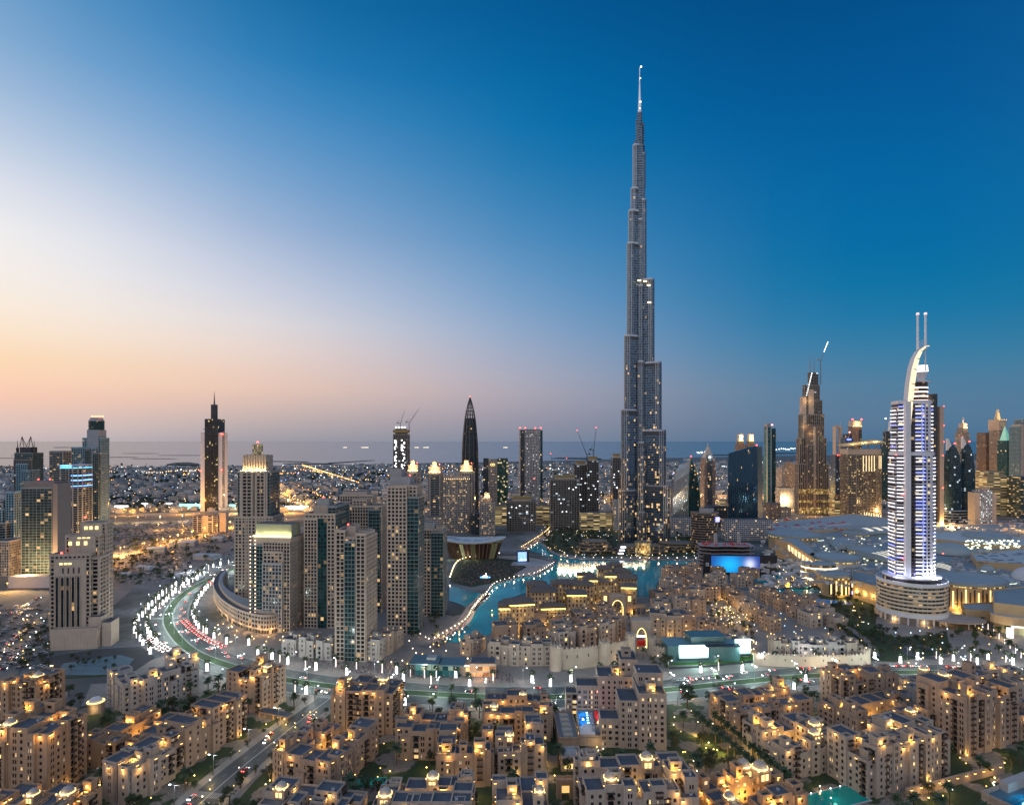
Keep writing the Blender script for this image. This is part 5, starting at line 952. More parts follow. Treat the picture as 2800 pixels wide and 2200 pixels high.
    if 'portal frame' in lab and nm == 'framed_tower': mast(t, .05 * W_, -3, HT(1000, Y_), HT(895, Y_), 1.6, WHITEW); beacons(t, [(.0, -5, HT(968, Y_)), (-.3 * W_, -5, HT(968, Y_))], 2)
    if 'blue-lit crown' in lab: mb = MB(); mb.box(-.35 * W_, .2 * W_, -1, 0, HT(934, Y_), HT(931, Y_)); mb.build('light_strip', glow('deep_blue', (.05, .1, 1), 5), t); beacons(t, [(0, 0, HT(920, Y_))], 2.4, MATS['pink_beacon'])
    if 'one white roof lamp' in lab: beacons(t, [(.3 * W_, -2, HT(921, Y_))], 3.5, glow('blue_white_lamp', (.8, .85, 1), 6))
# rounded tower under a slanted golden roof
t, W_, Y_ = tower('golden_roof_tower', 'rounded tower with floodlit fins under a slanted golden roof, left of the white hotel', 1805, 1874, 1112, [], 'solid', 0, None, 'tower', 1410)
P = [(-.5 * W_, 8), (-.3 * W_, 1), (.0, -2), (.3 * W_, 0), (.5 * W_, 7), (.5 * W_, 42), (-.5 * W_, 42)]
shaft(t, P, 0, HT(965, Y_), (facade('amber_balcony', (.22, .18, .14), (.04, .03, .025), 3.6, 3.2, (.05, .95), (.25, .95), .20, 1.5, (1, .68, .25), (1, .8, .5)), mat('balcony_brown', (.28, .235, .19), .7), 3.6, 3.6, .5, .9, .8))
mb = MB(); mb.prism(inset(P, -.6), HT(965, Y_), HT(953, Y_), 0, 0); mb.build('crown', mat('crown_cream', (.46, .38, .30), .7), t)
mb = MB(); zl, zr_ = HT(945, Y_), HT(932, Y_)
rf = [(-.56 * W_, -5, zl), (.56 * W_, -5, zr_ - 6), (.56 * W_, 46, zr_), (-.56 * W_, 46, zl + 2)]
mb.face(rf, 0); mb.face([(x, y, z - 3) for x, y, z in reversed(rf)], 0)
for i in range(4): a, b = rf[i], rf[(i + 1) % 4]; mb.face([(a[0], a[1], a[2] - 3), (b[0], b[1], b[2] - 3), b, a], 0)
for x in (-.4, -.1, .2, .45): mb.box(x * W_, x * W_ + 2, 20, 22, HT(953, Y_), zl - 1 + (x + .5) * 8)
mb.build('roof', mat('golden_roof', (.55, .42, .22), .5), t)
for x in (-.35, 0, .35): light(t, (x * W_, 10, zl + 12), 16000, (1, .7, .25), 1, 'roof_flood')
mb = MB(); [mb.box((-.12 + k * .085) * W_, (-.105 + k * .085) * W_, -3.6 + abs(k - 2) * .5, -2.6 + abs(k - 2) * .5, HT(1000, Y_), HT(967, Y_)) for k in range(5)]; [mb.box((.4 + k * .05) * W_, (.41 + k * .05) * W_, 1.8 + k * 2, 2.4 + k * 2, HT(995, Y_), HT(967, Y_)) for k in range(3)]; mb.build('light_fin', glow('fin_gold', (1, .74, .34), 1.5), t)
for k in range(8): light(t, ((-.1 + k * .085) * W_, -6, 4), 9000, (1, .7, .3), 1)
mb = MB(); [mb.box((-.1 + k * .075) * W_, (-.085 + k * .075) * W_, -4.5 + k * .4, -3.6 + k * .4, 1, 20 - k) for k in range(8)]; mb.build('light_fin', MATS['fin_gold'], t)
# bullet-domed pair
for cx, top, hw, Y, lab in ((2021, 944, 18.5, 1390, 'left of the twin bullet-domed dark glass towers'), (2052, 940, 16.5, 1400, 'right of the twin bullet-domed dark glass towers')):
    t = empty('bullet_tower', (XW(cx, Y), Y, 0), 0, lab, 'tower', 'twin bullet-domed towers'); k_ = S * Y / FPX; H_ = HT(top, Y); r = hw * k_; mb = MB()
    mb.lathe([(r * .95, 0), (r, H_ * .35), (r * .98, H_ * .55), (r * .9, H_ * .72), (r * .75, H_ * .86), (r * .5, H_ * .95), (r * .2, H_ * .995), (0, H_)], 24, (0, 0), 0, 1, .8); mb.build('glazing', facade('bullet_glass', (.05, .07, .085), (.014, .04, .055), 4, 4, (.06, .95), (.08, .95), .035, 1.6, COOL, WARM), t, True)
    mb = MB(); mb.prism([(-r * .6, -3), (r * .1, -3), (r * .1, 3), (-r * .6, 3)], H_ * .93, H_ + 14, 0, 0, [(-r * .6, -3), (-r * .5, -3), (-r * .5, 3), (-r * .6, 3)]); mb.build('peak', WHITEW, t); beacons(t, [(r * .2, -4, H_)], 2)
    mb = MB(); [mb.lathe([(r * 1.1 + 14, z), (r * 1.1 + 14, z + .8), (r, z + .8)], 24, (0, 0), 0, 1, .7) for z in (8, 14, 20, 26)]; mb.build('podium_band', mat('podium_white', (.5, .5, .52), .6), t)
# curved dark office and the unfinished building behind the big screen
Y = 1010.0; t = empty('curved_office', (XW(1497, Y), Y, 0), R(6), 'dark curved office building with stacked floor bands, beside the unfinished block', 'building')
P = [(-20, 4), (-16, -6), (-4, -12), (10, -12), (20, -4), (20, 14), (-18, 14)]; shaft(t, P, 0, HT(1088, Y), (facade('bronze_band_glass', (.1, .08, .07), (.03, .028, .03), 4, 5, (.02, .98), (.1, .95), .10, 1.4), mat('bronze_band', (.18, .155, .145), .5), 4, 40, 0, 1.3, 1.0)); mb = MB(); mb.prism(ellipse(12, 9, 20, 3, 2), HT(1088, Y), HT(1078, Y), 0, 1); mb.build('plant_room', [CONC, ROOFM], t)
mb = MB(); mb.box(12, 20, -9.8, -9, HT(1106, Y), HT(1096, Y)); mb.build('sign', glow('violet_sign', (.35, .35, 1), 2), t)
Y = 880.0; t = empty('unfinished_block', (XW(1555, Y), Y, 0), 0, 'unfinished block of bare curved floor slabs with red props, above the giant screen', 'building'); k_ = S * Y / FPX
P = [(-66 * k_, 6), (-40 * k_, -3), (-10 * k_, 0), (20 * k_, -4), (48 * k_, 2), (52 * k_, 30), (-62 * k_, 32)]
for i in range(6): mb = MB(); z = 5 + i * 5.2; mb.prism(P, z, z + .7, 0, 0, None, True); mb.build('floor_slab', mat('bare_slab', (.30, .27, .28), .8), t)
mb = MB(); rr = random.Random(9)
for i in range(6):
    for k in range(14): x = (-60 + k * 8.2) * k_; mb.box(x - .4, x + .4, 6, 6.8, i * 5.2, 5 + i * 5.2)
mb.box(-60 * k_, 48 * k_, 20, 26, 0, 30); mb.build('column', mat('dark_interior', (.07, .06, .07), .9), t)
mb = MB(); 
for k in range(46): x = rr.uniform(-58, 46) * k_; y = rr.uniform(2, 28); z = 31.6 if k < 34 else rr.choice((11, 16, 21)); mb.box(x, x + rr.uniform(1, 4), y, y + 1.5, z + .1, z + rr.uniform(1, 3))
mb.build('red_formwork', mat('red_props', (.5, .06, .07), .7), t)
for x in (-30, 20): mb = MB(); mb.box(x * k_ - 2, x * k_ + 2, 10, 14, 32, 48); mb.build('concrete_core', CONC, t)
Y = 835.0; t = empty('giant_screen', (XW(1571, Y), Y, 0), R(-4), 'giant blue-glowing outdoor screen on a long black wall behind the lake', 'screen'); k_ = S * Y / FPX
mb = MB(); mb.box(-76 * k_, 77 * k_, 0, 3, .2, 27); mb.build('wall', mat('black_wall', (.012, .012, .02), .6, var=.1), t)
def screen_mat():
    m = bpy.data.materials.new('screen_picture'); m.use_nodes = True; tt = m.node_tree; b = tt.nodes['Principled BSDF']
    uv = nd(tt, 'ShaderNodeSeparateXYZ', {0: nd(tt, 'ShaderNodeTexCoord').outputs['UV']})
    def blob(cx, cy, sx_, sy_): 
        dx = mth(tt, 'DIVIDE', mth(tt, 'SUBTRACT', uv.outputs[0], cx), sx_); dy = mth(tt, 'DIVIDE', mth(tt, 'SUBTRACT', uv.outputs[1], cy), sy_)
        return mth(tt, 'POWER', 2.718, mth(tt, 'MULTIPLY', mth(tt, 'ADD', mth(tt, 'MULTIPLY', dx, dx), mth(tt, 'MULTIPLY', dy, dy)), -1.0))
    a = nd(tt, 'ShaderNodeVectorMath', {0: (.0, .45, .75), 'Scale': blob(.38, .45, .25, .6)}, operation='SCALE').outputs[0]
    c = nd(tt, 'ShaderNodeVectorMath', {0: (.75, .75, .8), 'Scale': blob(.8, .5, .1, .32)}, operation='SCALE').outputs[0]
    s = nd(tt, 'ShaderNodeVectorMath', {0: a, 1: c}, operation='ADD').outputs[0]; s = nd(tt, 'ShaderNodeVectorMath', {0: s, 1: (.01, .06, .35)}, operation='ADD').outputs[0]
    b.inputs['Base Color'].default_value = (.01, .01, .02, 1); tt.links.new(s, b.inputs['Emission Color']); b.inputs['Emission Strength'].default_value = 1.1; m.cycles.emission_sampling = 'NONE'; return m
mb = MB(); x0, x1 = -60 * k_, 41 * k_; mb.face([(x0, -.3, 4), (x1, -.3, 4), (x1, -.3, 26), (x0, -.3, 26)], 0, [(0, 0), (1, 0), (1, 1), (0, 1)]); mb.build('display', screen_mat(), t)
for x in (-68, 45, 59, 72):
    mb = MB(); mb.box(x * k_ - 2, x * k_ + 2, -.5, -.1, 12, 16.5, 0)
    for a, b, c, d in ((-1.3, -.5, 13, 15.4), (-.2, .5, 12.8, 14), (.6, 1.2, 13.6, 15.8), (-.4, .5, 14.6, 15.2)): mb.box(x * k_ + a, x * k_ + b, -.62, -.45, c, d, 1)
    mb.build('emblem_panel', [WHITEW, DARKM], t)
# ------------------------------------------------------------------ the shopping mall: drums, vaults, domes, flat roofs
MALLW = mat('mall_sandstone', (.48, .34, .19), .75, var=.1); MALLR = mat('mall_roof', (.27, .325, .36), .7, var=.12, scale=.05); MALLR2 = mat('mall_roof_dark', (.19, .235, .265), .75, var=.15, scale=.05)
ML = empty('shopping_mall', (0, 0, 0), 0, 'huge sprawling mall of flat grey roofs, drums, vaults and golden fronts behind the white hotel', 'mall')
def mposs(px, py, z): p = GP(px, py, z); return p.x, p.y
def drum(px, py, rpx, z0, z1, asp=1.0, wallm=MALLW, rm=MALLR, over=1.06, n=40, slots=None, name='drum_hall'):
    x, y = mposs(px, py, z1); r = rpx * y / FPX; mb = MB(); mb.prism(ellipse(r, r * asp, n, x, y), z0, z1 - 2, 0); mb.prism(ellipse(r * over, r * asp * over, n, x, y), z1 - 2.5, z1, 1, 1, None, True); ring(mb, ellipse(r * over * .985, r * asp * over * .985, n, x, y), .5, z1 - .2, z1 + .9, 1)
    mb.build(name, [wallm, rm], ML)
    mb = MB(); mb.prism(ellipse(r * 1.012, r * asp * 1.012, n, x, y), z1 - 4.6, z1 - 3.2, 0, 0, None, True); mb.build('eave_glow_band', facade('eave_glow_gold', (.3, .25, .15), (.2, .15, .08), 40, 2.4, (.12, .88), (.0, 1), .8, 2.0, (1, .72, .26), (1, .85, .5)), ML)  # glowing band added where gold light falls under the eaves, not real windows
    if slots:
        mb = MB(); mg = MB()
        for k in range(slots[2]):
            a = slots[0] + (slots[1] - slots[0]) * k / (slots[2] - 1); cx, cy = x + (r + .05) * math.cos(a), y + (r * asp + .05) * math.sin(a); dx, dy = -math.sin(a), math.cos(a); q = [(cx - dx * .7 - math.cos(a) * .4, cy - dy * .7 - math.sin(a) * .4), (cx - dx * .7 + math.cos(a) * .15, cy - dy * .7 + math.sin(a) * .15), (cx + dx * .7 + math.cos(a) * .15, cy + dy * .7 + math.sin(a) * .15), (cx + dx * .7 - math.cos(a) * .4, cy + dy * .7 - math.sin(a) * .4)]
            (mg if k % 3 == 1 else mb).prism(q, z0 + 3, z1 - 6 - 3 * (k % 2), 0, 0)
        if mb.f: mb.build('window_slot', DARKM, ML)
        if mg.f: mg.build('window_slot', glow('slot_gold', (1, .7, .25), 1.6), ML)
    return x, y, r
def flat(pts, z0, z1, rm=MALLR, wm=MALLW, name='roof_hall', par=1.2):
    P = [mposs(a, b, z1) for a, b in pts]
    if sum((P[i][0] * P[(i + 1) % len(P)][1] - P[(i + 1) % len(P)][0] * P[i][1]) for i in range(len(P))) < 0: P.reverse()
    mb = MB(); mb.prism(P, z0, z1, 0, 1); ring(mb, inset(P, -.1), .6, z1 - .6, z1 + par, 0); mb.build(name, [wm, rm], ML); return P
flat([(2115, 1475), (2300, 1445), (2800, 1430), (3300, 1440), (3300, 1560), (2750, 1640), (2560, 1600), (2250, 1580)], 0, 17, MALLR2)
flat([(2060, 1435), (2330, 1405), (2440, 1418), (2440, 1440), (2150, 1455)], 0, 20, MALLR)
flat([(2440, 1462), (2640, 1450), (2800, 1470), (3000, 1480), (3000, 1500), (2700, 1490)], 0, 22, mat('mall_roof_pale', (.38, .42, .44), .7))
flat([(2655, 1515), (2800, 1500), (3100, 1510), (3100, 1548), (2810, 1545), (2670, 1535)], 0, 25, MATS['mall_roof_pale'], MALLW)
drum(2172, 1458, 66, 0, 25); drum(2340, 1455, 32, 0, 22, 1, MALLR2); drum(2283, 1520, 60, 0, 27, 1, mat('mall_white', (.55, .52, .47), .6)); drum(2365, 1500, 42, 0, 24); drum(2697, 1462, 52, 0, 25)
x, y, r = drum(2640, 1580, 96, 0, 30, .8, slots=(-2.5, -.75, 18))
for a in (-2.3, -2.0, -1.7, -1.4, -1.1): light(ML, (x + (r + 5) * math.cos(a), y + (r * .8 + 5) * math.sin(a), 3), 4500, (1, .62, .16), 1)
for px, py, w, ln, h, rot, lit in [(2310, 1490, 17, 60, 9, 1.25, 0), (2395, 1450, 20, 90, 8, .35, 1), (2400, 1520, 26, 40, 8, .5, 1), (2560, 1555, 18, 34, 7, .9, 1), (2470, 1570, 12, 30, 6, .2, 1)]:
    x, y = mposs(px, py, 22); c, s_ = math.cos(rot), math.sin(rot); mb = MB(); n = 10
    for i in range(n):
        t0, t1 = math.pi * i / n, math.pi * (i + 1) / n
        for j in range(8):
            l0, l1 = ln * (j / 8 - .5), ln * ((j + .94) / 8 - .5)
            q = [(l0, -w * math.cos(t0) , h * math.sin(t0)), (l1, -w * math.cos(t0), h * math.sin(t0)), (l1, -w * math.cos(t1), h * math.sin(t1)), (l0, -w * math.cos(t1), h * math.sin(t1))]
            mb.face([(x + a * c - b * s_, y + a * s_ + b * c, 20 + d) for a, b, d in q], 1 if lit and j % 2 and 2 <= i <= 4 else 0)
    for e in (-.5, .5): mb.face([(x + ln * e * c + w * math.cos(t_) * s_, y + ln * e * s_ - w * math.cos(t_) * c, 20 + h * math.sin(t_)) for t_ in [math.pi * i / n for i in range(n + 1)]], 0)
    mb.build('vault', [MALLR, glow('skylight_gold', (1, .85, .5), .8)], ML)
x, y = mposs(2600, 1500, 24); r = 50 * y / FPX; mb = MB(); mb.lathe([(r * math.cos(a), 18 + 15 * math.sin(a)) for a in [i * math.pi / 16 for i in range(9)]], 28, (x, y)); mb.build('dome', mat('mall_dome', (.28, .33, .34), .4, var=.1), ML, True)
x, y = mposs(2820, 1575, 20); r = 48 * y / FPX; mb = MB(); mb.lathe([(r * math.cos(a), 12 + r * .95 * math.sin(a)) for a in [i * math.pi / 16 for i in range(9)]], 28, (x, y)); mb.build('dome', mat('mall_dome_pale', (.5, .5, .52), .4, var=.06), ML, True)
# lake-side golden front with lit rotunda
A, B = mposs(2160, 1490, 26), mposs(2225, 1545, 24)
P = flat([(2120, 1475), (2160, 1484), (2228, 1530), (2225, 1500), (2180, 1470)], 0, 27, MALLR, MALLW)
def wallbox(p, q, z0, z1, th, m, name, off=0):
    p, q = Vector(p), Vector(q); e = (q - p).normalized(); n = Vector((e.y, -e.x)); p = p + n * off; q = q + n * off; mb = MB(); mb.prism([tuple(p), tuple(p + n * th), tuple(q + n * th), tuple(q)][::1], z0, z1, 0, 0, None, True)
    return mb.build(name, m, ML)
GLP = glow('mall_lit_panel', (1, .66, .28), 1.7); GLWN = glow('mall_lit_window', (1, .84, .6), 2.0)
a, b = Vector(mposs(2155, 1484, 27)), Vector(mposs(2226, 1532, 27))
for k in range(7): wallbox(a + (b - a) * (k / 7 + .02), a + (b - a) * (k / 7 + .1), 12, 25, .5, GLP, 'lit_panel', .3)
x, y = mposs(2240, 1560, 14); r = 46 * y / FPX
for z0, z1, rr_, lit in ((0, 5, 1.0, 0), (5, 7.5, 1.05, 1), (7.5, 12, 1, 0), (12, 14, 1.04, 1), (14, 19, .97, 0), (19, 20.6, 1.03, 1), (20.6, 24, .96, 0)):
    mb = MB(); mb.prism(ellipse(r * rr_, r * .8 * rr_, 40, x, y), z0, z1, 0, 1, None, True); mb.build('light_band' if lit else 'glazing', [glow('rotunda_white', (1, .85, .62), 2.3) if lit else facade('rotunda_glass', (.4, .3, .18), (.2, .14, .07), 4, 3, (.05, .95), (.05, .95), .75, 1.1, (1, .72, .35), (1, .85, .6)), MALLR], ML)
x, y, r = drum(2285, 1568, 36, 0, 25, .8, slots=(-2.4, -.8, 14)); light(ML, (x, y - r - 5, 3), 4500, (1, .62, .16), 1)
a, b = mposs(2330, 1588, 18), mposs(2440, 1622, 18); flat([(2330, 1560), (2332, 1586), (2440, 1618), (2450, 1580)], 0, 20, MALLR2)
a, b = Vector(a), Vector(b)
for k in range(8): wallbox(a + (b - a) * (k / 8 + .02), a + (b - a) * (k / 8 + .085), 11.5, 16, .5, GLWN, 'lit_window', 1.0); wallbox(a + (b - a) * (k / 8 + .02), a + (b - a) * (k / 8 + .09), 3, 7, .5, GLWN if k % 3 else glow('mall_violet', (.4, .4, 1), 2), 'lit_window', 1.0)
for k in range(5): p = a + (b - a) * (k + .5) / 5; light(ML, (p.x - 3, p.y - 6, 9), 2500, (1, .62, .2), 1)
P = flat([(2715, 1615), (2800, 1605), (3000, 1612), (3000, 1660), (2800, 1660), (2718, 1650)], 0, 26, MALLR2, MALLW)
a, b = Vector(mposs(2717, 1650, 26)), Vector(mposs(3000, 1662, 26))
for k in range(34): wallbox(a + (b - a) * (k / 34), a + (b - a) * (k / 34 + .012), 4, 26.5, .6, MALLW, 'wall_fin', .2)
x, y = mposs(2790, 1680, 16); r = 76 * y / FPX; mb = MB(); mb.prism(ellipse(r, r * .6, 36, x, y), 9, 17, 0, 1, None, True); mb.prism(ellipse(r * .8, r * .5, 36, x, y), 0, 9, 2); mb.build('entrance_canopy', [MALLW, MALLR, mat('entrance_glow', (.5, .46, .3), var=0)], ML)
for k in range(3): wallbox((x - r * 1.0 + k, y - r * .62 - k * .3), (x - r * .9 + k, y - r * .7 - k * .3), 0, 9, .4, glow('entrance_white', WHITE, 2.5), 'light_fin')
wallbox((x - r * .7, y - r * .46), (x + r, y - r * .5), 7.6, 9, .4, MATS['entrance_white'], 'light_fin')
flat([(2630, 1652), (2715, 1648), (2715, 1672), (2640, 1668)], 0, 12, MALLR, MALLW); light(ML, (x - r * 1.3, y - 20, 6), 4000, (1, .65, .2), 1); light(ML, (x, y - r * .62, 5), 9000, (.95, 1, .7), 2)
# skylights, plant on the roofs
mb = MB(); rr = random.Random(21)
for k in range(1100):
    px, py = rr.uniform(2080, 2800), rr.uniform(1422, 1602); x, y = mposs(px, py, 17.4); w = rr.uniform(1, 4); mb.box(x - w, x + w, y - rr.uniform(1, 3), y + 1, 16.8, 17 + rr.uniform(.8, 3.4), rr.choice((0, 0, 1)))
mb.build('roof_plant', [CONC, mat('plant_pale', (.45, .47, .5), .6)], ML)
mb = MB()
for k in range(90): px, py = rr.uniform(2640, 2790), rr.uniform(1476, 1500); x, y = mposs(px, py, 22.6); mb.box(x - 1, x + 1, y - .8, y + .8, 22.2, 23.4)
for k in range(60): px, py = rr.uniform(2250, 2420), rr.uniform(1470, 1545); x, y = mposs(px, py, 18); mb.box(x - .9, x + .9, y - .8, y + .8, 17, 18.2)
mb.build('skylight', glow('skylight_lime', (.95, 1, .6), 2), ML)
mb = MB()
for k in range(26): px, py = rr.uniform(2680, 2798), rr.uniform(1512, 1540); x, y = mposs(px, py, 25); r = rr.uniform(2, 4.5); mb.prism(ellipse(r, r, 10, x, y), 25.05, 25.12 + k * .004, 0, 0)
mb.build('roof_disc', mat('roof_disc_dark', (.10, .12, .13), .7), ML)
mb = MB()
for k in range(40): px, py = rr.uniform(2050, 2330), rr.uniform(1420, 1450); x, y = mposs(px, py, 20); mb.box(x - 3, x + 3, y - 2, y + 2, 20.1, 20.3 + rr.uniform(.8, 2), rr.choice((0, 1)))
mb.build('parked_plant', [MATS['plant_pale'], MATS['red_props']], ML)

for k in range(9):
    a, b = mposs(2140 + k * 40, 1438 + (k % 3) * 5, 20.2), mposs(2200 + k * 42, 1432 + (k % 3) * 4, 20.2); mb = MB(); mb.prism([(a[0], a[1] - 1.5), (b[0], b[1] - 1.5), (b[0], b[1] + 1.5), (a[0], a[1] + 1.5)], 17, 21.5, 0, 0); mb.build('roof_duct', MATS['plant_pale'] if k % 2 else CONC, ML)
for k, (px, py, rp) in enumerate([(2230, 1475, 20), (2480, 1500, 26), (2540, 1478, 22), (2740, 1590, 30), (2700, 1560, 18), (2120, 1462, 16)]):
    x, y = mposs(px, py, 18); r = rp * y / FPX; mb = MB(); mb.lathe([(r, 16), (r, 19), (r * .9, 21.5), (r * .55, 24), (0, 25)], 24, (x, y)); mb.build('dome', MATS['mall_dome'] if k % 2 else MALLR, ML, True)
    mb = MB(); mb.lathe([(r * 1.02, 18), (r * 1.04, 18.1), (r * 1.04, 18.7), (r * 1.02, 18.8)], 24, (x, y)); mb.build('light_ring', glow('mall_ring', (.85, 1, .75), 1.4), ML)
# ================================================================== LOW SAND-COLOURED BLOCKS (foreground) AND OLD-TOWN HOUSES
CAMV = Vector((0, 0, CAMH))
SW = [mat('sand_render', (.40, .29, .215), .88, var=.16, scale=.1, streak=.22), mat('pale_render', (.425, .35, .29), .88, var=.14, scale=.1, streak=.2), mat('ochre_render', (.44, .29, .185), .88, var=.16, scale=.1, streak=.2), mat('cool_render', (.42, .39, .37), .85, var=.12, scale=.1, streak=.18)]
GLASSM = mat('window_glass', (.018, .022, .028), .12, var=.0); FRAME = mat('window_frame', (.07, .05, .04), .6, var=.1)
LITG = [glow('window_warm', (1, .62, .24), 1.1), glow('window_dim', (1, .7, .4), .35), glow('window_yellow', (1, .72, .2), 1.5), mat('window_teal', (.01, .05, .06), .15, var=0), glow('window_blue', (.2, .35, 1), 1.2)]
WMESH = {}
def window_mesh(w, h, k):
    key = (round(w, 2), round(h, 2), k)
    if key not in WMESH:
        mb = MB(); g = [GLASSM, *LITG][k]; hw = w / 2
        mb.face([(-hw, .0, 0), (hw, .0, 0), (hw, .0, h), (-hw, .0, h)], 0)
        f = .09
        for x0, x1, z0, z1 in ((-hw, hw, 0, f), (-hw, hw, h - f, h), (-hw, -hw + f, f, h - f), (hw - f, hw, f, h - f)) + (((-f / 2, f / 2, f, h - f),) if w > 1.2 else ()) + (((-hw + f, hw - f, h * .66, h * .66 + f * .7),) if h > 1.7 else ()): mb.box(x0, x1, -.07, -.005, z0, z1, 1)
        WMESH[key] = mb.mesh('window', [g, FRAME])
    return WMESH[key]
def _bal():
    mb = MB(); mb.box(-1.5, 1.5, -1.15, 0, -.18, 0, 0, None, True); mb.box(-1.5, 1.5, -1.15, -1.07, 0, .95, 1); mb.box(-1.5, -1.42, -1.06, 0, 0, .95, 1); mb.box(1.42, 1.5, -1.06, 0, 0, .95, 1); mb.box(-1.56, 1.56, -1.2, -1.04, .95, 1.05, 1); return mb
BALM = _bal().mesh('balcony', [SW[0], DARKW])
def _perg():
    mb = MB()
    for x in (-1.5, 1.4): mb.box(x, x + .1, -1.2, -1.1, -2.4, 0, 0)
    mb.box(-1.8, 1.8, -1.5, 0, 0, .12, 0, None, True)
    for k in range(7): mb.box(-1.75 + k * .55, -1.65 + k * .55, -1.55, 0, .125, .28, 0)
    return mb
PERGM = _perg().mesh('pergola', [DARKW])
mb = MB(); mb.box(-.6, .6, -.5, 0, 0, .55, 0, None, True); mb.box(-.7, .7, -.6, .0, .56, .72, 1, None, True); LAMPM = mb.mesh('wall_lamp', [glow('lamp_warm', (1, .58, .15), 2.6), DARKM])
mb = MB(); mb.box(-.7, .7, -.5, .5, 0, .9, 0); mb.box(-.5, .5, -.35, .35, .9, 1.15, 1); VENTM = mb.mesh('roof_vent', [mat('vent_white', (.5, .52, .55), .5), METAL])
mb = MB(); mb.prism(rect(5, 5), 0, 3.6, 0); mb.prism(rect(5.6, 5.6), 3.6, 4.1, 0, 0, None, True)
TURB = mb.mesh('turret', SW[0])
mb = MB(); mb.lathe([(2.3, 0), (2.3, .5), (2.1, 1.1), (1.6, 1.75), (.9, 2.15), (.2, 2.35), (.1, 2.9), (0, 3)], 16); DOMM = mb.mesh('dome', mat('dome_plaster', (.42, .36, .31), .7, var=.1), True)
mb = MB(); mb.lathe([(2.42, .05), (2.62, .05), (2.62, .45), (2.42, .45), (2.42, .05)], 20); mb.box(-2.75, -2.3, -2.75, -2.3, .02, .5); mb.box(2.3, 2.75, -2.75, -2.3, .02, .5); DRING = mb.mesh('light_ring', glow('ring_gold', (1, .68, .2), 2.2))
mb = MB()
for k in range(2): mb.box(-1.4 + k * 1.6, -.2 + k * 1.6, -2.56, -2.52, .8, 2.9)
TURWIN = mb.mesh('turret_window', glow('turret_gold', (1, .68, .2), 1.5))
NL = [0]
FOOT = []
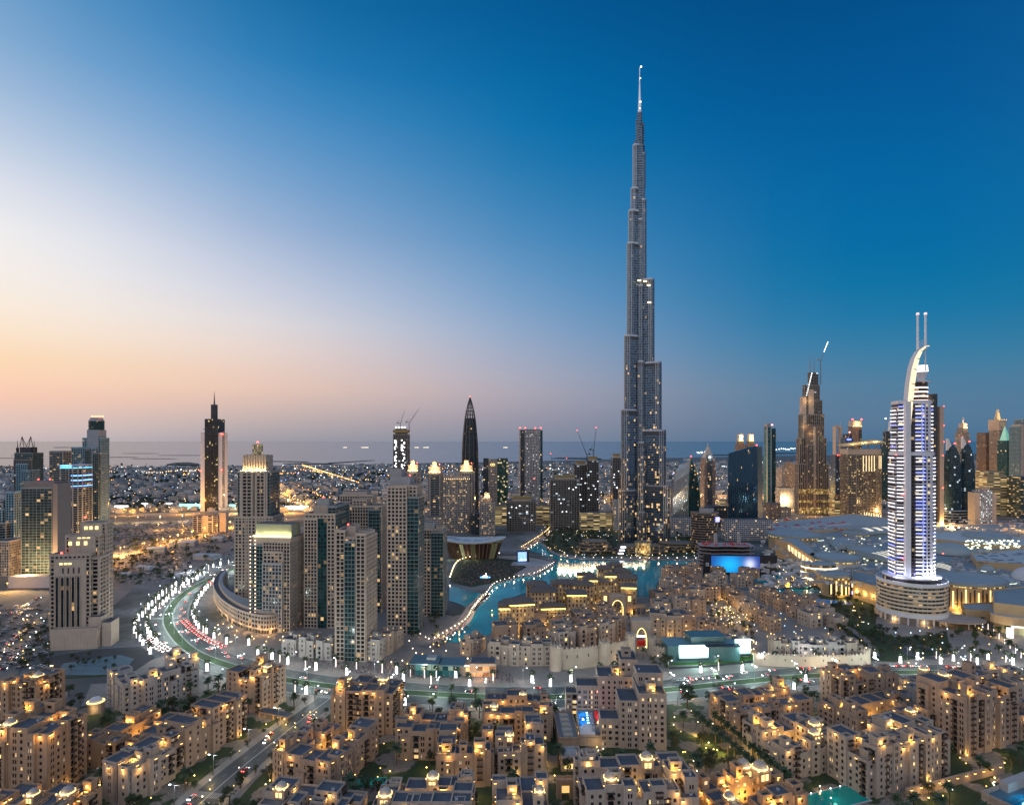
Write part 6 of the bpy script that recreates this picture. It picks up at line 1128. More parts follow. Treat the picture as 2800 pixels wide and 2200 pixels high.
def block(name, label, cat, loc, rot, masses, seed=0, wall=0, towers=(), domes=(), lamps=6, lit=.075, fh=3.4, bay=3.7, simple=False, group=None, court=None, balc=.22, lampP=330, winmax=100):
    rn = random.Random(seed); root = empty(name, (loc[0], loc[1], loc[2] if len(loc) > 2 else 0), R(rot), label, cat, group)
    c, s_ = math.cos(R(rot)), math.sin(R(rot)); wm = SW[wall]; FOOT.append((root.location.x, root.location.y, c, s_, masses))
    mb = MB(); rf = MB(); wins = []; edges = []
    def inside(x, y, z, skip):
        return any(i != skip and m[0] - .01 < x < m[1] + .01 and m[2] - .01 < y < m[3] + .01 and z < m[4] for i, m in enumerate(masses))
    base = root.location.z
    for mi, m in enumerate(masses):
        x0, x1, y0, y1, h = m[:5]
        for (ax, ay), (bx, by), n in (((x0, y0), (x1, y0), (0, -1)), ((x1, y0), (x1, y1), (1, 0)), ((x1, y1), (x0, y1), (0, 1)), ((x0, y1), (x0, y0), (-1, 0))):
            L = math.dist((ax, ay), (bx, by)); ex, ey = (bx - ax) / L, (by - ay) / L; mx, my = (ax + bx) / 2, (ay + by) / 2
            wx, wy = root.location.x + mx * c - my * s_, root.location.y + mx * s_ + my * c; nx, ny = n[0] * c - n[1] * s_, n[0] * s_ + n[1] * c
            vis = nx * (0 - wx) + ny * (0 - wy) > 0
            pt = lambda u, v, d=0.0: (ax + ex * u - n[0] * d, ay + ey * u - n[1] * d, v)
            if not vis or L < 2.2:
                mb.face([pt(0, 0), pt(L, 0), pt(L, h), pt(0, h)]); continue
            nf = int((h - .8) / fh); nb = max(1, int(L / bay)); cols = []; off = (L - nb * bay) / 2
            for b in range(nb):
                uc = off + (b + .5) * bay; k = rn.random()
                if L < 4: typ = 's'
                elif k < .38: typ = 's'
                elif k < .66: typ = 'p'
                elif k < .66 + balc: typ = 'b'
                else: typ = 'w'
                spec = {'s': [(uc - .7, uc + .7, .75, 1.8)], 'p': [(uc - 1.05, uc - .2, .6, 2.1), (uc + .2, uc + 1.05, .6, 2.1)], 'b': [(uc - 1.3, uc + 1.3, .1, 2.45)], 'w': [(uc - .9, uc + .9, .7, 1.8)]}[typ]
                top_b = nf
                for (u0, u1, so, hh) in spec:
                    rows = []
                    for f in range(nf):
                        z = f * fh + .5
                        if f == 0 and rn.random() < .3: continue
                        if inside(*[q + r * .4 for q, r in zip(pt((u0 + u1) / 2, 0)[:2], n)], z + 1.6, mi): continue
                        rows.append((z + so, z + so + hh))
                    cols.append((u0, u1, rows, typ))
            u = 0.0
            for u0, u1, rows, typ in cols:
                mb.face([pt(u, 0), pt(u0, 0), pt(u0, h), pt(u, h)]); v = 0.0; dp = .9 if typ == 'b' else .32
                for i, (v0, v1) in enumerate(rows):
                    mb.face([pt(u0, v), pt(u1, v), pt(u1, v0), pt(u0, v0)]); v = v1
                    mb.face([pt(u0, v0), pt(u1, v0), pt(u1, v0, dp), pt(u0, v0, dp)]); mb.face([pt(u0, v1, dp), pt(u1, v1, dp), pt(u1, v1), pt(u0, v1)])
                    mb.face([pt(u0, v0), pt(u0, v0, dp), pt(u0, v1, dp), pt(u0, v1)]); mb.face([pt(u1, v0, dp), pt(u1, v0), pt(u1, v1), pt(u1, v1, dp)])
                    k = rn.random(); kind = (rn.choice((1, 1, 2, 3)) if k < lit else (2 if k < lit * 1.8 else (4 if k > .93 else 0)))
                    if simple: mb.face([pt(u0, v0, dp), pt(u1, v0, dp), pt(u1, v1, dp), pt(u0, v1, dp)], 1 + kind)
                    else:
                        wins.append((pt((u0 + u1) / 2, v0, dp), u1 - u0, v1 - v0, kind, math.atan2(n[0], -n[1]), math.hypot(wx, wy)))
                        if typ == 'b':
                            edges.append(('b', pt((u0 + u1) / 2, v0, 0), math.atan2(n[0], -n[1])))
                            if i == len(rows) - 1: edges.append(('p', pt((u0 + u1) / 2, v1 + .35, 0), math.atan2(n[0], -n[1])))
                mb.face([pt(u0, v), pt(u1, v), pt(u1, h), pt(u0, h)]); u = u1
            mb.face([pt(u, 0), pt(L, 0), pt(L, h), pt(u, h)])
            for q in range(int(L / 5)): 
                uu = rn.uniform(1, L - 1)
                if not inside(*[a + b * .5 for a, b in zip(pt(uu, 0)[:2], n)], h - .5, mi): edges.append(('l', pt(uu, h - 1.7, 0), math.atan2(n[0], -n[1])))
        P = [(x0, y0), (x1, y0), (x1, y1), (x0, y1)]
        q = inset(P, .35); rf.face([(a, b, h - .95) for a, b in q])
        if simple: rf.build('roof', ROOFM, root); rf = MB()
        for i in range(4):
            a, b, d, e = P[i], P[(i + 1) % 4], q[(i + 1) % 4], q[i]; mb.face([(*a, h), (*b, h), (*d, h), (*e, h)]); mb.face([(*e, h), (*d, h), (*d, h - 1), (*e, h - 1)])
    mb.build('wall', [wm, GLASSM, *LITG], root); (simple or rf.build('roof', ROOFM, root))
    wins.sort(key=lambda w: w[5]); 
    if len(wins) > winmax: keep = wins[:winmax]; rest = wins[winmax:]
    else: keep, rest = wins, []
    for p, w, h, k, a, _ in keep: link('window', window_mesh(w, h, k), root, p, a)
    if rest:
        r = MB()
        for p, w, h, k, a, _ in rest:
            ca, sa = math.cos(a), math.sin(a); r.face([(p[0] - ca * w / 2, p[1] - sa * w / 2, p[2]), (p[0] + ca * w / 2, p[1] + sa * w / 2, p[2]), (p[0] + ca * w / 2, p[1] + sa * w / 2, p[2] + h), (p[0] - ca * w / 2, p[1] - sa * w / 2, p[2] + h)], k)
        tag(r.build('window', [GLASSM, *LITG], root), None, None, None, 'stuff')
    nb_ = 0
    for e in edges:
        if e[0] == 'b' and nb_ < 60: link('balcony', BALM, root, e[1], e[2]); nb_ += 1
        elif e[0] == 'p': link('pergola', PERGM, root, e[1], e[2])
    ls = [e for e in edges if e[0] == 'l']; rn.shuffle(ls)
    for i, e in enumerate(ls[:lamps]):
        link('wall_lamp', LAMPM, root, e[1], e[2])
        if i % 2 == 0 and lampP: light(root, (e[1][0] + math.sin(e[2]) * 1.5, e[1][1] - math.cos(e[2]) * 1.5, e[1][2] - .8), lampP * 1.3, (1, .54, .14), .4)
    for i, (x, y, w, d, z, hh) in enumerate(towers):
        t = MB(); t.prism(rect(w, d, x, y), z - 1, z + hh, 0); ring(t, rect(w + .5, d + .5, x, y), .55, z + hh - .5, z + hh + .9); t.face([(a, b, z + hh - .4) for a, b in rect(w, d, x, y)], 1)
        t.box(x - w * .2, x + w * .2, y - d / 2 - .06, y - d / 2 + .02, z + hh * .35, z + hh * .75, 2 if i % 3 else 3); t.build('roof_tower', [wm, mat('roof_well', (.04, .05, .065), .9), GLASSM, LITG[0]], root)
        if lampP and i % 2 == 0:
            link('wall_lamp', LAMPM, root, (x + w * .2, y - d / 2 - .8, z - .2), 0); light(root, (x + rn.choice((-1, 1)) * w * .3, y - d / 2 - 2.0, z + .8), lampP * 3.2, (1, .53, .09), .4)
    for x, y, z, sc in domes:
        o = link('dome_turret', TURB, root, (x, y, z - .9)); o.scale = (sc,) * 3
        link('dome', DOMM, o, (0, 0, 4.1)); link('light_ring', DRING, o, (0, 0, 4.1)); link('turret_window', TURWIN, o, (0, 0, 0)); light(o, (0, -3.6, 4.6), 260, (1, .75, .35), .4)
    if not simple:
        for k in range(rn.randint(4, 7)):
            m = rn.choice(masses); 
            if m[1] - m[0] > 5 and m[3] - m[2] > 5: link('roof_vent', VENTM, root, (rn.uniform(m[0] + 2, m[1] - 2), rn.uniform(m[2] + 2, m[3] - 2), m[4] - .94), rn.uniform(0, 1.5))
    if court: light(root, (court[0], court[1], court[2]), court[3] * 1.6, (1, .55, .11), 1.2)
    return root
def layout(w, d, h, typ, seed, storey=3.4):
    """masses, roof towers for a block whose front face is at y = 0"""
    rn = random.Random(seed * 7 + 1); M = []; T = []; j = lambda: rn.choice((0, 0, -storey, storey * .5, storey)) + rn.uniform(-.3, .3)
    t = min(max(9, min(w, d) * .33), 13)
    def wing(x0, x1, y0, y1, hh):
        """a wing cut into house-wide lengths that step up and down and in and out"""
        L = max(x1 - x0, y1 - y0); n = max(1, round(L / rn.uniform(8.5, 12)))
        for q in range(n):
            z = hh + rn.choice((0, 0, storey, -storey, storey * .5, -storey, 1.1)) + rn.uniform(-.2, .2); e = rn.uniform(0, 1.1)
            if x1 - x0 >= y1 - y0: M.append((x0 + (x1 - x0) * q / n - .03, x0 + (x1 - x0) * (q + 1) / n + .03, y0 - e, y1 - rn.uniform(0, 1), z))
            else: M.append((x0 - (e if x0 < 0 else 0), x1 + (e if x0 >= 0 else 0), y0 + (y1 - y0) * q / n - .03, y0 + (y1 - y0) * (q + 1) / n + .03, z))
    if typ in 'OUL':
        wing(-w / 2, w / 2, 0, t, h); wing(-w / 2 + .4, -w / 2 + t, t - 1, d, h)
        if typ in 'OU': wing(w / 2 - t, w / 2 - .4, t - 1, d - .3, h)
        if typ == 'O': wing(-w / 2 + .8, w / 2 - .8, d - t, d + .3, h)
    else:
        wing(-w / 2, w / 2, 0, d * .52, h); wing(-w / 2 + .5, w / 2 - .5, d * .5, d, h + rn.choice((0, storey)))
    n = max(2, int(w / 11))
    for k in range(n):
        x = -w / 2 + (k + .5) * w / n + rn.uniform(-1.5, 1.5); bw = rn.uniform(4.2, 7); hh = h + rn.choice((2.2, -storey, 1.2, storey, -2 * storey, 2.8)); M.append((x - bw / 2, x + bw / 2, -rn.uniform(.8, 2.2), rn.uniform(5, 8), hh))
    for sgn in (-1, 1):
        for k in range(max(1, int(d / 14))):
            y = (k + .5) * d / max(1, int(d / 14)) + rn.uniform(-2, 2); bw = rn.uniform(4, 7); hh = h + rn.choice((1.6, -storey, 2.6, storey)); x = sgn * w / 2; e = rn.uniform(.7, 1.9)
            M.append((min(x - sgn * 5, x + sgn * e), max(x - sgn * 5, x + sgn * e), y - bw / 2, y + bw / 2, hh))
    for k in range(max(3, int(w * d / 170))):
        m = rn.choice(M); ww, dd = rn.uniform(3.6, 6), rn.uniform(3.6, 5.5)
        if m[1] - m[0] < ww + 2 or m[3] - m[2] < dd + 2: continue
        T.append((rn.uniform(m[0] + ww / 2 + .6, m[1] - ww / 2 - .6), rn.uniform(m[2] + dd / 2 + .6, m[3] - dd / 2 - .6), ww, dd, m[4], rn.uniform(2.4, 4.2)))
    return M, T
FGG = 'sand-coloured apartment blocks in front of the boulevard'
def fg(label, loc, rot, w, d, h, typ, seed, **k):
    M, T = layout(w, d, h, typ, seed); M = M + list(k.pop('more', ()))
    dm = k.pop('dm', ()); D = [(x, y, h, sc) for x, y, sc in dm]
    if typ in 'OU' and 'court' not in k: k['court'] = (0, d * .55, h * .45, 2600)
    return block('apartment_block', label, 'building', loc, rot, M, seed, towers=T, domes=D, group=FGG, **k)
def fb(vx, vy): return G(vx, vy)
def rc(vx, vy, z, d, rot):
    """ground point of the front centre, from the pixel of the roof centre at height z"""
    p = G(vx, vy, z); return (p.x + math.sin(R(rot)) * d / 2, p.y - math.cos(R(rot)) * d / 2, 0)
fg('tall ochre block cut by the left picture edge, behind the tallest ochre one', fb(36, 1562), -12, 30, 20, 32, 'I', 1, wall=2, lamps=10, balc=.2, dm=((9, 6, 1.1),))
fg('cool grey-white block with long golden eave lights round its U-shaped roof, beside the pit', fb(345, 1491), 48, 48, 34, 20, 'U', 2, wall=3, lamps=8, balc=.1)
fg('brown eight-storey block with row of lamps under its roof, at the road junction corner', fb(520, 1506), -22, 32, 22, 25, 'I', 3, wall=0, lamps=10, balc=.3, dm=((12, 8, 1),))
fg('tallest ochre block low at the left edge, dark timber balconies stacked on its right face', (-248, 312, 0), -5, 32, 27, 33, 'I', 4, wall=2, lamps=12, balc=.35, dm=((-8, 4, 1.1),))
fg('low ochre courtyard block with many roof boxes', fb(240, 1632), -12, 38, 42, 14, 'O', 5, wall=2, lamps=12)
fg('long block standing along the diagonal street, far half, lamps at its balcony tops', (-190, 338, 0), -19, 17, 54, 20, 'I', 6, wall=0, lamps=12, balc=.3)
fg('near half of the long block along the diagonal street, hollow roof towers glowing', (-197, 311, 0), -19, 19, 27, 16.5, 'I', 7, wall=1, lamps=12, balc=.25)
fg('low bottom-left corner block with bright eave lamps, roof only in view', rc(95, 1688, 14, 20, -8), -8, 44, 20, 14, 'I', 8, wall=2, lamps=16, dm=((14, 8, 1.2), (-2, 6, 1)))
fg('nine-storey sand block with dark roof canopies, just right of the diagonal street end', fb(768, 1554), -8, 40, 23, 25.5, 'I', 9, wall=0, lamps=12, balc=.35, dm=((10, 12, 1.1), (-14, 12, .9)))
fg('U-shaped block with golden courtyard right beside the diagonal street', fb(640, 1676), -19, 36, 46, 16.5, 'U', 10, wall=0, lamps=10)
fg('bottom-edge block right of the diagonal street with white roof plant and tall square roof tower', rc(668, 1690, 15, 18, -10), -10, 46, 18, 15, 'I', 11, wall=1, lamps=10, dm=((-16, 8, 1.1),))
fg('courtyard block with orange-lit inner well, directly below the glass pavilion', fb(908, 1612), -3, 37, 32, 16.5, 'O', 12, wall=0, lamps=10)
fg('courtyard block with wooden staircase glow, below the fortress wall, domed lantern on top', fb(1098, 1572), 0, 40, 30, 16, 'O', 13, wall=0, lamps=12, dm=((-14, 6, .9), (4, 24, .9)))
fg('sand block with lamp-lit cornice left of the narrow skylight hall, lower of the pair', fb(985, 1668), 2, 28, 28, 17.5, 'L', 14, wall=0, lamps=12)
fg('sand block with golden bands hard against the narrow skylight hall', fb(1106, 1648), 2, 25, 30, 17.5, 'U', 15, wall=1, lamps=12, dm=((-6, 6, .9),))
fg('bottom-centre block with two gold-ringed domes and dark inner court', rc(905, 1680, 17, 26, -2), -2, 44, 26, 17, 'O', 16, wall=1, lamps=10, dm=((-17, 4, 1.2), (2, 20, 1.1)))
fg('bottom-edge block left of the arched gateway, blue strip on its roof', rc(1106, 1662, 17, 26, 2), 2, 24, 26, 17, 'I', 17, wall=1, lamps=10, dm=((8, 2, .9),))
fg('large bottom-centre block under the pale hotel, two golden domes, dark awnings', rc(1345, 1636, 21, 32, 4), 4, 52, 32, 20.5, 'O', 18, wall=1, lamps=14, dm=((-14, 5, 1.2), (8, 22, 1.2)), balc=.32)
fg('low block right of the street garden with lamp rows and teal awning behind', rc(1612, 1482, 15, 30, 15), 15, 54, 30, 15, 'O', 19, wall=0, lamps=14)
fg('courtyard block with blue-edged sunken court and two gold domes, below the lamp-row block', rc(1678, 1548, 17, 34, 18), 18, 38, 34, 17, 'O', 20, wall=1, lamps=12, dm=((12, 12, 1.2), (4, 4, 1.1)))
fg('large courtyard block with bright golden arcaded court, right side', rc(1860, 1500, 17, 36, 20), 20, 54, 36, 17, 'O', 21, wall=0, lamps=14, dm=((-16, 24, 1), (8, 2, 1)))
fg('tall sand block with dark balcony awnings standing against the boulevard, right side', rc(1820, 1424, 25, 22, 10), 10, 42, 22, 25, 'I', 22, wall=0, lamps=10, balc=.35)
fg('broad pale six-storey block nearest the bottom right, many roof vents', (208, 325, 0), 22, 62, 25, 22.5, 'I', 23, wall=1, lamps=10, balc=.25, dm=((6, 18, 1),))
fg('tall block with stepped roof and double columns of slit windows, far right', (281, 364, 0), 22, 50, 29, 32.5, 'I', 24, wall=0, lamps=10, balc=.35, dm=((-6, 24, 1.1),))
fg('low palace-like block glowing yellow at the bottom edge, three white-lit domes', rc(1588, 1672, 10, 28, 18), 18, 46, 28, 10, 'O', 25, wall=2, lamps=24, dm=((6, 25, 1.4), (12, 20, 1.5), (-17, 6, 1)), lampP=420)
fg('lower block behind the tall far-right one with dark terrace canopies', rc(1955, 1432, 14, 20, 12), 12, 46, 20, 14, 'L', 26, wall=1, lamps=10, dm=((4, 12, 1),))
fg('low roofs at the right edge before the boulevard, white box on top', rc(2115, 1440, 13, 20, 12), 12, 44, 20, 13, 'I', 27, wall=1, lamps=8)
fg('sand block on the right edge under the low roofs, single lit lamp column', rc(2150, 1500, 15, 18, 18), 18, 24, 18, 15, 'I', 28, wall=0, lamps=6)
fg('small two-storey block tucked behind the right garden, green-lit', rc(1950, 1480, 9, 16, 16), 16, 24, 16, 9, 'I', 29, wall=3, lamps=6)
# pale stepped hotel in the middle, with pool terrace
hp = GP(1690, 2048)
HM_ = [(12, 28, 0, 29, 33), (.8, 13, 1.2, 21, 28.2), (-10, 1.5, 2, 16, 17), (13, 28.6, 14, 30, 40), (-8, 17.5, 43, 62, 26.5), (7, 18.5, 48, 67, 36), (-22, -7, 43.4, 58, 20), (-29, -21, 44, 55, 15), (17, 26, 30, 50, 24)]
block('hotel', 'pale pinkish stepped hotel of twelve storeys with arched windows, blue pool at its foot', 'building', (hp.x, hp.y), -3, HM_, 31, wall=1, lamps=2, balc=.06, lit=.12, towers=[(20, 8, 5, 5, 33, 3.2), (12, 58, 6, 5, 36, 3.5), (4, 52, 5, 5, 26.5, 2.5)])
def simple_thing(name, label, cat, loc, rot, parts, group=None):
    t = empty(name, loc, R(rot), label, cat, group)
    for pn, mbf, m in parts: mb = MB(); mbf(mb); mb.build(pn, m, t)
    return t
POOL = mat('pool_water', (.01, .16, .42), .08, em=(.0, .30, .85), es=.12, var=.1, scale=.5); TPOOL = mat('teal_pool', (.0, .22, .2), .1, em=(0, .4, .32), es=.07, var=.1, scale=.4)  # faint glow put into the water stands in for underwater lighting
p = GP(1640, 2040)
t = simple_thing('pool_terrace', 'raised pool terrace with blue pool, red lounge and white dome beside the pale hotel', 'terrace', (p.x, p.y, 0), -3, [
    ('wall', lambda m: (m.box(-12, 8, 0, 38, 0, 5.5, 0, 1), ring(m, [(-12, 0), (8, 0), (8, 38), (-12, 38)], .4, 5, 6.6)), [SW[1], PAVE]), ('pool', lambda m: m.box(-11, -4.5, 12, 34, 5.5, 5.75), POOL),
    ('lounge_canopy', lambda m: m.box(-1, 7.5, 16, 33, 6.9, 7.1), mat('red_canopy', (.5, .025, .03), .8, em=(.8, .03, .03), es=.0, var=.1)), ('lounge_post', lambda m: [m.box(x, x + .3, 16 + k * 8, 16.3 + k * 8, 5.5, 6.9) for x in (-1, 7.2) for k in range(3)], DARKM), ('lounge_tent', lambda m: [m.lathe([(1.6, 7.12), (.9, 8.6), (0, 10)], 6, (x, 15)) for x in (1, 5)], glow('tent_gold', (1, .55, .12), 1.6)),
    ('sun_bed', lambda m: [m.box(-4, -2, 13 + k * 2, 14 + k * 2, 5.5, 6) for k in range(10)], mat('sunbed_grey', (.3, .32, .38), .8)), ('dome', lambda m: (m.prism(rect(9, 9, -7, 5), 5.5, 7.5, 0, 0), m.lathe([(4, 7.5), (3.6, 9), (2.4, 10.3), (0, 11)], 18, (-7, 5))), WHITEW)])
for k in range(6): mb = MB(); mb.lathe([(0, 0), (.7, .15), (0, .3)], 8); mb.build('pool_lamp', glow('pool_blue_lamp', (.3, .75, 1), 6), t, False, (-5.5, 14 + k * 3.6, 5.8))
light(t, (3.5, 24, 9.5), 1500, (1, .4, .3), .6); light(t, (-8, 18, 8.5), 900, (.4, .7, 1), .6, 'pool_glow'); light(t, (-8, 29, 8.5), 900, (.4, .7, 1), .6, 'pool_glow')  # pool_glow lights are added over the water to brighten it
p = GP(1560, 2052)
simple_thing('skylight_hall', 'long low hall with a row of five framed skylights left of the pale hotel', 'building', (p.x, p.y, 0), 1, [('wall', lambda m: (m.box(-7, 5, 0, 36, 0, 7, 0, 1), ring(m, [(-7, 0), (5, 0), (5, 36), (-7, 36)], .5, 6.5, 8)), [SW[0], PAVE]), ('skylight_frame', lambda m: [m.box(-4, 2, 2 + k * 6.6, 7 + k * 6.6, 7, 7.7) for k in range(5)], CONC), ('skylight', lambda m: [m.box(-3, 1, 3 + k * 6.6, 6 + k * 6.6, 7.7, 7.78) for k in range(5)], mat('skylight_dim', (.03, .035, .04), .2, em=(1, .8, .4), es=.12, var=.1))])
p = GP(1562, 2108)
t = simple_thing('domed_hall', 'square hall with shallow pale dome and lit yellow windows below the skylight hall', 'building', (p.x, p.y, 0), 1, [('wall', lambda m: (m.box(-5.5, 5.5, 0, 11, 0, 7.5, 0, 1), ring(m, [(-5.7, -.2), (5.7, -.2), (5.7, 11.2), (-5.7, 11.2)], .6, 7, 8.4)), [SW[1], PAVE]), ('dome', lambda m: m.lathe([(4.6, 7.5), (4.2, 8.6), (2.6, 9.8), (0, 10.4)], 8, (0, 5.5)), CONC), ('window', lambda m: [m.box(x, x + 1, -.1, .05, 1.5, 4.2) for x in (-3.6, -1.9, -.2, 1.5, 3)], LITG[2])])
p = GP(1547, 2185); simple_thing('arched_gateway', 'small stone gateway with glowing arch at the bottom centre', 'gate', (p.x, p.y, 0), 2, [('wall', lambda m: (m.box(-4.5, -2, 0, 4, 0, 9), m.box(2, 4.5, 0, 4, 0, 9), m.box(-2, 2, 0, 4, 7, 9), ring(m, [(-4.6, -.1), (4.6, -.1), (4.6, 4.1), (-4.6, 4.1)], .5, 8.5, 10)), SW[2]), ('arch', lambda m: m.prism([(-2, 1.5), (2, 1.5), (2, 1.8), (-2, 1.8)], 2.6, 7, 0, 0), glow('arch_glow', (1, .6, .15), 1.0))])
# small pieces round the foreground
p = GP(262, 1945); t = simple_thing('domed_gatehouse', 'small round gatehouse with lit pale dome beside palm roundabout, lower left', 'kiosk', (p.x, p.y, 0), 0, [('wall', lambda m: (m.prism(ellipse(5, 5, 16), 0, 6, 0, 0), m.prism(ellipse(5.5, 5.5, 16), 6, 6.8, 0, 0, None, True)), SW[1]), ('dome', lambda m: m.lathe([(4.2, 6.8), (3.8, 8.2), (2.4, 9.5), (0, 10.2)], 16), WHITEW), ('light_ring', lambda m: m.lathe([(4.5, 6.85), (5.2, 6.85), (5.2, 7.3), (4.5, 7.3)], 20), MATS['ring_gold'])]); light(t, (3, -7, 4), 700, (1, .65, .25), .5)
p = GP(745, 1968); t = simple_thing('carport', 'low flat carport with lit posts beside the diagonal street', 'carport', (p.x, p.y, 0), -22, [('roof', lambda m: (m.box(-12, 12, 0, 6, 3.4, 4, 0, 1, True)), [SW[0], ROOFM]), ('pillar', lambda m: [m.box(-12 + k * 5.7, -11.2 + k * 5.7, .2, 1, 0, 3.4) for k in range(5)], SW[2])]); light(t, (-9, 2, 2.4), 300, (1, .6, .2), .4)
p = GP(2815, 2225); t = simple_thing('pool_court', 'walled court with bright blue pool at the bottom right corner', 'terrace', (p.x, p.y, 0), 24, [('wall', lambda m: (m.box(-15, 26, -14, 13, 0, 6, 0, 1), ring(m, [(-15, -14), (26, -14), (26, 13), (-15, 13)], .6, 5.5, 8), m.box(-1, 20, 8.5, 12.3, 6, 10.5, 2)), [SW[1], mat('court_tile', (.08, .15, .2), .5), SW[3]]), ('pool', lambda m: (m.box(-13, 20, -12, 2, 6, 6.3), m.box(-9, 4, 3, 6.5, 6, 6.25)), mat('court_pool', (.01, .15, .26), .1, em=(.0, .35, .6), es=.05, var=.5, scale=.25))]); light(t, (0, 2, 9), 900, (.3, .75, 1), 1)  # court_pool water carries a faint glow in place of underwater lighting
p = GP(2285, 2188); t = simple_thing('swimming_pool', 'teal lit swimming pool among palms at the bottom edge', 'pool', (p.x, p.y, 0), 20, [('pool', lambda m: m.box(-18, 16, -6, 8, .1, .5), TPOOL), ('pool_edge', lambda m: ring(m, [(-18.8, -6.8), (16.8, -6.8), (16.8, 8.8), (-18.8, 8.8)], .8, .1, .65), KERB)]); light(t, (0, 0, 3), 260, (.3, 1, .8), 1)
for k in range(5): mb = MB(); mb.lathe([(0, 0), (.35, .3), (0, .6)], 8); mb.build('pool_lamp', glow('pool_white', (.8, 1, .95), 6), t, False, (-14 + k * 6.5, 8.2, .7))
p = GP(1010, 2140); t = simple_thing('swimming_pool', 'small teal pool hidden among the garden palms, bottom centre', 'pool', (p.x, p.y, 0), 10, [('pool', lambda m: m.box(-9, 9, -3, 4, .1, .5), TPOOL)])
A, B = GP(2480, 2182), GP(2745, 2112); t = empty('garden_wall', (A.x, A.y, 0), math.atan2(B.y - A.y, B.x - A.x), 'long sand-coloured garden wall with evenly spaced lamps, bottom right', 'wall'); L = (B - A).length; mb = MB(); mb.box(0, L, 0, 1, 0, 5, 0); mb.build('wall', SW[0], t)
for k in range(11): link('wall_lamp', LAMPM, t, (3 + k * (L - 6) / 10, -.05, 3.6), 0)
for k in range(4): light(t, (8 + k * L / 4, -2, 3), 160, WARM, .4)
# ------------------------------------------------------------------ old town beyond the boulevard
ORD = ['first', 'second', 'third', 'fourth', 'fifth', 'sixth', 'seventh', 'eighth', 'ninth', 'tenth', 'eleventh', 'twelfth']
def row(pts, n, hs, w, d, desc, grp, seed, rot0=None, wall=(0, 1), lampP=0):
    P = [G(a, b)[:2] for a, b in pts]; L = smooth_line(P, 12); tot = sum((L[i + 1] - L[i]).length for i in range(len(L) - 1)); rn = random.Random(seed)
    pos = along(P, tot / n, 0, 0)[:n]
    for i, (q, e) in enumerate(pos):
        q = q + e * (tot / n / 2); rot = math.degrees(math.atan2(e.y, e.x)) if rot0 is None else rot0
        if rot > 90: rot -= 180
        if rot < -90: rot += 180
        ww = max(8, min(w, tot / n * 1.04)); h = rn.uniform(*hs); dd = d * rn.uniform(.85, 1.1); M = [(-ww / 2, ww / 2, 0, dd, h), (-ww / 2 + .5 + rn.random(), rn.uniform(-1, 2), -rn.uniform(.7, 1.8), dd * .6, h + rn.choice((-3.3, 1.6, 2.6))), (rn.uniform(0, 2), ww / 2 - rn.uniform(.3, 2), dd * .3, dd + .5, h + rn.choice((1.5, 3.2, 2.4)))]
        if rn.random() < .5: M.append((ww * .15, ww * .42, -.9, 4, h - 3.3 + rn.uniform(-.2, .2)))
        T = [(rn.uniform(-ww * .3, ww * .3), rn.uniform(dd * .3, dd * .7), 3, 3, h + (1 if rn.random() < .5 else 2), rn.uniform(1.5, 3))]
        lab = f'{ORD[i]} old-town house from the left, {desc}'
        block('old_town_house', lab, 'house', (q.x, q.y), rot, M, seed * 50 + i, wall=rn.choice(wall), towers=T, lamps=2, lit=.07, fh=3.8, bay=4.6, simple=True, group=grp, lampP=lampP)
row([(1036, 1408), (1095, 1412), (1172, 1412)], 3, (15, 16.5), 19, 15, 'front row left of the fortress wall', 'old-town houses left of the fortress wall', 101)
row([(1180, 1404), (1240, 1392), (1290, 1380), (1330, 1362)], 4, (22, 24.5), 18, 14, 'row looking over the fortress wall', 'old-town houses above the fortress wall', 102)
row([(1045, 1374), (1120, 1368), (1220, 1362), (1320, 1342)], 5, (15, 19), 20, 16, 'second row behind the fortress wall', 'old-town houses second row', 103)
row([(1068, 1344), (1130, 1336), (1220, 1328), (1310, 1318)], 5, (12, 16), 19, 16, 'third row behind the fortress wall', 'old-town houses third row', 104)
row([(1000, 1394), (1032, 1376)], 2, (9, 12), 12, 12, 'quay at the turquoise water', 'old-town houses by the quay', 105)
row([(1380, 1348), (1420, 1350), (1478, 1348)], 3, (18, 22), 20, 20, 'tall group right of the stone gate', 'old-town houses right of the gate', 106)
row([(1385, 1312), (1440, 1312), (1500, 1306)], 3, (15, 19), 18, 18, 'second row right of the stone gate', 'old-town houses right of the gate, behind', 107)
row([(1395, 1284), (1450, 1280), (1530, 1274)], 4, (13, 17), 20, 18, 'middle row right of the arcaded gate', 'old-town houses middle right', 108)
row([(1408, 1256), (1480, 1250), (1550, 1246), (1610, 1248)], 4, (12, 16), 22, 18, 'second row from the lake, before the giant screen', 'old-town houses second from the lake', 109)
row([(1412, 1232), (1480, 1224), (1550, 1222), (1600, 1234)], 4, (11, 14), 22, 17, 'lakeshore row before the giant screen', 'old-town houses on the lakeshore', 110)
row([(1482, 1350), (1530, 1360)], 2, (11, 14), 16, 16, 'between gate group and garden street', 'old-town houses by the garden street', 111)
row([(1545, 1268), (1580, 1294), (1625, 1324), (1655, 1350)], 5, (11, 14), 15, 15, 'right side of the garden street', 'old-town houses along the garden street', 112, 12)
row([(1610, 1264), (1650, 1286), (1700, 1312), (1745, 1340)], 5, (11, 15), 16, 16, 'diagonal row facing the right canal', 'old-town houses by the right canal', 113, 12)
row([(1662, 1272), (1705, 1290), (1755, 1314), (1800, 1346)], 4, (9, 12), 16, 15, 'outermost diagonal row toward the hotel tower', 'old-town houses toward the hotel', 114, 12)
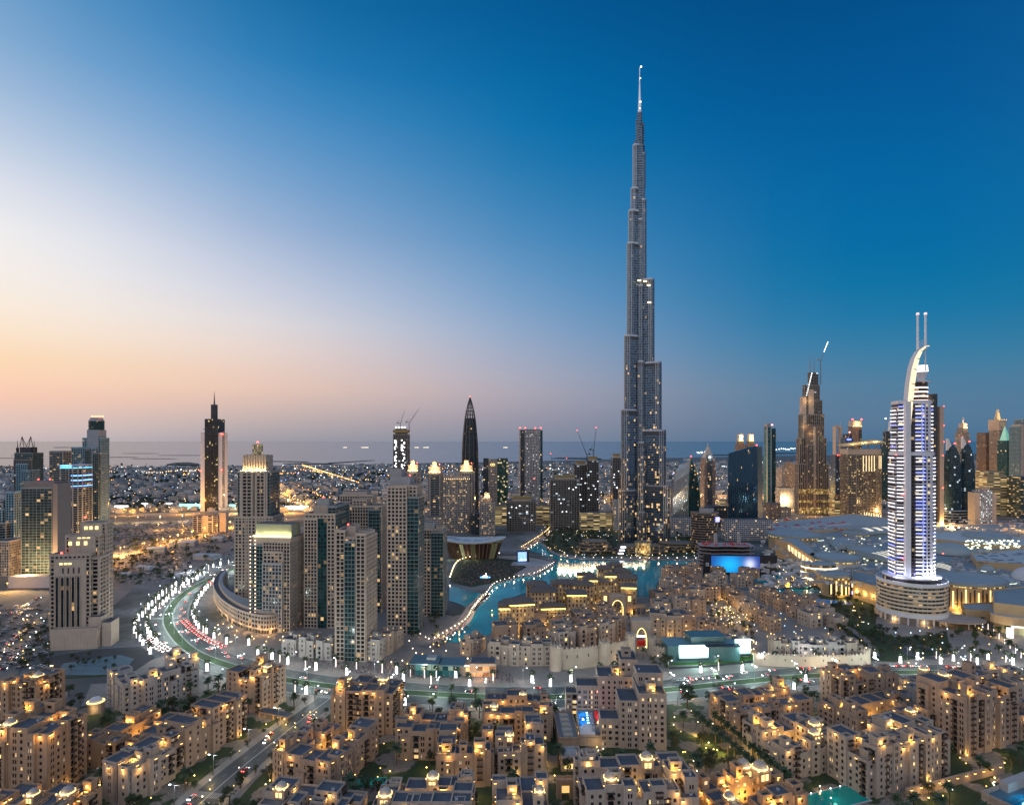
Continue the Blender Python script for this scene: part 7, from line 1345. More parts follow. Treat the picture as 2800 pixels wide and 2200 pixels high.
row([(1640, 1398), (1700, 1400), (1770, 1402), (1832, 1402)], 5, (11.5, 13.5), 17, 13, 'straight white-trimmed row behind the low rampart', 'old-town houses behind the low rampart', 115, None, (1, 3))
row([(1455, 1388), (1520, 1392), (1590, 1394)], 4, (11, 14), 17, 14, 'row behind the white pavilion with cyan screens', 'old-town houses behind the pavilion', 116)
row([(595, 1388), (650, 1395), (705, 1402)], 3, (13, 15), 14, 15, 'white villas left of the nearest gridded tower', 'white villas under the towers', 117, None, (3, 3))
row([(800, 1405), (830, 1385), (858, 1368)], 3, (14, 17), 14, 13, 'white villas right of the nearest gridded tower', 'white villas under the towers, right side', 118, None, (3, 1))
# fortress wall with round bastions and battlements
def rampart(label, pts, h, m, towers=(), name='fortress_wall'):
    P = [G(a, b)[:2] for a, b in pts]; L = smooth_line(P, 5); t = empty(name, (L[0].x, L[0].y, 0), 0, label, 'wall'); O = L[0]; mb = MB()
    for i in range(len(L) - 1):
        a, b = L[i] - O, L[i + 1] - O; e = (b - a).normalized(); n = Vector((-e.y, e.x)) * 1.6
        mb.prism([tuple(a), tuple(b), tuple(b + n), tuple(a + n)], 0, h, 0, 0)
        k = int((b - a).length / 2.4)
        for q in range(k): c = a + (b - a) * ((q + .25) / k); d = a + (b - a) * ((q + .75) / k); mb.prism([tuple(c), tuple(d), tuple(d + n * .4), tuple(c + n * .4)], h, h + 1.3, 0, 0)
        if i % 2: c = (a + b) / 2 - n * .02; mb.prism([tuple(c - e * .5 - n * .02), tuple(c + e * .5 - n * .02), tuple(c + e * .5), tuple(c - e * .5)], h * .55, h * .7, 1, 1)
    mb.build('wall', [m, DARKM], t)
    for vx, vy, r, hh in towers:
        p = G(vx, vy); x, y = p.x - O.x, p.y - O.y; mb = MB(); mb.lathe([(r * 1.08, 0), (r, hh * .6), (r, hh), (r * .8, hh), (0, hh)], 18, (x, y))
        for q in range(10): a = q * .628; mb.box(x + (r - .5) * math.cos(a) - .5, x + (r - .5) * math.cos(a) + .5, y + (r - .5) * math.sin(a) - .5, y + (r - .5) * math.sin(a) + .5, hh, hh + 1.5)
        mb.build('bastion', m, t)
    return t
WALLS = mat('rampart_stone', (.42, .345, .275), .9, var=.18, scale=.15)
rampart('tall curved sandstone fortress wall with round battlemented bastions along the boulevard side', [(1174, 1420), (1220, 1420), (1280, 1412), (1335, 1400), (1352, 1378)], 16, WALLS, [(1180, 1421, 4.5, 19), (1282, 1413, 4.2, 19), (1338, 1398, 4.2, 20)])
t_ = rampart('long low rampart with lit openings below the straight white-trimmed houses', [(1600, 1412), (1700, 1416), (1790, 1416), (1838, 1412)], 9, WALLS, [(1838, 1410, 3.5, 12)])
rampart('crenellated arcade wall right of the stone gate', [(1384, 1392), (1412, 1400), (1440, 1400)], 9, WALLS, [(1384, 1388, 3.5, 14)])
light(None, (G(1740, 1424).x, G(1740, 1424).y, 4), 1500, (1, .6, .2), .6, 'rampart_lamp_glow'); light(None, (G(1790, 1424).x, G(1790, 1424).y, 4), 1500, (1, .6, .2), .6, 'rampart_lamp_glow'); light(None, (G(1335, 1402).x - 8, G(1335, 1402).y - 6, 4), 2000, (1, .6, .2), .6, 'rampart_lamp_glow')
def arch_gate(label, vx, vy, w, h, aw, ah, rot, deep=10, lampc=(1, .7, .2), red=False, side=0):
    p = G(vx, vy); t = empty('arch_gate', (p.x, p.y, 0), R(rot), label, 'gate'); mb = MB(); n = 12
    A = [(-aw / 2 + aw * i / n, ah * (.55 + .45 * math.sin(math.acos(min(1, abs(2 * i / n - 1))) ) ** 1.0)) for i in range(n + 1)]
    A = [(x, ah * (.5 + .5 * (1 - (abs(2 * x / aw)) ** 1.9) ** .62 if abs(x) < aw / 2 else .5)) for x, _ in A]
    mb.box(-w / 2, -aw / 2, 0, deep, 0, h); mb.box(aw / 2, w / 2, 0, deep, 0, h)
    for (x0, z0), (x1, z1) in zip(A, A[1:]):
        for y, s in ((0, 1), (deep, -1)): q = [(x0, y, z0), (x1, y, z1), (x1, y, h), (x0, y, h)]; mb.face(q if s > 0 else q[::-1])
        mb.face([(x0, 0, z0), (x0, deep, z0), (x1, deep, z1), (x1, 0, z1)]); mb.face([(x0, 0, h), (x1, 0, h), (x1, deep, h), (x0, deep, h)])
    ring(mb, [(-w / 2 - .2, -.2), (w / 2 + .2, -.2), (w / 2 + .2, deep + .2), (-w / 2 - .2, deep + .2)], .6, h - 1, h + 1.2)
    mb.box(-w / 2 + .8, w / 2 - .8, -.25, 0, h - 3, h - 2.4); mb.build('wall', SW[1], t)
    g = MB()
    for (x0, z0), (x1, z1) in zip(A, A[1:]): g.face([(x0 * 1.0, -.15, z0), (x1, -.15, z1), (x1 * 1.09, -.15, z1 + .5), (x0 * 1.09, -.15, z0 + .5)]); g.face([(x0 * 1.09, -.15, z0 + .5), (x1 * 1.09, -.15, z1 + .5), (x1 * 1.09, .0, z1 + .5), (x0 * 1.09, .0, z0 + .5)])
    for sx_ in (-1, 1): g.box(sx_ * aw * .52 - .25, sx_ * aw * .52 + .25, -.2, -.02, 0, ah * .5)
    g.build('arch_light', glow('arch_light', (1, .72, .22), 3), t)
    light(t, (0, deep * .5, ah * .5), 900, lampc, .6)
    if red: mb = MB(); mb.box(-aw / 2, aw / 2, deep * .6, deep * .6 + .2, 0, ah * .3); mb.build('gate_door', mat('gate_red', (.5, .02, .03), .7, em=(1, .05, .05), es=.0), t); mb = MB(); mb.box(-aw / 2, aw / 2, deep * .55, deep * .58, ah * .46, ah * .55); mb.build('light_strip', glow('gate_white', WHITE, 4), t)
    if side:
        mb = MB()
        for s in (-1, 1): mb.box(s * (w / 2 + 4) - 3.5, s * (w / 2 + 4) + 3.5, 1, 9, 0, h + 2); ring(mb, [(s * (w / 2 + 4) - 3.8, .7), (s * (w / 2 + 4) + 3.8, .7), (s * (w / 2 + 4) + 3.8, 9.3), (s * (w / 2 + 4) - 3.8, 9.3)], .5, h + 1.5, h + 3)
        for k in range(side): x = w / 2 + 9 + k * 5; [mb.box(sg * x - 2.5, sg * x + 2.5, 3, 8, 7 if k >= 0 else 0, 9.5) or mb.box(sg * x + 1.7, sg * x + 2.5, 3, 8, 0, 7) for sg in (-1, 1)]
        mb.build('side_tower', SW[2], t); 
        for s in (-1, 1): mb = MB(); mb.box(s * (w / 2 + 4) - 1.6, s * (w / 2 + 4) + 1.6, .8, 1.02, h - 5, h + .5); mb.build('lit_niche', glow('niche_gold', (1, .7, .2), 1.4), t)
    return t
arch_gate('tall stone gate with red door and golden arch outline, facing the boulevard turnaround', 1362, 1375, 17, 23, 8.5, 17, -2, red=True)
arch_gate('golden palace gate with great pointed arch and two glowing side towers', 1311, 1305, 17, 19, 11, 15, -2, side=3)
# lakeside palace market with lit hipped roofs
PAL = empty('palace_market', (XW(1210, 640), 640, 0), 0, 'lakeside palace market of hipped roofs with glowing golden eaves at the water', 'building')
HIPR = mat('hip_roof', (.13, .10, .085), .8, var=.15); EAV = glow('eave_gold', (1, .68, .14), 2.6)
def hip(v0, v1, vtop, vbot, d, rot=0, gold=True, win=True, rise=3.0):
    Y = YB(vbot); W_ = (v1 - v0) * S * Y / FPX; x = XW((v0 + v1) / 2, Y); h = HT(vtop, Y); c, s_ = math.cos(R(rot)), math.sin(R(rot))
    ox, oy = x - PAL.location.x, Y - PAL.location.y
    P = [(ox + a * c - b * s_, oy + a * s_ + b * c) for a, b in ((-W_ / 2, 0), (W_ / 2, 0), (W_ / 2, d), (-W_ / 2, d))]
    mb = MB(); core(mb, P, 0, h, 4, 3.6); mb.build('wall', facade('palace_wall', (.42, .32, .22), (.04, .03, .025), 4, 3.6, (.3, .7), (.2, .8), .30, 1.4, (1, .66, .2), WARM, .3), PAL)
    mb = MB(); Q = inset(P, -1.6); mb.prism(Q, h, h + .4, 0, None, None, True); mb.prism(Q, h + .4, h + .4 + rise, 0, 0, inset(P, min(W_, d) * .3)); mb.build('roof', HIPR, PAL)
    if gold: mb = MB(); ring(mb, inset(P, -.5), .4, h - 1.6, h - .3); mb.build('eave_light', EAV, PAL); light(PAL, (ox, oy - 4, h - 3), 700, (1, .66, .18), .6)
    return h
for a in ((1060, 1082, 1290, 1348, 16, 0, 1), (1078, 1135, 1282, 1345, 20, 12, 1), (1128, 1180, 1257, 1325, 22, 0, 0), (1118, 1160, 1243, 1315, 16, 0, 0), (1172, 1208, 1240, 1305, 16, 0, 0), (1205, 1245, 1262, 1315, 16, 0, 1), (1208, 1260, 1243, 1300, 14, 0, 0), (1240, 1268, 1231, 1290, 12, 0, 1), (1264, 1310, 1236, 1288, 14, 0, 0), (1286, 1308, 1222, 1285, 10, 0, 1), (1305, 1352, 1228, 1280, 18, -8, 0), (1270, 1300, 1208, 1262, 14, 0, 0), (1228, 1262, 1222, 1262, 12, 0, 1), (1300, 1340, 1214, 1262, 14, 0, 0), (1195, 1230, 1238, 1272, 12, 0, 1), (1292, 1322, 1200, 1250, 12, 0, 0), (1320, 1350, 1246, 1300, 12, -6, 1), (1150, 1200, 1290, 1330, 12, 6, 1)): hip(*a)
for vx, vy in ((1100, 1350), (1150, 1335), (1205, 1325), (1260, 1310)): p = G(vx, vy); light(PAL, (p.x - PAL.location.x, p.y - PAL.location.y, 4), 1500, (1, .62, .18), .8)
def picture_mat():
    m = bpy.data.materials.new('screen_cyan_white'); m.use_nodes = True; tt = m.node_tree; b = tt.nodes['Principled BSDF']; co = nd(tt, 'ShaderNodeTexCoord').outputs['Object']
    sz = nd(tt, 'ShaderNodeSeparateXYZ', {0: co}).outputs[2]; nz = nd(tt, 'ShaderNodeTexNoise', {'Vector': co, 'Scale': .35, 'Detail': 6.0, 'Roughness': .7}).outputs['Fac']
    f = nd(tt, 'ShaderNodeMapRange', {0: mth(tt, 'ADD', mth(tt, 'MULTIPLY', sz, .09), nz), 1: 1.05, 2: 1.4, 3: 0.0, 4: 1.0}).outputs[0]
    tt.links.new(nd(tt, 'ShaderNodeMix', {0: f, 6: (.02, .22, .26, 1), 7: (.62, 1, .98, 1)}, data_type='RGBA').outputs[2], b.inputs['Emission Color']); b.inputs['Emission Strength'].default_value = 2.2; m.cycles.emission_sampling = 'NONE'; return m
PICM = picture_mat()
# glass pavilion and the white sales pavilion with cyan screens
p = GP(1195, 1850); t = simple_thing('glass_pavilion', 'teal glass pavilion with flat folded roof on the boulevard plaza', 'pavilion', (p.x, p.y, 0), -3, [('glazing', lambda m: (core(m, [(-17, 0), (17, 0), (17, 14), (-17, 14)], 0, 10, 5, 4)), facade('pavilion_glass', (.05, .12, .14), (.02, .09, .10), 5, 4, (.06, .96), (.05, .95), .42, .7, (.9, 1, .7), (1, .85, .5))), ('roof', lambda m: m.box(-21, 1, -3, 17, 10, 11), mat('pavilion_roof', (.10, .17, .20), .5)), ('roof', lambda m: m.box(2, 21, -2, 15, 9, 10), mat('pavilion_roof', (.10, .17, .20), .5)), ('skylight', lambda m: m.box(-9, -2, 5, 12, 11, 13), CONC), ('column', lambda m: [m.box(-20 + k * 10, -19.6 + k * 10, -2, -1.6, 0, 10) for k in range(5)], METAL)]); light(t, (8, 5, 5), 1200, (.9, 1, .7), 1)
p = GP(1320, 1850); t = simple_thing('cafe_building', 'small two-storey cafe with red-lit terrace beside the glass pavilion', 'building', (p.x, p.y, 0), 0, [('wall', lambda m: (core(m, [(-10, 0), (10, 0), (10, 14), (-10, 14)], 0, 9, 4.5, 5), m.box(-10.5, 10.5, -.5, 14.5, 9, 10)), facade('cafe_front', (.4, .34, .28), (.2, .1, .05), 4.5, 5, (.06, .94), (.1, .8), .75, 1.2, (1, .5, .2), (1, .7, .4))), ('roof', lambda m: m.box(-9, 9, 1, 13, 10, 10.6), ROOFM)]); light(t, (0, -6, 3), 1800, (1, .5, .22), .6)
p = GP(1280, 1846); t = simple_thing('arch_wall', 'sandstone screen wall with small golden arch, between pavilion and cafe', 'gate', (p.x, p.y, 0), -4, [('wall', lambda m: (m.box(-8, -2, 0, 3, 0, 9), m.box(2, 8, 0, 3, 0, 9), m.box(-2, 2, 0, 3, 6, 9)), SW[0]), ('light_strip', lambda m: m.box(-8.2, 8.2, -.3, -.05, 7, 7.6), glow('strip_white_warm', WHITE, 3)), ('arch_light', lambda m: m.box(-2, 2, 1.4, 1.6, 2.5, 6), MATS['arch_glow'])])
p = GP(1940, 1815); t = simple_thing('sales_pavilion', 'white pavilion with two huge cyan-white screens on a fenced lawn by the boulevard', 'pavilion', (p.x, p.y, 0), 4, [('wall', lambda m: (m.box(-33, 27, 4, 26, 0, 14, 0, 1), m.box(-12, 16, 8, 24, 14, 19, 0, 2), m.box(-13, 17, 7, 25, 19, 19.8, 0)), [mat('pavilion_teal', (.06, .12, .13), .3), mat('pavilion_top', (.15, .26, .28), .5), WHITEW]), ('screen', lambda m: m.box(-24, 0, 2.2, 3.8, 4.5, 14.5), PICM), ('screen', lambda m: m.box(25, 38, 8, 9, 5, 17), PICM), ('screen_frame', lambda m: (m.box(-24.6, .6, 2.4, 3.95, 2.5, 4.4), m.box(24.4, 38.6, 8.2, 9.2, 3, 4.9), m.box(-3, 25, -2, 3.9, 14, 14.8, 0, None, True)), DARKM)])
light(t, (-12, -8, 8), 9000, (.55, 1, .95), 2); light(t, (30, -2, 8), 6000, (.55, 1, .95), 2)
sheet('lawn', VP([(1424, 1412), (1440, 1400), (1600, 1388), (1612, 1398), (1560, 1408)]), .4, mat('bright_lawn', (.05, .14, .02), .9, var=.3, scale=.3))
t = empty('lawn_fence', (G(1424, 1412).x, G(1424, 1412).y, 0), 0, 'low dark fence round the lawn of the white pavilion', 'fence'); mb = MB(); q = [G(a, b)[:2] for a, b in [(1412, 1413), (1420, 1420), (1500, 1416), (1616, 1404)]]
for a, b in zip(q, q[1:]): mb.prism([(a[0] - t.location.x, a[1] - t.location.y), (b[0] - t.location.x, b[1] - t.location.y), (b[0] - t.location.x, b[1] - t.location.y + .3), (a[0] - t.location.x, a[1] - t.location.y + .3)], 0, 1.6, 0, 0)
mb.build('fence_panel', DARKM, t)
# ================================================================== TREES, PALMS, LAMPS, CARS, CROWDS, FOUNTAIN
LEAF = [mat('leaf_dark', (.030, .052, .022), .9, var=.45, scale=.35), mat('leaf_mid', (.045, .072, .025), .9, var=.45, scale=.35), mat('leaf_olive', (.055, .062, .03), .9, var=.4, scale=.35)]
BARK = mat('bark', (.11, .08, .055), .9, var=.2); FROND = mat('palm_frond', (.045, .075, .035), .8, var=.4, scale=.5)
def tree_meshes(i):
    r = random.Random(i); tk = MB(); tk.bar((0, 0, 0), (0, 0, 3), .28, 6, 0, .2)
    for k in range(4): a = k * 1.6 + i; tk.bar((0, 0, 2.4), (1.3 * math.cos(a), 1.3 * math.sin(a), 4.4), .14, 5, 0, .06)
    cr = MB(); cl = [(r.uniform(-1.7, 1.7), r.uniform(-1.7, 1.7), r.uniform(3.2, 6.4), r.uniform(.7, 1.35)) for _ in range(13)]
    for cx, cy, cz, cs in cl:
        for q in range(34):
            d = Vector((r.gauss(0, 1), r.gauss(0, 1), r.gauss(0, .8))).normalized() * cs * r.uniform(.55, 1.05); p = Vector((cx, cy, cz)) + d
            n = (d.normalized() + Vector((r.uniform(-.6, .6), r.uniform(-.6, .6), r.uniform(-.2, .8)))).normalized(); x = n.orthogonal().normalized(); y = n.cross(x); s = r.uniform(.22, .48)
            cr.face([p - x * s, p - y * s * .6, p + x * s, p + y * s * .6])
    return tk.mesh('trunk', BARK), [cr.mesh('crown', m) for m in LEAF]
TM = [tree_meshes(i) for i in range(4)]
def palm_meshes(i, H_=8.0):
    r = random.Random(40 + i); tk = MB(); tk.bar((0, 0, 0), (.15, 0, H_ * .5), .32, 7, 0, .26); tk.bar((.15, 0, H_ * .5), (0, 0, H_), .26, 7, 0, .24); tk.lathe([(.26, H_ - .7), (.5, H_ - .2), (.3, H_ + .3), (0, H_ + .4)], 8)
    cr = MB()
    for k in range(34):
        a = k * 2.399 + r.uniform(-.2, .2); up = r.uniform(-.25, 1.15); ln = r.uniform(2.7, 3.5); d = Vector((math.cos(a), math.sin(a), 0)); s = Vector((-d.y, d.x, 0)); p = Vector((0, 0, H_)); v = (d * math.cos(up) + Vector((0, 0, 1)) * math.sin(up)); w = .14
        for j in range(5):
            q = p + v * ln / 5; w2 = (.42, .55, .5, .36, .05)[j]; sag = Vector((0, 0, -.16))
            cr.face([p, q, q + s * w2 + sag, p + s * w + sag]); cr.face([q, p, p - s * w + sag, q - s * w2 + sag]); p = q; w = w2; v = (v + Vector((0, 0, -.27))).normalized()
    return tk, cr.mesh('crown', FROND)
_t, PCR = palm_meshes(0); PTK = _t.mesh('trunk', BARK); PTL = _t.mesh('trunk', glow('lit_trunk', (1, .80, .70), 2.4))
def screen_mesh(i):
    mb = MB()
    for k in range(8):
        a = 2 * math.pi * (k + .5) / 8; x, y = .85 * math.cos(a), .85 * math.sin(a); mb.prism(rect(.36, .36, x, y), .9, 6.2 + .5 * (k % 3), 0, 0, rect(.3, .3, x * .8, y * .8))
    for z in (2.6, 4.6): ring(mb, ellipse(.95, .95, 8), .2, z, z + .18, 1)
    mb.prism(rect(2.7, 2.7), 0, .9, 1, 1); return mb.mesh('light_screen', [glow('palm_screen_%d' % i, ((.95, .95, 1), (1, .95, .9), (.86, .9, 1))[i], (2.6, 3.2, 2.2)[i], True), KERB])
SCR = [screen_mesh(i) for i in range(3)]
def tree(x, y, s, label, grp, rn, z=0):
    i = rn.randrange(4); t = empty('tree', (x, y, z), rn.uniform(0, 6.28), label, 'tree', grp); t.scale = (s * rn.uniform(.9, 1.2), s * rn.uniform(.9, 1.2), s)
    link('trunk', TM[i][0], t); link('crown', TM[i][1][rn.randrange(3)], t); return t
def palm(x, y, s, label, grp, rn, kind='plain', lp=0):
    t = empty('palm_tree', (x, y, 0), rn.uniform(0, 6.28), label, 'palm tree', grp); t.scale = (s, s, s)
    link('trunk', PTL if kind != 'plain' else PTK, t); link('crown', PCR, t)
    if kind == 'wide': link('light_screen', SCR[rn.randrange(3)], t)
    if lp: light(t, (0, -2.2, 3.5), lp, (1, .93, .9), .8)
    return t
rn = random.Random(77)
# palms with lit trunks along the boulevard
WIDE = [(566, 1836), (564, 1733), (585, 1746), (619, 1762), (680, 1765), (705, 1796), (744, 1804), (787, 1817), (864, 1833), (948, 1846), (1084, 1844), (1103, 1864), (837, 1899), (1107, 1930), (1246, 1854), (1284, 1877), (1455, 1867), (1505, 1878), (1561, 1865), (1916, 1840), (2030, 1836), (2173, 1809), (2241, 1817), (2282, 1804), (2171, 1886), (2203, 1865), (2392, 1801), (2462, 1814), (2509, 1805), (2572, 1816), (2607, 1808), (2672, 1819), (2702, 1809), (2770, 1819)]
SLIM = [(725, 1799), (765, 1809), (835, 1827), (918, 1822), (975, 1830), (1045, 1838), (807, 1893), (1123, 1849), (1161, 1852), (1178, 1870), (1193, 1852), (1348, 1864), (1965, 1831), (2119, 1812), (2227, 1806), (2654, 1806), (2750, 1809), (2340, 1800), (2560, 1800), (1640, 1845), (1680, 1840)]
PLAIN = [(1235, 1905), (1090, 1900), (1300, 1915), (1960, 1875), (1770, 1890), (2110, 1880), (1450, 1800), (1412, 1780), (1800, 1790), (1760, 1800)]
LP = [(p, 'wide') for p in WIDE] + [(p, 'slim') for p in SLIM]
LP.sort(key=lambda q: q[0][0]); cw = {'wide': 0, 'slim': 0}
WORDS = ['first', 'second', 'third', 'fourth', 'fifth', 'sixth', 'seventh', 'eighth', 'ninth', 'tenth', 'eleventh', 'twelfth', 'thirteenth', 'fourteenth', 'fifteenth', 'sixteenth', 'seventeenth', 'eighteenth', 'nineteenth', 'twentieth'] + ['twenty-' + w for w in ('first', 'second', 'third', 'fourth', 'fifth', 'sixth', 'seventh', 'eighth', 'ninth')] + ['thirtieth'] + ['thirty-' + w for w in ('first', 'second', 'third', 'fourth', 'fifth', 'sixth', 'seventh', 'eighth', 'ninth')] + ['fortieth']
for (px, py), k in LP:
    p = GP(px, py); cw[k] += 1
    palm(p.x, p.y, 1.0, f'{WORDS[cw[k] - 1]} palm from the left ' + ('in a glowing white screen box' if k == 'wide' else 'with slim glowing trunk') + ' along the near boulevard', 'lit palms along the boulevard', rn, k)
for px, py in PLAIN: p = GP(px, py); palm(p.x, p.y, .95, 'unlit palm tree beside the near boulevard', 'unlit palms by the boulevard', rn)
CURVES = [('outer edge of the bend', [(628, 1540), (573, 1556), (510, 1592), (472, 1611), (433, 1640), (400, 1672), (372, 1710), (368, 1735), (385, 1757), (414, 1790)], 15, 0), ('inside verge of the bend, left lane side', [(560, 1572), (480, 1622), (430, 1668), (402, 1705), (402, 1728), (416, 1748), (440, 1772)], 14, 0), ('right side of the bend, by the curved podium', [(600, 1580), (565, 1612), (540, 1645), (528, 1675), (535, 1705), (560, 1735)], 14, 0)]
for nm, pts, st, o in CURVES:
    for i, (q, d) in enumerate(along([GP(*p)[:2] for p in pts], st, 2)): palm(q.x + rn.uniform(-1, 1), q.y, rn.uniform(.9, 1.1), f'{WORDS[min(i, 39)]} glowing palm from the far end, {nm}', 'lit palms round the bend', rn, 'wide' if i % 3 else 'slim')
for i, vx in enumerate(range(955, 1245, 9)):
    p = G(vx + rn.uniform(-2, 2), 1104 + (3 if i % 2 else -1) - abs(vx - 1090) * .008); palm(p.x, p.y, rn.uniform(1.3, 1.7), f'{WORDS[i]} white-lit palm from the left in the far row behind the opera house', 'lit palms behind the opera house', rn, 'wide')
for i in range(10):
    p = GP(2672 + i * 15, 1694 + i * 13); palm(p.x, p.y, .8, f'{WORDS[i]} bluish-lit palm up the ramp right of the hotel tower', 'lit palms on the hotel ramp', rn, 'slim')
def hit(x, y, m):
    for fx, fy, c, s_, ms in FOOT:
        dx, dy = x - fx, y - fy
        if dx * dx + dy * dy > 8000: continue
        lx, ly = dx * c + dy * s_, -dx * s_ + dy * c
        if any(a[0] - m < lx < a[1] + m and a[2] - m < ly < a[3] + m for a in ms): return True
    return False
def near(line, x, y, w): 
    return any((Vector((x, y)) - q).length < w for q in line)
BL, SL = smooth_line(BLV, 12), smooth_line(STR, 12)
GARD = bpy.data.materials.new('garden_ground'); GARD.use_nodes = True; gt = GARD.node_tree; gb_ = gt.nodes['Principled BSDF']
gco = nd(gt, 'ShaderNodeTexCoord').outputs['Object']; gn = nd(gt, 'ShaderNodeTexNoise', {'Vector': gco, 'Scale': .055, 'Detail': 3.0}).outputs['Fac']; gn2 = nd(gt, 'ShaderNodeTexNoise', {'Vector': gco, 'Scale': .7, 'Detail': 4.0}).outputs['Fac']
gr = nd(gt, 'ShaderNodeValToRGB', {0: gn}); gr.color_ramp.elements[0].position = .50; gr.color_ramp.elements[0].color = (.028, .05, .016, 1); gr.color_ramp.elements[1].position = .53; gr.color_ramp.elements[1].color = (.20, .17, .14, 1)
gt.links.new(nd(gt, 'ShaderNodeVectorMath', {0: gr.outputs[0], 'Scale': nd(gt, 'ShaderNodeMapRange', {0: gn2, 1: .3, 2: .7, 3: .7, 4: 1.3}).outputs[0]}, operation='SCALE').outputs[0], gb_.inputs['Base Color']); gb_.inputs['Roughness'].default_value = .9
sheet('garden_ground', [GP(*p)[:2] for p in [(560, 2290), (700, 2130), (905, 1945), (1100, 1938), (1400, 1945), (1560, 1945), (1830, 1925), (2030, 1903), (2260, 1885), (2500, 1876), (2900, 1880), (3200, 2290)]], .1, GARD)
sheet('garden_ground', [GP(*p)[:2] for p in [(-200, 2290), (-150, 2000), (250, 1925), (420, 1960), (600, 1880), (840, 1910), (650, 2060), (480, 2210), (440, 2290)]], .1, GARD)
sheet('garden_ground', VP([(1735, 1262), (1850, 1250), (1862, 1340), (1900, 1352), (2010, 1345), (2020, 1385), (1900, 1405), (1850, 1402), (1800, 1350)]), .16, mat('hotel_garden', (.022, .04, .014), .9, var=.5, scale=.08))
p = G(1762, 1278); simple_thing('swimming_pool', 'curved blue pool in the hotel garden by the right canal', 'pool', (p.x, p.y, .2), -20, [('pool', lambda m: m.prism(ellipse(22, 8, 24), 0, .4, 0, 0), POOL), ('pool_edge', lambda m: ring(m, ellipse(23, 9, 24), 1, 0, .7), KERB)])
mb = MB(); ribbon(mb, [G(*q)[:2] for q in [(2010, 1395), (1960, 1372), (1925, 1375), (1935, 1390), (1990, 1398)]], -4, 4, .3); tag(mb.build('road', ASPH), None, None, None, 'structure')
mb = MB(); ribbon(mb, [G(*q)[:2] for q in [(1720, 1255), (1745, 1290), (1790, 1325), (1840, 1360), (1860, 1392)]], -3, 3, .32); tag(mb.build('path', PAVE), None, None, None, 'structure')
# gardens between the foreground blocks
np_, nt_ = 0, 0
for i in range(5000):
    y = 262 + 200 * rn.random(); x = rn.uniform(-.86, .86) * y
    if hit(x, y, 3.2) or near(BL, x, y, 22) or near(SL, x, y, 12): continue
    if hp.x - 32 < x < hp.x + 32 and hp.y - 14 < y < hp.y + 70: continue
    px = x / y * FPX + 1400; py = HZ + CAMH * FPX / y
    if px < 760 and py < 1900 and px < 560: continue
    if any(abs(x - o.x) < r and abs(y - o.y) < r for o, r in ((GP(2285, 2188), 20), (GP(1010, 2140), 8), (GP(2815, 2225), 28), (GP(745, 1968), 9), (GP(262, 1945), 8))): continue
    if rn.random() < .42 and np_ < 120: palm(x, y, rn.uniform(1.0, 1.3), 'dark palm tree in the gardens between the foreground blocks', 'garden palms in the foreground', rn); np_ += 1
    elif nt_ < 140: tree(x, y, rn.uniform(.9, 1.5), 'dark leafy tree in the gardens between the foreground blocks', 'garden trees in the foreground', rn); nt_ += 1
p = GP(1880, 1935); t = tree(p.x, p.y, 2.2, 'largest round dark tree, standing alone just right of the pale hotel', None, rn)
for i, (q, d) in enumerate(along(STR, 15, 8, 11.5)[:14] + along(STR, 15, 12, -11.5)[:14]): tree(q.x, q.y, rn.uniform(.55, .75), 'small street tree on the pavement of the diagonal street', 'street trees on the diagonal street', rn)
# avenue of palms down the garden right of the hotel
for i in range(13):
    for s in (0, 1): p = GP(1905 + i * 17 + s * 50, 1985 + i * 15 + s * 2); palm(p.x, p.y, 1.05, 'palm in the double avenue of the garden right of the pale hotel', 'palm avenue right of the hotel', rn); 
for i in range(6): p = GP(1900 + i * 38, 2010 + i * 26); light(None, (p.x, p.y, 2.2), 1300, (1, .7, .15), .5, 'garden_lamp_glow')
ZON = [((1155, 1118), (1300, 1178), 130, 'dark tree in the gardens left of the foot of the tallest tower', 'trees left of the tallest tower', 1.2), ((1400, 1120), (1495, 1175), 80, 'dark tree in the gardens right of the foot of the tallest tower', 'trees right of the tallest tower', 1.1), ((1250, 1160), (1400, 1186), 70, 'dark tree on the terraces in front of the tallest tower', 'trees before the tallest tower', .8), ((1500, 1275), (1600, 1392), 70, 'tree in the garden street through the old town', 'trees in the garden street', .8), ((1760, 1262), (1860, 1400), 46, 'tree in the hotel garden left of the round podium', 'trees left of the hotel podium', 1.1), ((1850, 1340), (2010, 1392), 26, 'tree in the forecourt below the round podium', 'trees before the hotel podium', 1.0), ((2010, 1345), (2150, 1400), 22, 'tree on the slope right of the hotel forecourt', 'trees right of the hotel forecourt', 1.0), ((1280, 1310), (1345, 1360), 22, 'tree in the court of the golden palace gate', 'trees by the palace gate', .8), ((240, 1150), (470, 1236), 70, 'dark tree in the clump on the sand plot', 'trees on the sand plot', 1.5), ((150, 1395), (262, 1425), 16, 'small tree in the sunken blue-lit yard', 'trees in the sunken yard', .6), ((30, 1330), (110, 1420), 34, 'street tree by the car parks at the far left', 'trees by the left car parks', .9), ((350, 1500), (470, 1545), 30, 'dark tree in the grove below the cool grey-white block', 'grove below the grey-white block', 1.1), ((850, 1310), (940, 1360), 16, 'tree by the feet of the lakeside towers', 'trees under the lakeside towers', 1.0), ((1385, 1395), (1430, 1425), 12, 'tree right of the turnaround at the stone gate', 'trees at the stone gate', .9)]
FARZ = {'trees left of the tallest tower', 'trees right of the tallest tower', 'trees before the tallest tower', 'trees by the left car parks', 'trees by the palace gate', 'trees in the garden street', 'trees under the lakeside towers', 'trees on the sand plot'}
FTM = MB(); FTC = [[(tuple(v.co for v in (me.vertices[i] for i in p.vertices))) for p in list(me.polygons)[::2]] for me in (TM[0][1][0], TM[2][1][0])]
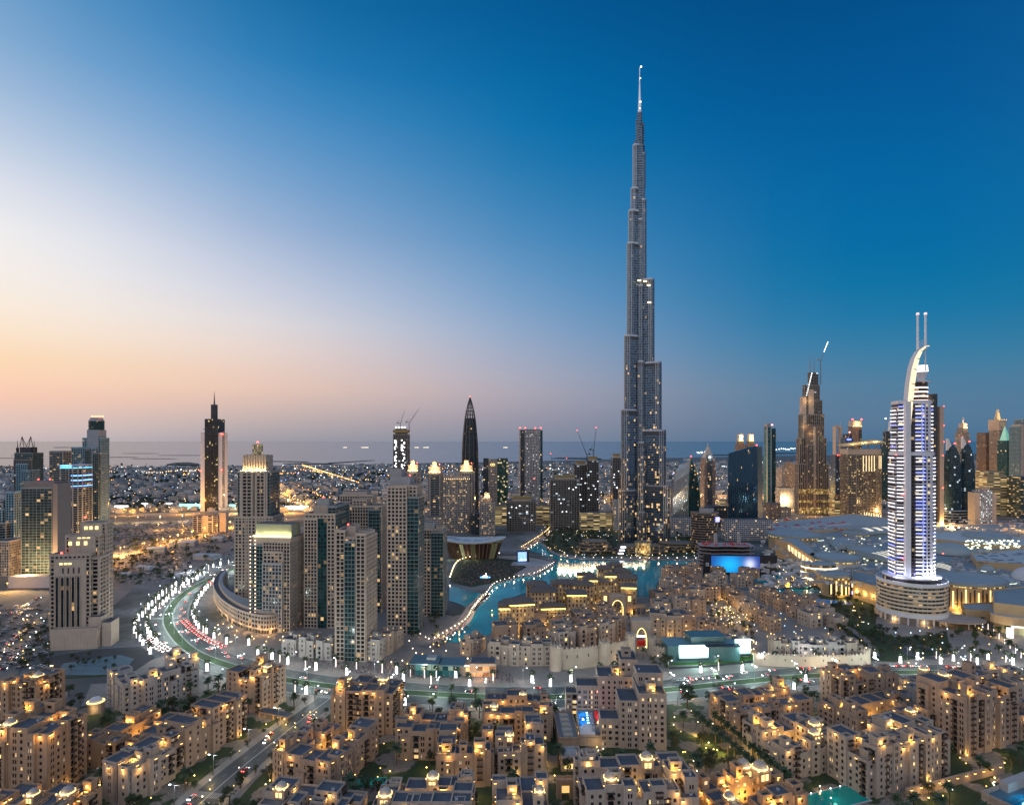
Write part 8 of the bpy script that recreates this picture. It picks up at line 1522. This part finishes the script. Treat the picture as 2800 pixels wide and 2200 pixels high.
def far_tree(p, s):
    a = rn.uniform(0, 6.28); c, d = math.cos(a) * s, math.sin(a) * s; m = rn.randrange(3)
    for q in FTC[rn.randrange(2)]: FTM.face([(p.x + v.x * c - v.y * d, p.y + v.x * d + v.y * c, v.z * s) for v in q], m)
    FTM.bar((p.x, p.y, 0), (p.x, p.y, 4 * s), .25 * s, 5, 3)
for (x0, y0), (x1, y1), n, lab, grp, s in ZON:
    k = 0
    for _ in range(n * 4):
        p = G(rn.uniform(x0, x1), rn.uniform(y0, y1))
        if k >= n or hit(p.x, p.y, 1.5) or (p - Vector((bX, bY, 0))).length < 45 or (p - Vector((aX, aY, 0))).length < 34: continue
        if grp in FARZ: far_tree(p, s * rn.uniform(.8, 1.25)); k += 1; continue
        tree(p.x, p.y, s * rn.uniform(.8, 1.25), lab, grp, rn); k += 1
tag(FTM.build('far_garden_trees', LEAF + [BARK]), 'massed dark trees in the gardens round the tallest tower, lake and old-town lanes', 'trees', None, 'stuff')
# small lamps: gardens, promenades, terraces
mb = MB(); mb.bar((0, 0, 0), (0, 0, 1.9), .09, 5, 0); mb.lathe([(0, 1.8), (.42, 2.1), (.42, 2.5), (0, 2.8)], 7, (0, 0), 1); GLM = [mb.mesh('garden_lamp', [DARKM, m]) for m in (glow('garden_gold', (1, .6, .12), 2.8), glow('garden_white', (1, .86, .66), 3.2), glow('garden_cool', (.6, .85, 1), 3))]
SLM = MB(); FARL = {'lamps in left car parks'}
def lamps(zone, n, label, grp, sc, ks=(0, 0, 1), power=0, every=6):
    (x0, y0), (x1, y1) = zone; k = 0
    for _ in range(n * 5):
        p = G(rn.uniform(x0, x1), rn.uniform(y0, y1))
        if k >= n or hit(p.x, p.y, 1.0): continue
        if p.y > 520 or grp in FARL:
            SLM.lathe([(0, p.z + 1.7 * sc), (.42 * sc, p.z + 2.1 * sc), (.42 * sc, p.z + 2.5 * sc), (0, p.z + 2.8 * sc)], 6, (p.x, p.y), rn.choice(ks)); k += 1
            if power and k % every == 0: light(None, (p.x, p.y, 3.2), power * 1.5, (1, .6, .16), .4, 'lane_lamp_glow')
            continue
        o = link('garden_lamp', GLM[rn.choice(ks)], None, (p.x, p.y, .1)); o.scale = (sc,) * 3; tag(o, label, 'lamp', grp); k += 1
        if power and k % every == 0: light(o, (0, 0, 3.2), power * 1.4, (1, .62, .15), .4)
lamps(((560, 1500), (1180, 1708)), 90, 'small golden lamp in the gardens between the blocks, left half', 'garden lamps, left half', .8, (0, 0, 1), 420, 2)
lamps(((1220, 1480), (2150, 1708)), 110, 'small golden lamp in the gardens between the blocks, right half', 'garden lamps, right half', .8, (0, 0, 1), 420, 2)
lamps(((20, 1520), (540, 1708)), 40, 'small golden lamp among the ochre blocks, lower left', 'garden lamps, lower left', .8, (0, 0, 1), 420, 2)
lamps(((1150, 1115), (1490, 1186)), 220, 'tiny lamp in the gardens round the foot of the tallest tower', 'lamps round the tallest tower', 1.1, (0, 1, 1, 2), 500, 9)
lamps(((1500, 1270), (1610, 1395)), 110, 'small golden lamp along the garden street of the old town', 'lamps in the garden street', 1.0, (0, 0, 1), 600, 4)
lamps(((1640, 1205), (1800, 1262)), 70, 'small lamp on the busy quay before the mall', 'lamps on the mall quay', 1.1, (0, 0, 1, 2), 700, 6)
lamps(((1620, 1275), (1850, 1400)), 60, 'small lamp in lanes between the diagonal rows and the hotel tower', 'lamps toward the hotel', 1.0, (0, 0, 1, 2), 400, 6)
lamps(((1040, 1290), (1600, 1400)), 110, 'small lamp in the lanes of the old town', 'lamps in old-town lanes', 1.0, (0, 0, 1), 600, 2)
lamps(((1870, 1335), (2174, 1420)), 40, 'small lamp on the forecourt by the round podium', 'lamps by the round podium', 1.2, (0, 0, 1, 2), 500, 5)
lamps(((455, 1300), (640, 1370)), 46, 'small amber lamp under the curved podium arcade', 'lamps under the curved podium', 1.2, (0, 0, 0, 1), 500, 4)
lamps(((830, 1345), (1010, 1420)), 40, 'small lamp on the plaza between towers and quay', 'lamps on the quay plaza', 1.2, (0, 1, 1), 600, 4)
lamps(((880, 1085), (1250, 1112)), 40, 'tiny lamp on the far street behind the opera house', 'lamps behind the opera house', 1.8, (0, 1, 1), 1200, 5)
lamps(((1420, 1090), (1660, 1130)), 50, 'tiny cool lamp on the street under the slanted tower', 'lamps under the slanted tower', 1.8, (1, 2, 2, 0), 1200, 6)
lamps(((0, 1300), (120, 1440)), 30, 'small lamp in the car parks at the far left', 'lamps in left car parks', 1.2, (1, 2, 0), 900, 3)
def finish_lamps(): tag(SLM.build('small_lights', [MATS['garden_gold'], MATS['garden_white'], MATS['garden_cool']]), 'countless pinpoint lamps in the lanes, quays and gardens beyond the boulevard', 'lights', None, 'stuff')
def linelamps(pts, step, label, grp, sc, ks, off=0, power=0, every=3, z=.4):
    for i, (q, d) in enumerate(along([G(*p)[:2] for p in pts], step, 1, off)):
        o = link('promenade_lamp', GLM[ks[i % len(ks)]], None, (q.x, q.y, z)); o.scale = (sc,) * 3; tag(o, label, 'lamp', grp)
        if power and i % every == 0: light(o, (0, 0, 3.4), power, (1, .75, .5) if ks[0] != 2 else COOL, .5)
linelamps([(1034, 1262), (1054, 1240), (1104, 1226), (1142, 1218), (1178, 1196)], 9, 'bright lamp along the park shore of the lake', 'lamps on the park shore', 1.3, (1,), 0, 1600, 2)
linelamps([(930, 1356), (988, 1320), (1002, 1297), (1020, 1275), (1034, 1262)], 8, 'lamp along the quay and footbridge at the left of the lake', 'lamps on the quay', 1.2, (0, 1), 0, 2200, 2)
linelamps([(1203, 1184), (1242, 1187.5), (1330, 1188.5), (1411, 1189), (1520, 1189.5), (1640, 1191)], 14, 'white lamp along the far shore of the lake', 'lamps on the far shore', 1.5, (1, 1, 2), 0, 1500, 2)
linelamps([(1112, 1166), (1140, 1148), (1165, 1130), (1180, 1108)], 11, 'warm lamp along the orange footpath to the tallest tower', 'lamps on the orange footpath', 1.8, (0,), 4, 1500, 2)
linelamps([(955, 1232), (975, 1195), (1030, 1183), (1060, 1180)], 9, 'pinkish-white lamp round the left edge of the crowd park', 'lamps at the crowd park', 2.0, (1, 0), 0, 900, 3)
linelamps([(1640, 1196), (1672, 1222), (1700, 1238), (1790, 1246)], 7, 'bright lamp along the mall shore', 'lamps on the mall shore', 1.6, (0, 1), 0, 900, 3)
finish_lamps()
# footbridges
for pts, w, lab in (([(1034, 1262), (1018, 1276), (1002, 1297)], 5, 'dark curved footbridge from crowd park to quay'), ([(1620, 1250), (1690, 1248), (1760, 1242)], 6, 'lit bridge over the right canal with two small pavilions')):
    P = [G(*p)[:2] for p in pts]; t = empty('footbridge', (P[0][0], P[0][1], 0), 0, lab, 'bridge'); mb = MB(); Q = [(a - P[0][0], b - P[0][1]) for a, b in P]; ribbon(mb, Q, -w / 2, w / 2, 2.2); ribbon(mb, Q, -w / 2, w / 2, 1.6); mb.build('deck', MATS['promenade_stone'], t)
    mb = MB()
    for off in (-w / 2, w / 2):
        for q, d in along(Q, 4, 0, off): mb.bar((q.x, q.y, 0), (q.x, q.y, 3.2), .15, 4)
    mb.build('railing', DARKM, t)
    if 'pavilions' in lab:
        for f in (.35, .62):
            x, y = Q[0][0] + (Q[-1][0] - Q[0][0]) * f, Q[0][1] + (Q[-1][1] - Q[0][1]) * f; mb = MB(); mb.prism(rect(6, 6, x, y), 2.2, 9, 0); mb.prism(rect(7, 7, x, y), 9, 9.8, 1, 1); mb.build('bridge_pavilion', [mat('bridge_gold', (.5, .35, .15), .7), SW[1]], t); light(t, (x, y - 6, 5), 3000, (1, .62, .16), .6)
# street lamps down the boulevard median
mb = MB(); mb.bar((0, 0, 0), (0, 0, 11), .16, 6, 0, .1); mb.bar((-2.6, 0, 11.2), (2.6, 0, 11.2), .09, 5); PLM = mb.mesh('pole', METAL)
mb = MB(); mb.box(-.45, .45, -.3, .3, -.12, .12); LHM = mb.mesh('lamp_head', glow('street_head', (.85, .95, 1), 9))
for i, (q, d) in enumerate(along(BLV, 34, 10)):
    t = empty('street_lamp', (q.x, q.y, .4), math.atan2(d.y, d.x) + R(90), 'double-armed street lamp on the green strip of the boulevard', 'street lamp', 'boulevard street lamps'); link('pole', PLM, t)
    for s in (-2.7, 2.7): link('lamp_head', LHM, t, (s, 0, 11.1))
    light(t, (0, 0, 10.4), 13000, (.82, 1, .93), .8)
for i, (q, d) in enumerate(along(BLV, 40, 25, 26) + along(BLV, 40, 5, -26)):
    if q.x < -120 and q.y > 520 or not hit(q.x, q.y, 1): 
        t = empty('street_lamp', (q.x, q.y, .1), math.atan2(d.y, d.x), 'single pale street lamp on the pavement beside the boulevard', 'street lamp', 'pavement street lamps'); link('pole', PLM, t); link('lamp_head', LHM, t, (2.7, 0, 11.1)); light(t, (0, 0, 9), 2600, (1, .93, .86), .8)
for i, (q, d) in enumerate(along(STR, 30, 6, 9.5)):
    t = empty('street_lamp', (q.x, q.y, .3), math.atan2(d.y, d.x) + R(90), 'street lamp on the pavement edge of the diagonal street', 'street lamp', 'diagonal street lamps'); link('pole', PLM, t); link('lamp_head', LHM, t, (2.7, 0, 11.1)); light(t, (0, 0, 10), 1500, (.95, .97, .9), .8)
# cars
def car_mesh(m):
    mb = MB(); mb.prism([(-2.2, -.85), (2.2, -.85), (2.2, .85), (-2.2, .85)], .3, .85, 0, 0, [(-2.15, -.82), (2.1, -.82), (2.1, .82), (-2.15, .82)], True); mb.prism([(-1.7, -.78), (1.2, -.78), (1.2, .78), (-1.7, .78)], .85, 1.42, 1, 0, [(-1.2, -.65), (.5, -.65), (.5, .65), (-1.2, .65)])
    for x in (-1.35, 1.35):
        for y in (-.86, .86): mb.bar((x, y - .1, .33), (x, y + .1, .33), .33, 10, 2)
    return mb.mesh('body', [m, GLASSM, DARKM])
CARM = [car_mesh(mat('car_' + n, c, .3, var=0, spec=.7)) for n, c in (('white', (.7, .7, .7)), ('silver', (.35, .37, .4)), ('black', (.02, .02, .025)), ('red', (.35, .03, .02)), ('sand', (.4, .34, .26)))]
CARN = ['white', 'silver', 'black', 'dark red', 'sand-coloured']
mb = MB(); mb.box(-.12, .1, -.28, .28, -.14, .14); HLM = mb.mesh('headlight', glow('headlight', (1, .95, .85), 14)); TLM = mb.mesh('taillight', glow('taillight', (1, .06, .03), 9))
def car(x, y, a, where, grp, on=True, z=.24):
    k = rn.choice((0, 0, 0, 1, 1, 2, 3, 4)); t = empty('car', (x, y, z), a, f'{CARN[k]} car {where}', 'car', grp); link('body', CARM[k], t)
    if on:
        for s in (-.6, .6): link('headlight', HLM, t, (2.22, s, .62)); link('taillight', TLM, t, (-2.26, s, .7))
for off, sg, where in ((7, -1, 'heading away left on the inner far lane of the boulevard'), (11, -1, 'on the middle far lane of the boulevard'), (15, -1, 'on the kerb lane of the boulevard, pavement side'), (-7, 1, 'on the inner near lane of the boulevard'), (-11, 1, 'on the middle near lane of the boulevard')):
    for i, (q, d) in enumerate(along(BLV, 33 if abs(off) < 15 else 24, rn.uniform(0, 30), off)):
        if rn.random() < .5: car(q.x, q.y, math.atan2(d.y, d.x) + (0 if sg > 0 else math.pi), where, 'cars on the boulevard')
A = [GP(*p)[:2] for p in [(400, 1745), (425, 1765), (465, 1785), (515, 1800)]]
for off in (-3, 1, 5):
    for q, d in along(A, 6.2, rn.uniform(0, 3), off): car(q.x, q.y, math.atan2(d.y, d.x), 'queuing bumper to bumper where the bend meets the junction', 'queue of cars at the bend')
A = [GP(*p)[:2] for p in [(500, 1695), (520, 1715), (560, 1745), (610, 1770)]]
for off in (-2, 2):
    for q, d in along(A, 7, rn.uniform(0, 3), off): car(q.x, q.y, math.atan2(d.y, d.x) + math.pi, 'with red tail lights queuing below the curved podium', 'queue with red tail lights')
A = [GP(*p)[:2] for p in [(2180, 1830), (2260, 1826), (2450, 1822), (2650, 1826), (2800, 1830)]]
for q, d in along(A, 6.5, 0, 0):
    if rn.random() < .75: car(q.x, q.y, math.atan2(d.y, d.x), 'in the slow line of cars below the hotel forecourt', 'line of cars below the hotel')
for off in (-4, -7, 4, 7):
    for q, d in along(STR, 34, rn.uniform(0, 20), off):
        if rn.random() < .35: car(q.x, q.y, math.atan2(d.y, d.x) + (math.pi if off > 0 else 0), 'on the diagonal street', 'cars on the diagonal street')
for vx0, vy0, vx1, vy1, n in ((2, 1385, 60, 1332, 12), (8, 1420, 70, 1350, 12), (30, 1300, 95, 1262, 10)):
    for i in range(n): p = G(vx0 + (vx1 - vx0) * i / n, vy0 + (vy1 - vy0) * i / n); car(p.x, p.y, .5, 'parked in the car parks at the far left edge', 'parked cars at far left', i % 4 == 0, .15)
for i in range(7): p = GP(1845 + i * 17, 1862 - i * 1.2); car(p.x, p.y, .05, 'parked in front of the white pavilion lawn', 'cars before the pavilion', i > 2)
# crowds
def crowd(name, label, pts, n, sc=1.0):
    mb = MB(); cm = [mat('cloth_dark', (.03, .03, .045), .9, var=.2), mat('cloth_blue', (.06, .09, .16), .9, var=.2), mat('cloth_red', (.22, .05, .05), .9, var=.2), mat('cloth_pale', (.4, .38, .36), .9, var=.2)]; skin = mat('skin', (.3, .18, .12), .7, var=0)
    xs = [p[0] for p in pts]; ys = [p[1] for p in pts]; k = 0
    while k < n:
        x, y = rn.uniform(min(xs), max(xs)), rn.uniform(min(ys), max(ys)); inn = False; j = len(pts) - 1
        for i in range(len(pts)):
            if (pts[i][1] > y) != (pts[j][1] > y) and x < (pts[j][0] - pts[i][0]) * (y - pts[i][1]) / (pts[j][1] - pts[i][1]) + pts[i][0]: inn = not inn
            j = i
        if not inn: continue
        k += 1; p = G(x, y, .4); h = rn.uniform(1.5, 1.85) * sc; m = rn.choice((0, 0, 1, 2, 3)); mb.prism(rect(.3 * sc, .25 * sc, p.x, p.y), .35, .35 + h * .5, 0, None); mb.prism(rect(.5 * sc, .3 * sc, p.x, p.y), .35 + h * .48, .35 + h * .84, m, m); mb.prism(rect(.22 * sc, .22 * sc, p.x, p.y), .35 + h * .85, .35 + h, 4, 4)
    return tag(mb.build(name, cm + [skin]), label, 'crowd', None, 'stuff')
crowd('crowd', 'dense crowd filling the lakeside park lawn', [(962, 1232), (985, 1200), (1040, 1190), (1095, 1195), (1112, 1206), (1095, 1220), (1054, 1234), (1000, 1243)], 1200, 1.1)
crowd('crowd', 'people strolling on the pavement plaza before the glass pavilion and towers', [(640, 1398), (860, 1400), (1090, 1430), (1090, 1452), (860, 1440), (650, 1415)], 500)
crowd('crowd', 'people on the busy quay before the mall', [(1645, 1200), (1700, 1235), (1800, 1248), (1800, 1262), (1690, 1245), (1640, 1205)], 600, 1.2)
crowd('crowd', 'people walking along the left quay of the lake', [(905, 1372), (985, 1325), (1000, 1332), (930, 1378)], 200)
# lit white sculpture and small screen in the park
p = G(1030, 1226); t = simple_thing('light_sculpture', 'small white glowing sculpture on a blue disc amid the park crowd', 'sculpture', (p.x, p.y, .4), 0, [('disc', lambda m: m.prism(ellipse(7, 4, 20), 0, .8, 0, 0), glow('sculpture_blue', (.1, .45, 1), 2.5)), ('swan', lambda m: (m.lathe([(2.6, .8), (3.2, 1.8), (1.2, 3)], 12), m.bar((.8, 0, 2), (1.2, 0, 6), .7, 8, 0, .3)), glow('sculpture_white', (.85, .97, 1), 4))])
p = G(1111, 1194); t = simple_thing('video_screen', 'black outdoor video screen with light-blue picture on the lake stage', 'screen', (p.x, p.y, .4), 8, [('case', lambda m: m.box(-9, 9, .2, 6, 0, 17), mat('screen_case', (.02, .02, .025), .6)), ('display', lambda m: m.box(-8, 5, 0, .15, 2, 15.5), glow('screen_sky_blue', (.16, .42, 1), 1.4))])
for k in range(6): mb = MB(); mb.box(-6 + k * 2, -5 + k * 2, -.12, .02, 2.4, 3.6 + (k * 5 % 3)); mb.build('picture_mark', glow('picture_white', (.75, .9, 1), 1.6), t)
simple_thing('lake_stage', 'flat pale stage platform under the video screen', 'stage', (G(1125, 1199).x, G(1125, 1199).y, .3), 0, [('deck', lambda m: (m.prism([(-28, -6), (36, -8), (30, 14), (-24, 16)], 0, 1.2, 0, 0)), mat('stage_grey', (.28, .3, .33), .7))])
p = G(1322, 1180); t = simple_thing('light_pavilion', 'three stacked white light strips before the tallest tower', 'sign', (p.x, p.y, 0), 0, [('frame', lambda m: m.box(-8, 6, 1.2, 3, 0, 17), DARKM)] + [('light_strip', (lambda k: lambda m: m.box(-7 + k * 2, 1 + k * 2, 0, 1, 3 + k * 5, 5 + k * 5))(k), glow('strip_bar_white', (.95, .93, 1), 4)) for k in range(3)])
# fountain: a curved curtain of jets lit from the water
FL = smooth_line([G(*q)[:2] for q in [(1184, 1214), (1215, 1216), (1245, 1210), (1280, 1206), (1320, 1204), (1368, 1201)]], 30)
t = empty('fountain', (FL[0].x, FL[0].y, .35), 0, 'golden-lit curtain of fountain jets curving across the lake', 'fountain'); O = FL[0]; WJ = mat('water_jet', (.85, .82, .76), .9, var=0, em=(1, .72, .38), es=0.0)
mb = MB(); N_ = len(FL)
for i, q in enumerate(FL):
    f = i / N_; hh = 15 * (1 - .62 * f) * (1 if i > 6 else .5 + i / 12)
    for s in (0, 1): x, y = q.x - O.x + rn.uniform(-.8, .8), q.y - O.y + s * 3; h2 = hh * rn.uniform(.8, 1.1); mb.bar((x, y, 0), (x + rn.uniform(-.3, .3), y, h2), .5, 5, 0, .06); mb.bar((x, y - .8, 0), (x, y - .3, h2 * .35), .9, 5, 0, .3)
mb.build('water_jet', WJ, t)
mb = MB()
for i in range(0, N_, 2):
    q = FL[i]; f = i / N_; mb.lathe([(0, 0), (2.2 - f, .2), (1.6 - f, 1.6 - f), (0, 2.6 - f * 1.5)], 8, (q.x - O.x, q.y - O.y - 1.5))
mb.build('water_foam', mat('water_foam', (.8, .78, .72), .9, var=0, em=(1, .75, .42), es=0.0), t)
for i in range(4, N_, 11): q = FL[i]; light(t, (q.x - O.x, q.y - O.y - 4.5, 1.6), 9000 * (1 - .6 * i / N_), (1, .70, .34), 1.2, 'underwater_lamp')
# glow of the arcades, billboards beyond the highway
for vx, vy, w, h, c, lab in ((985 / 3.106 + 0, 1103, 0, 0, None, None),):
    pass
for v0, v1, vb, hh, Y, c, es, lab in ((243, 272, 1082, 10, 1620, (1, .93, .95), 2, 'long white lit billboard wall left of the needle-spired tower'), (380, 425, 1080, 12, 1640, (.05, .85, .85), 1.6, 'cyan lit billboard against the needle-spired tower'), (300, 314, 1074, 10, 1680, (1, 1, 1), 2.2, 'small white billboard beyond the left highway'), (352, 366, 1072, 10, 1690, (.75, .85, 1), 2.2, 'pale blue billboard beyond the left highway'), (605, 655, 1083, 10, 1610, (1, .92, .7), 2, 'warm white lit shop front beyond the highway, right of the crowned tower'), (487, 500, 1080, 11, 1640, (.1, .8, .85), 1.5, 'small cyan panel just right of the needle-spired tower'), (1060, 1075, 1064, 12, 1560, (.9, 1, .95), 2, 'small white lit panel below the grey slab tower'), (1340, 1360, 1070, 9, 1500, (1, .8, .6), 1.6, 'lit roadside panel left of the tallest tower')):
    x = XW((v0 + v1) / 2, Y); w = (v1 - v0) * S * Y / FPX; t = simple_thing('billboard', lab, 'billboard', (x, Y, 0), 0, [('panel', (lambda w, hh: lambda m: m.box(-w / 2, w / 2, 0, .8, 3, 3 + hh))(w, hh), glow('billboard_%d' % v0, c, es)), ('post', (lambda w: lambda m: [m.box(q * w - .4, q * w + .4, .9, 1.6, 0, 6) for q in (-.4, .4)])(w), METAL)])
# metro viaduct beside the left highway
P = [G(*q)[:2] for q in [(230, 1102), (330, 1100), (440, 1096), (560, 1092)]]
t = empty('viaduct', (P[0][0], P[0][1], 0), 0, 'long raised concrete viaduct on pillars before the left highway', 'viaduct'); Q = [(a - P[0][0], b - P[0][1]) for a, b in P]; mb = MB(); ribbon(mb, Q, -5, 5, 12); L_ = smooth_line(Q)
for a, b in zip(L_, L_[1:]): mb.face([(a.x, a.y - 5, 9.5), (b.x, b.y - 5, 9.5), (b.x, b.y - 5, 13), (a.x, a.y - 5, 13)])
mb.build('deck', CONC, t)
for q, d in along(Q, 40): mb = MB(); mb.bar((q.x, q.y, 0), (q.x, q.y, 9.6), 1.6, 8); mb.build('pillar', CONC, t)
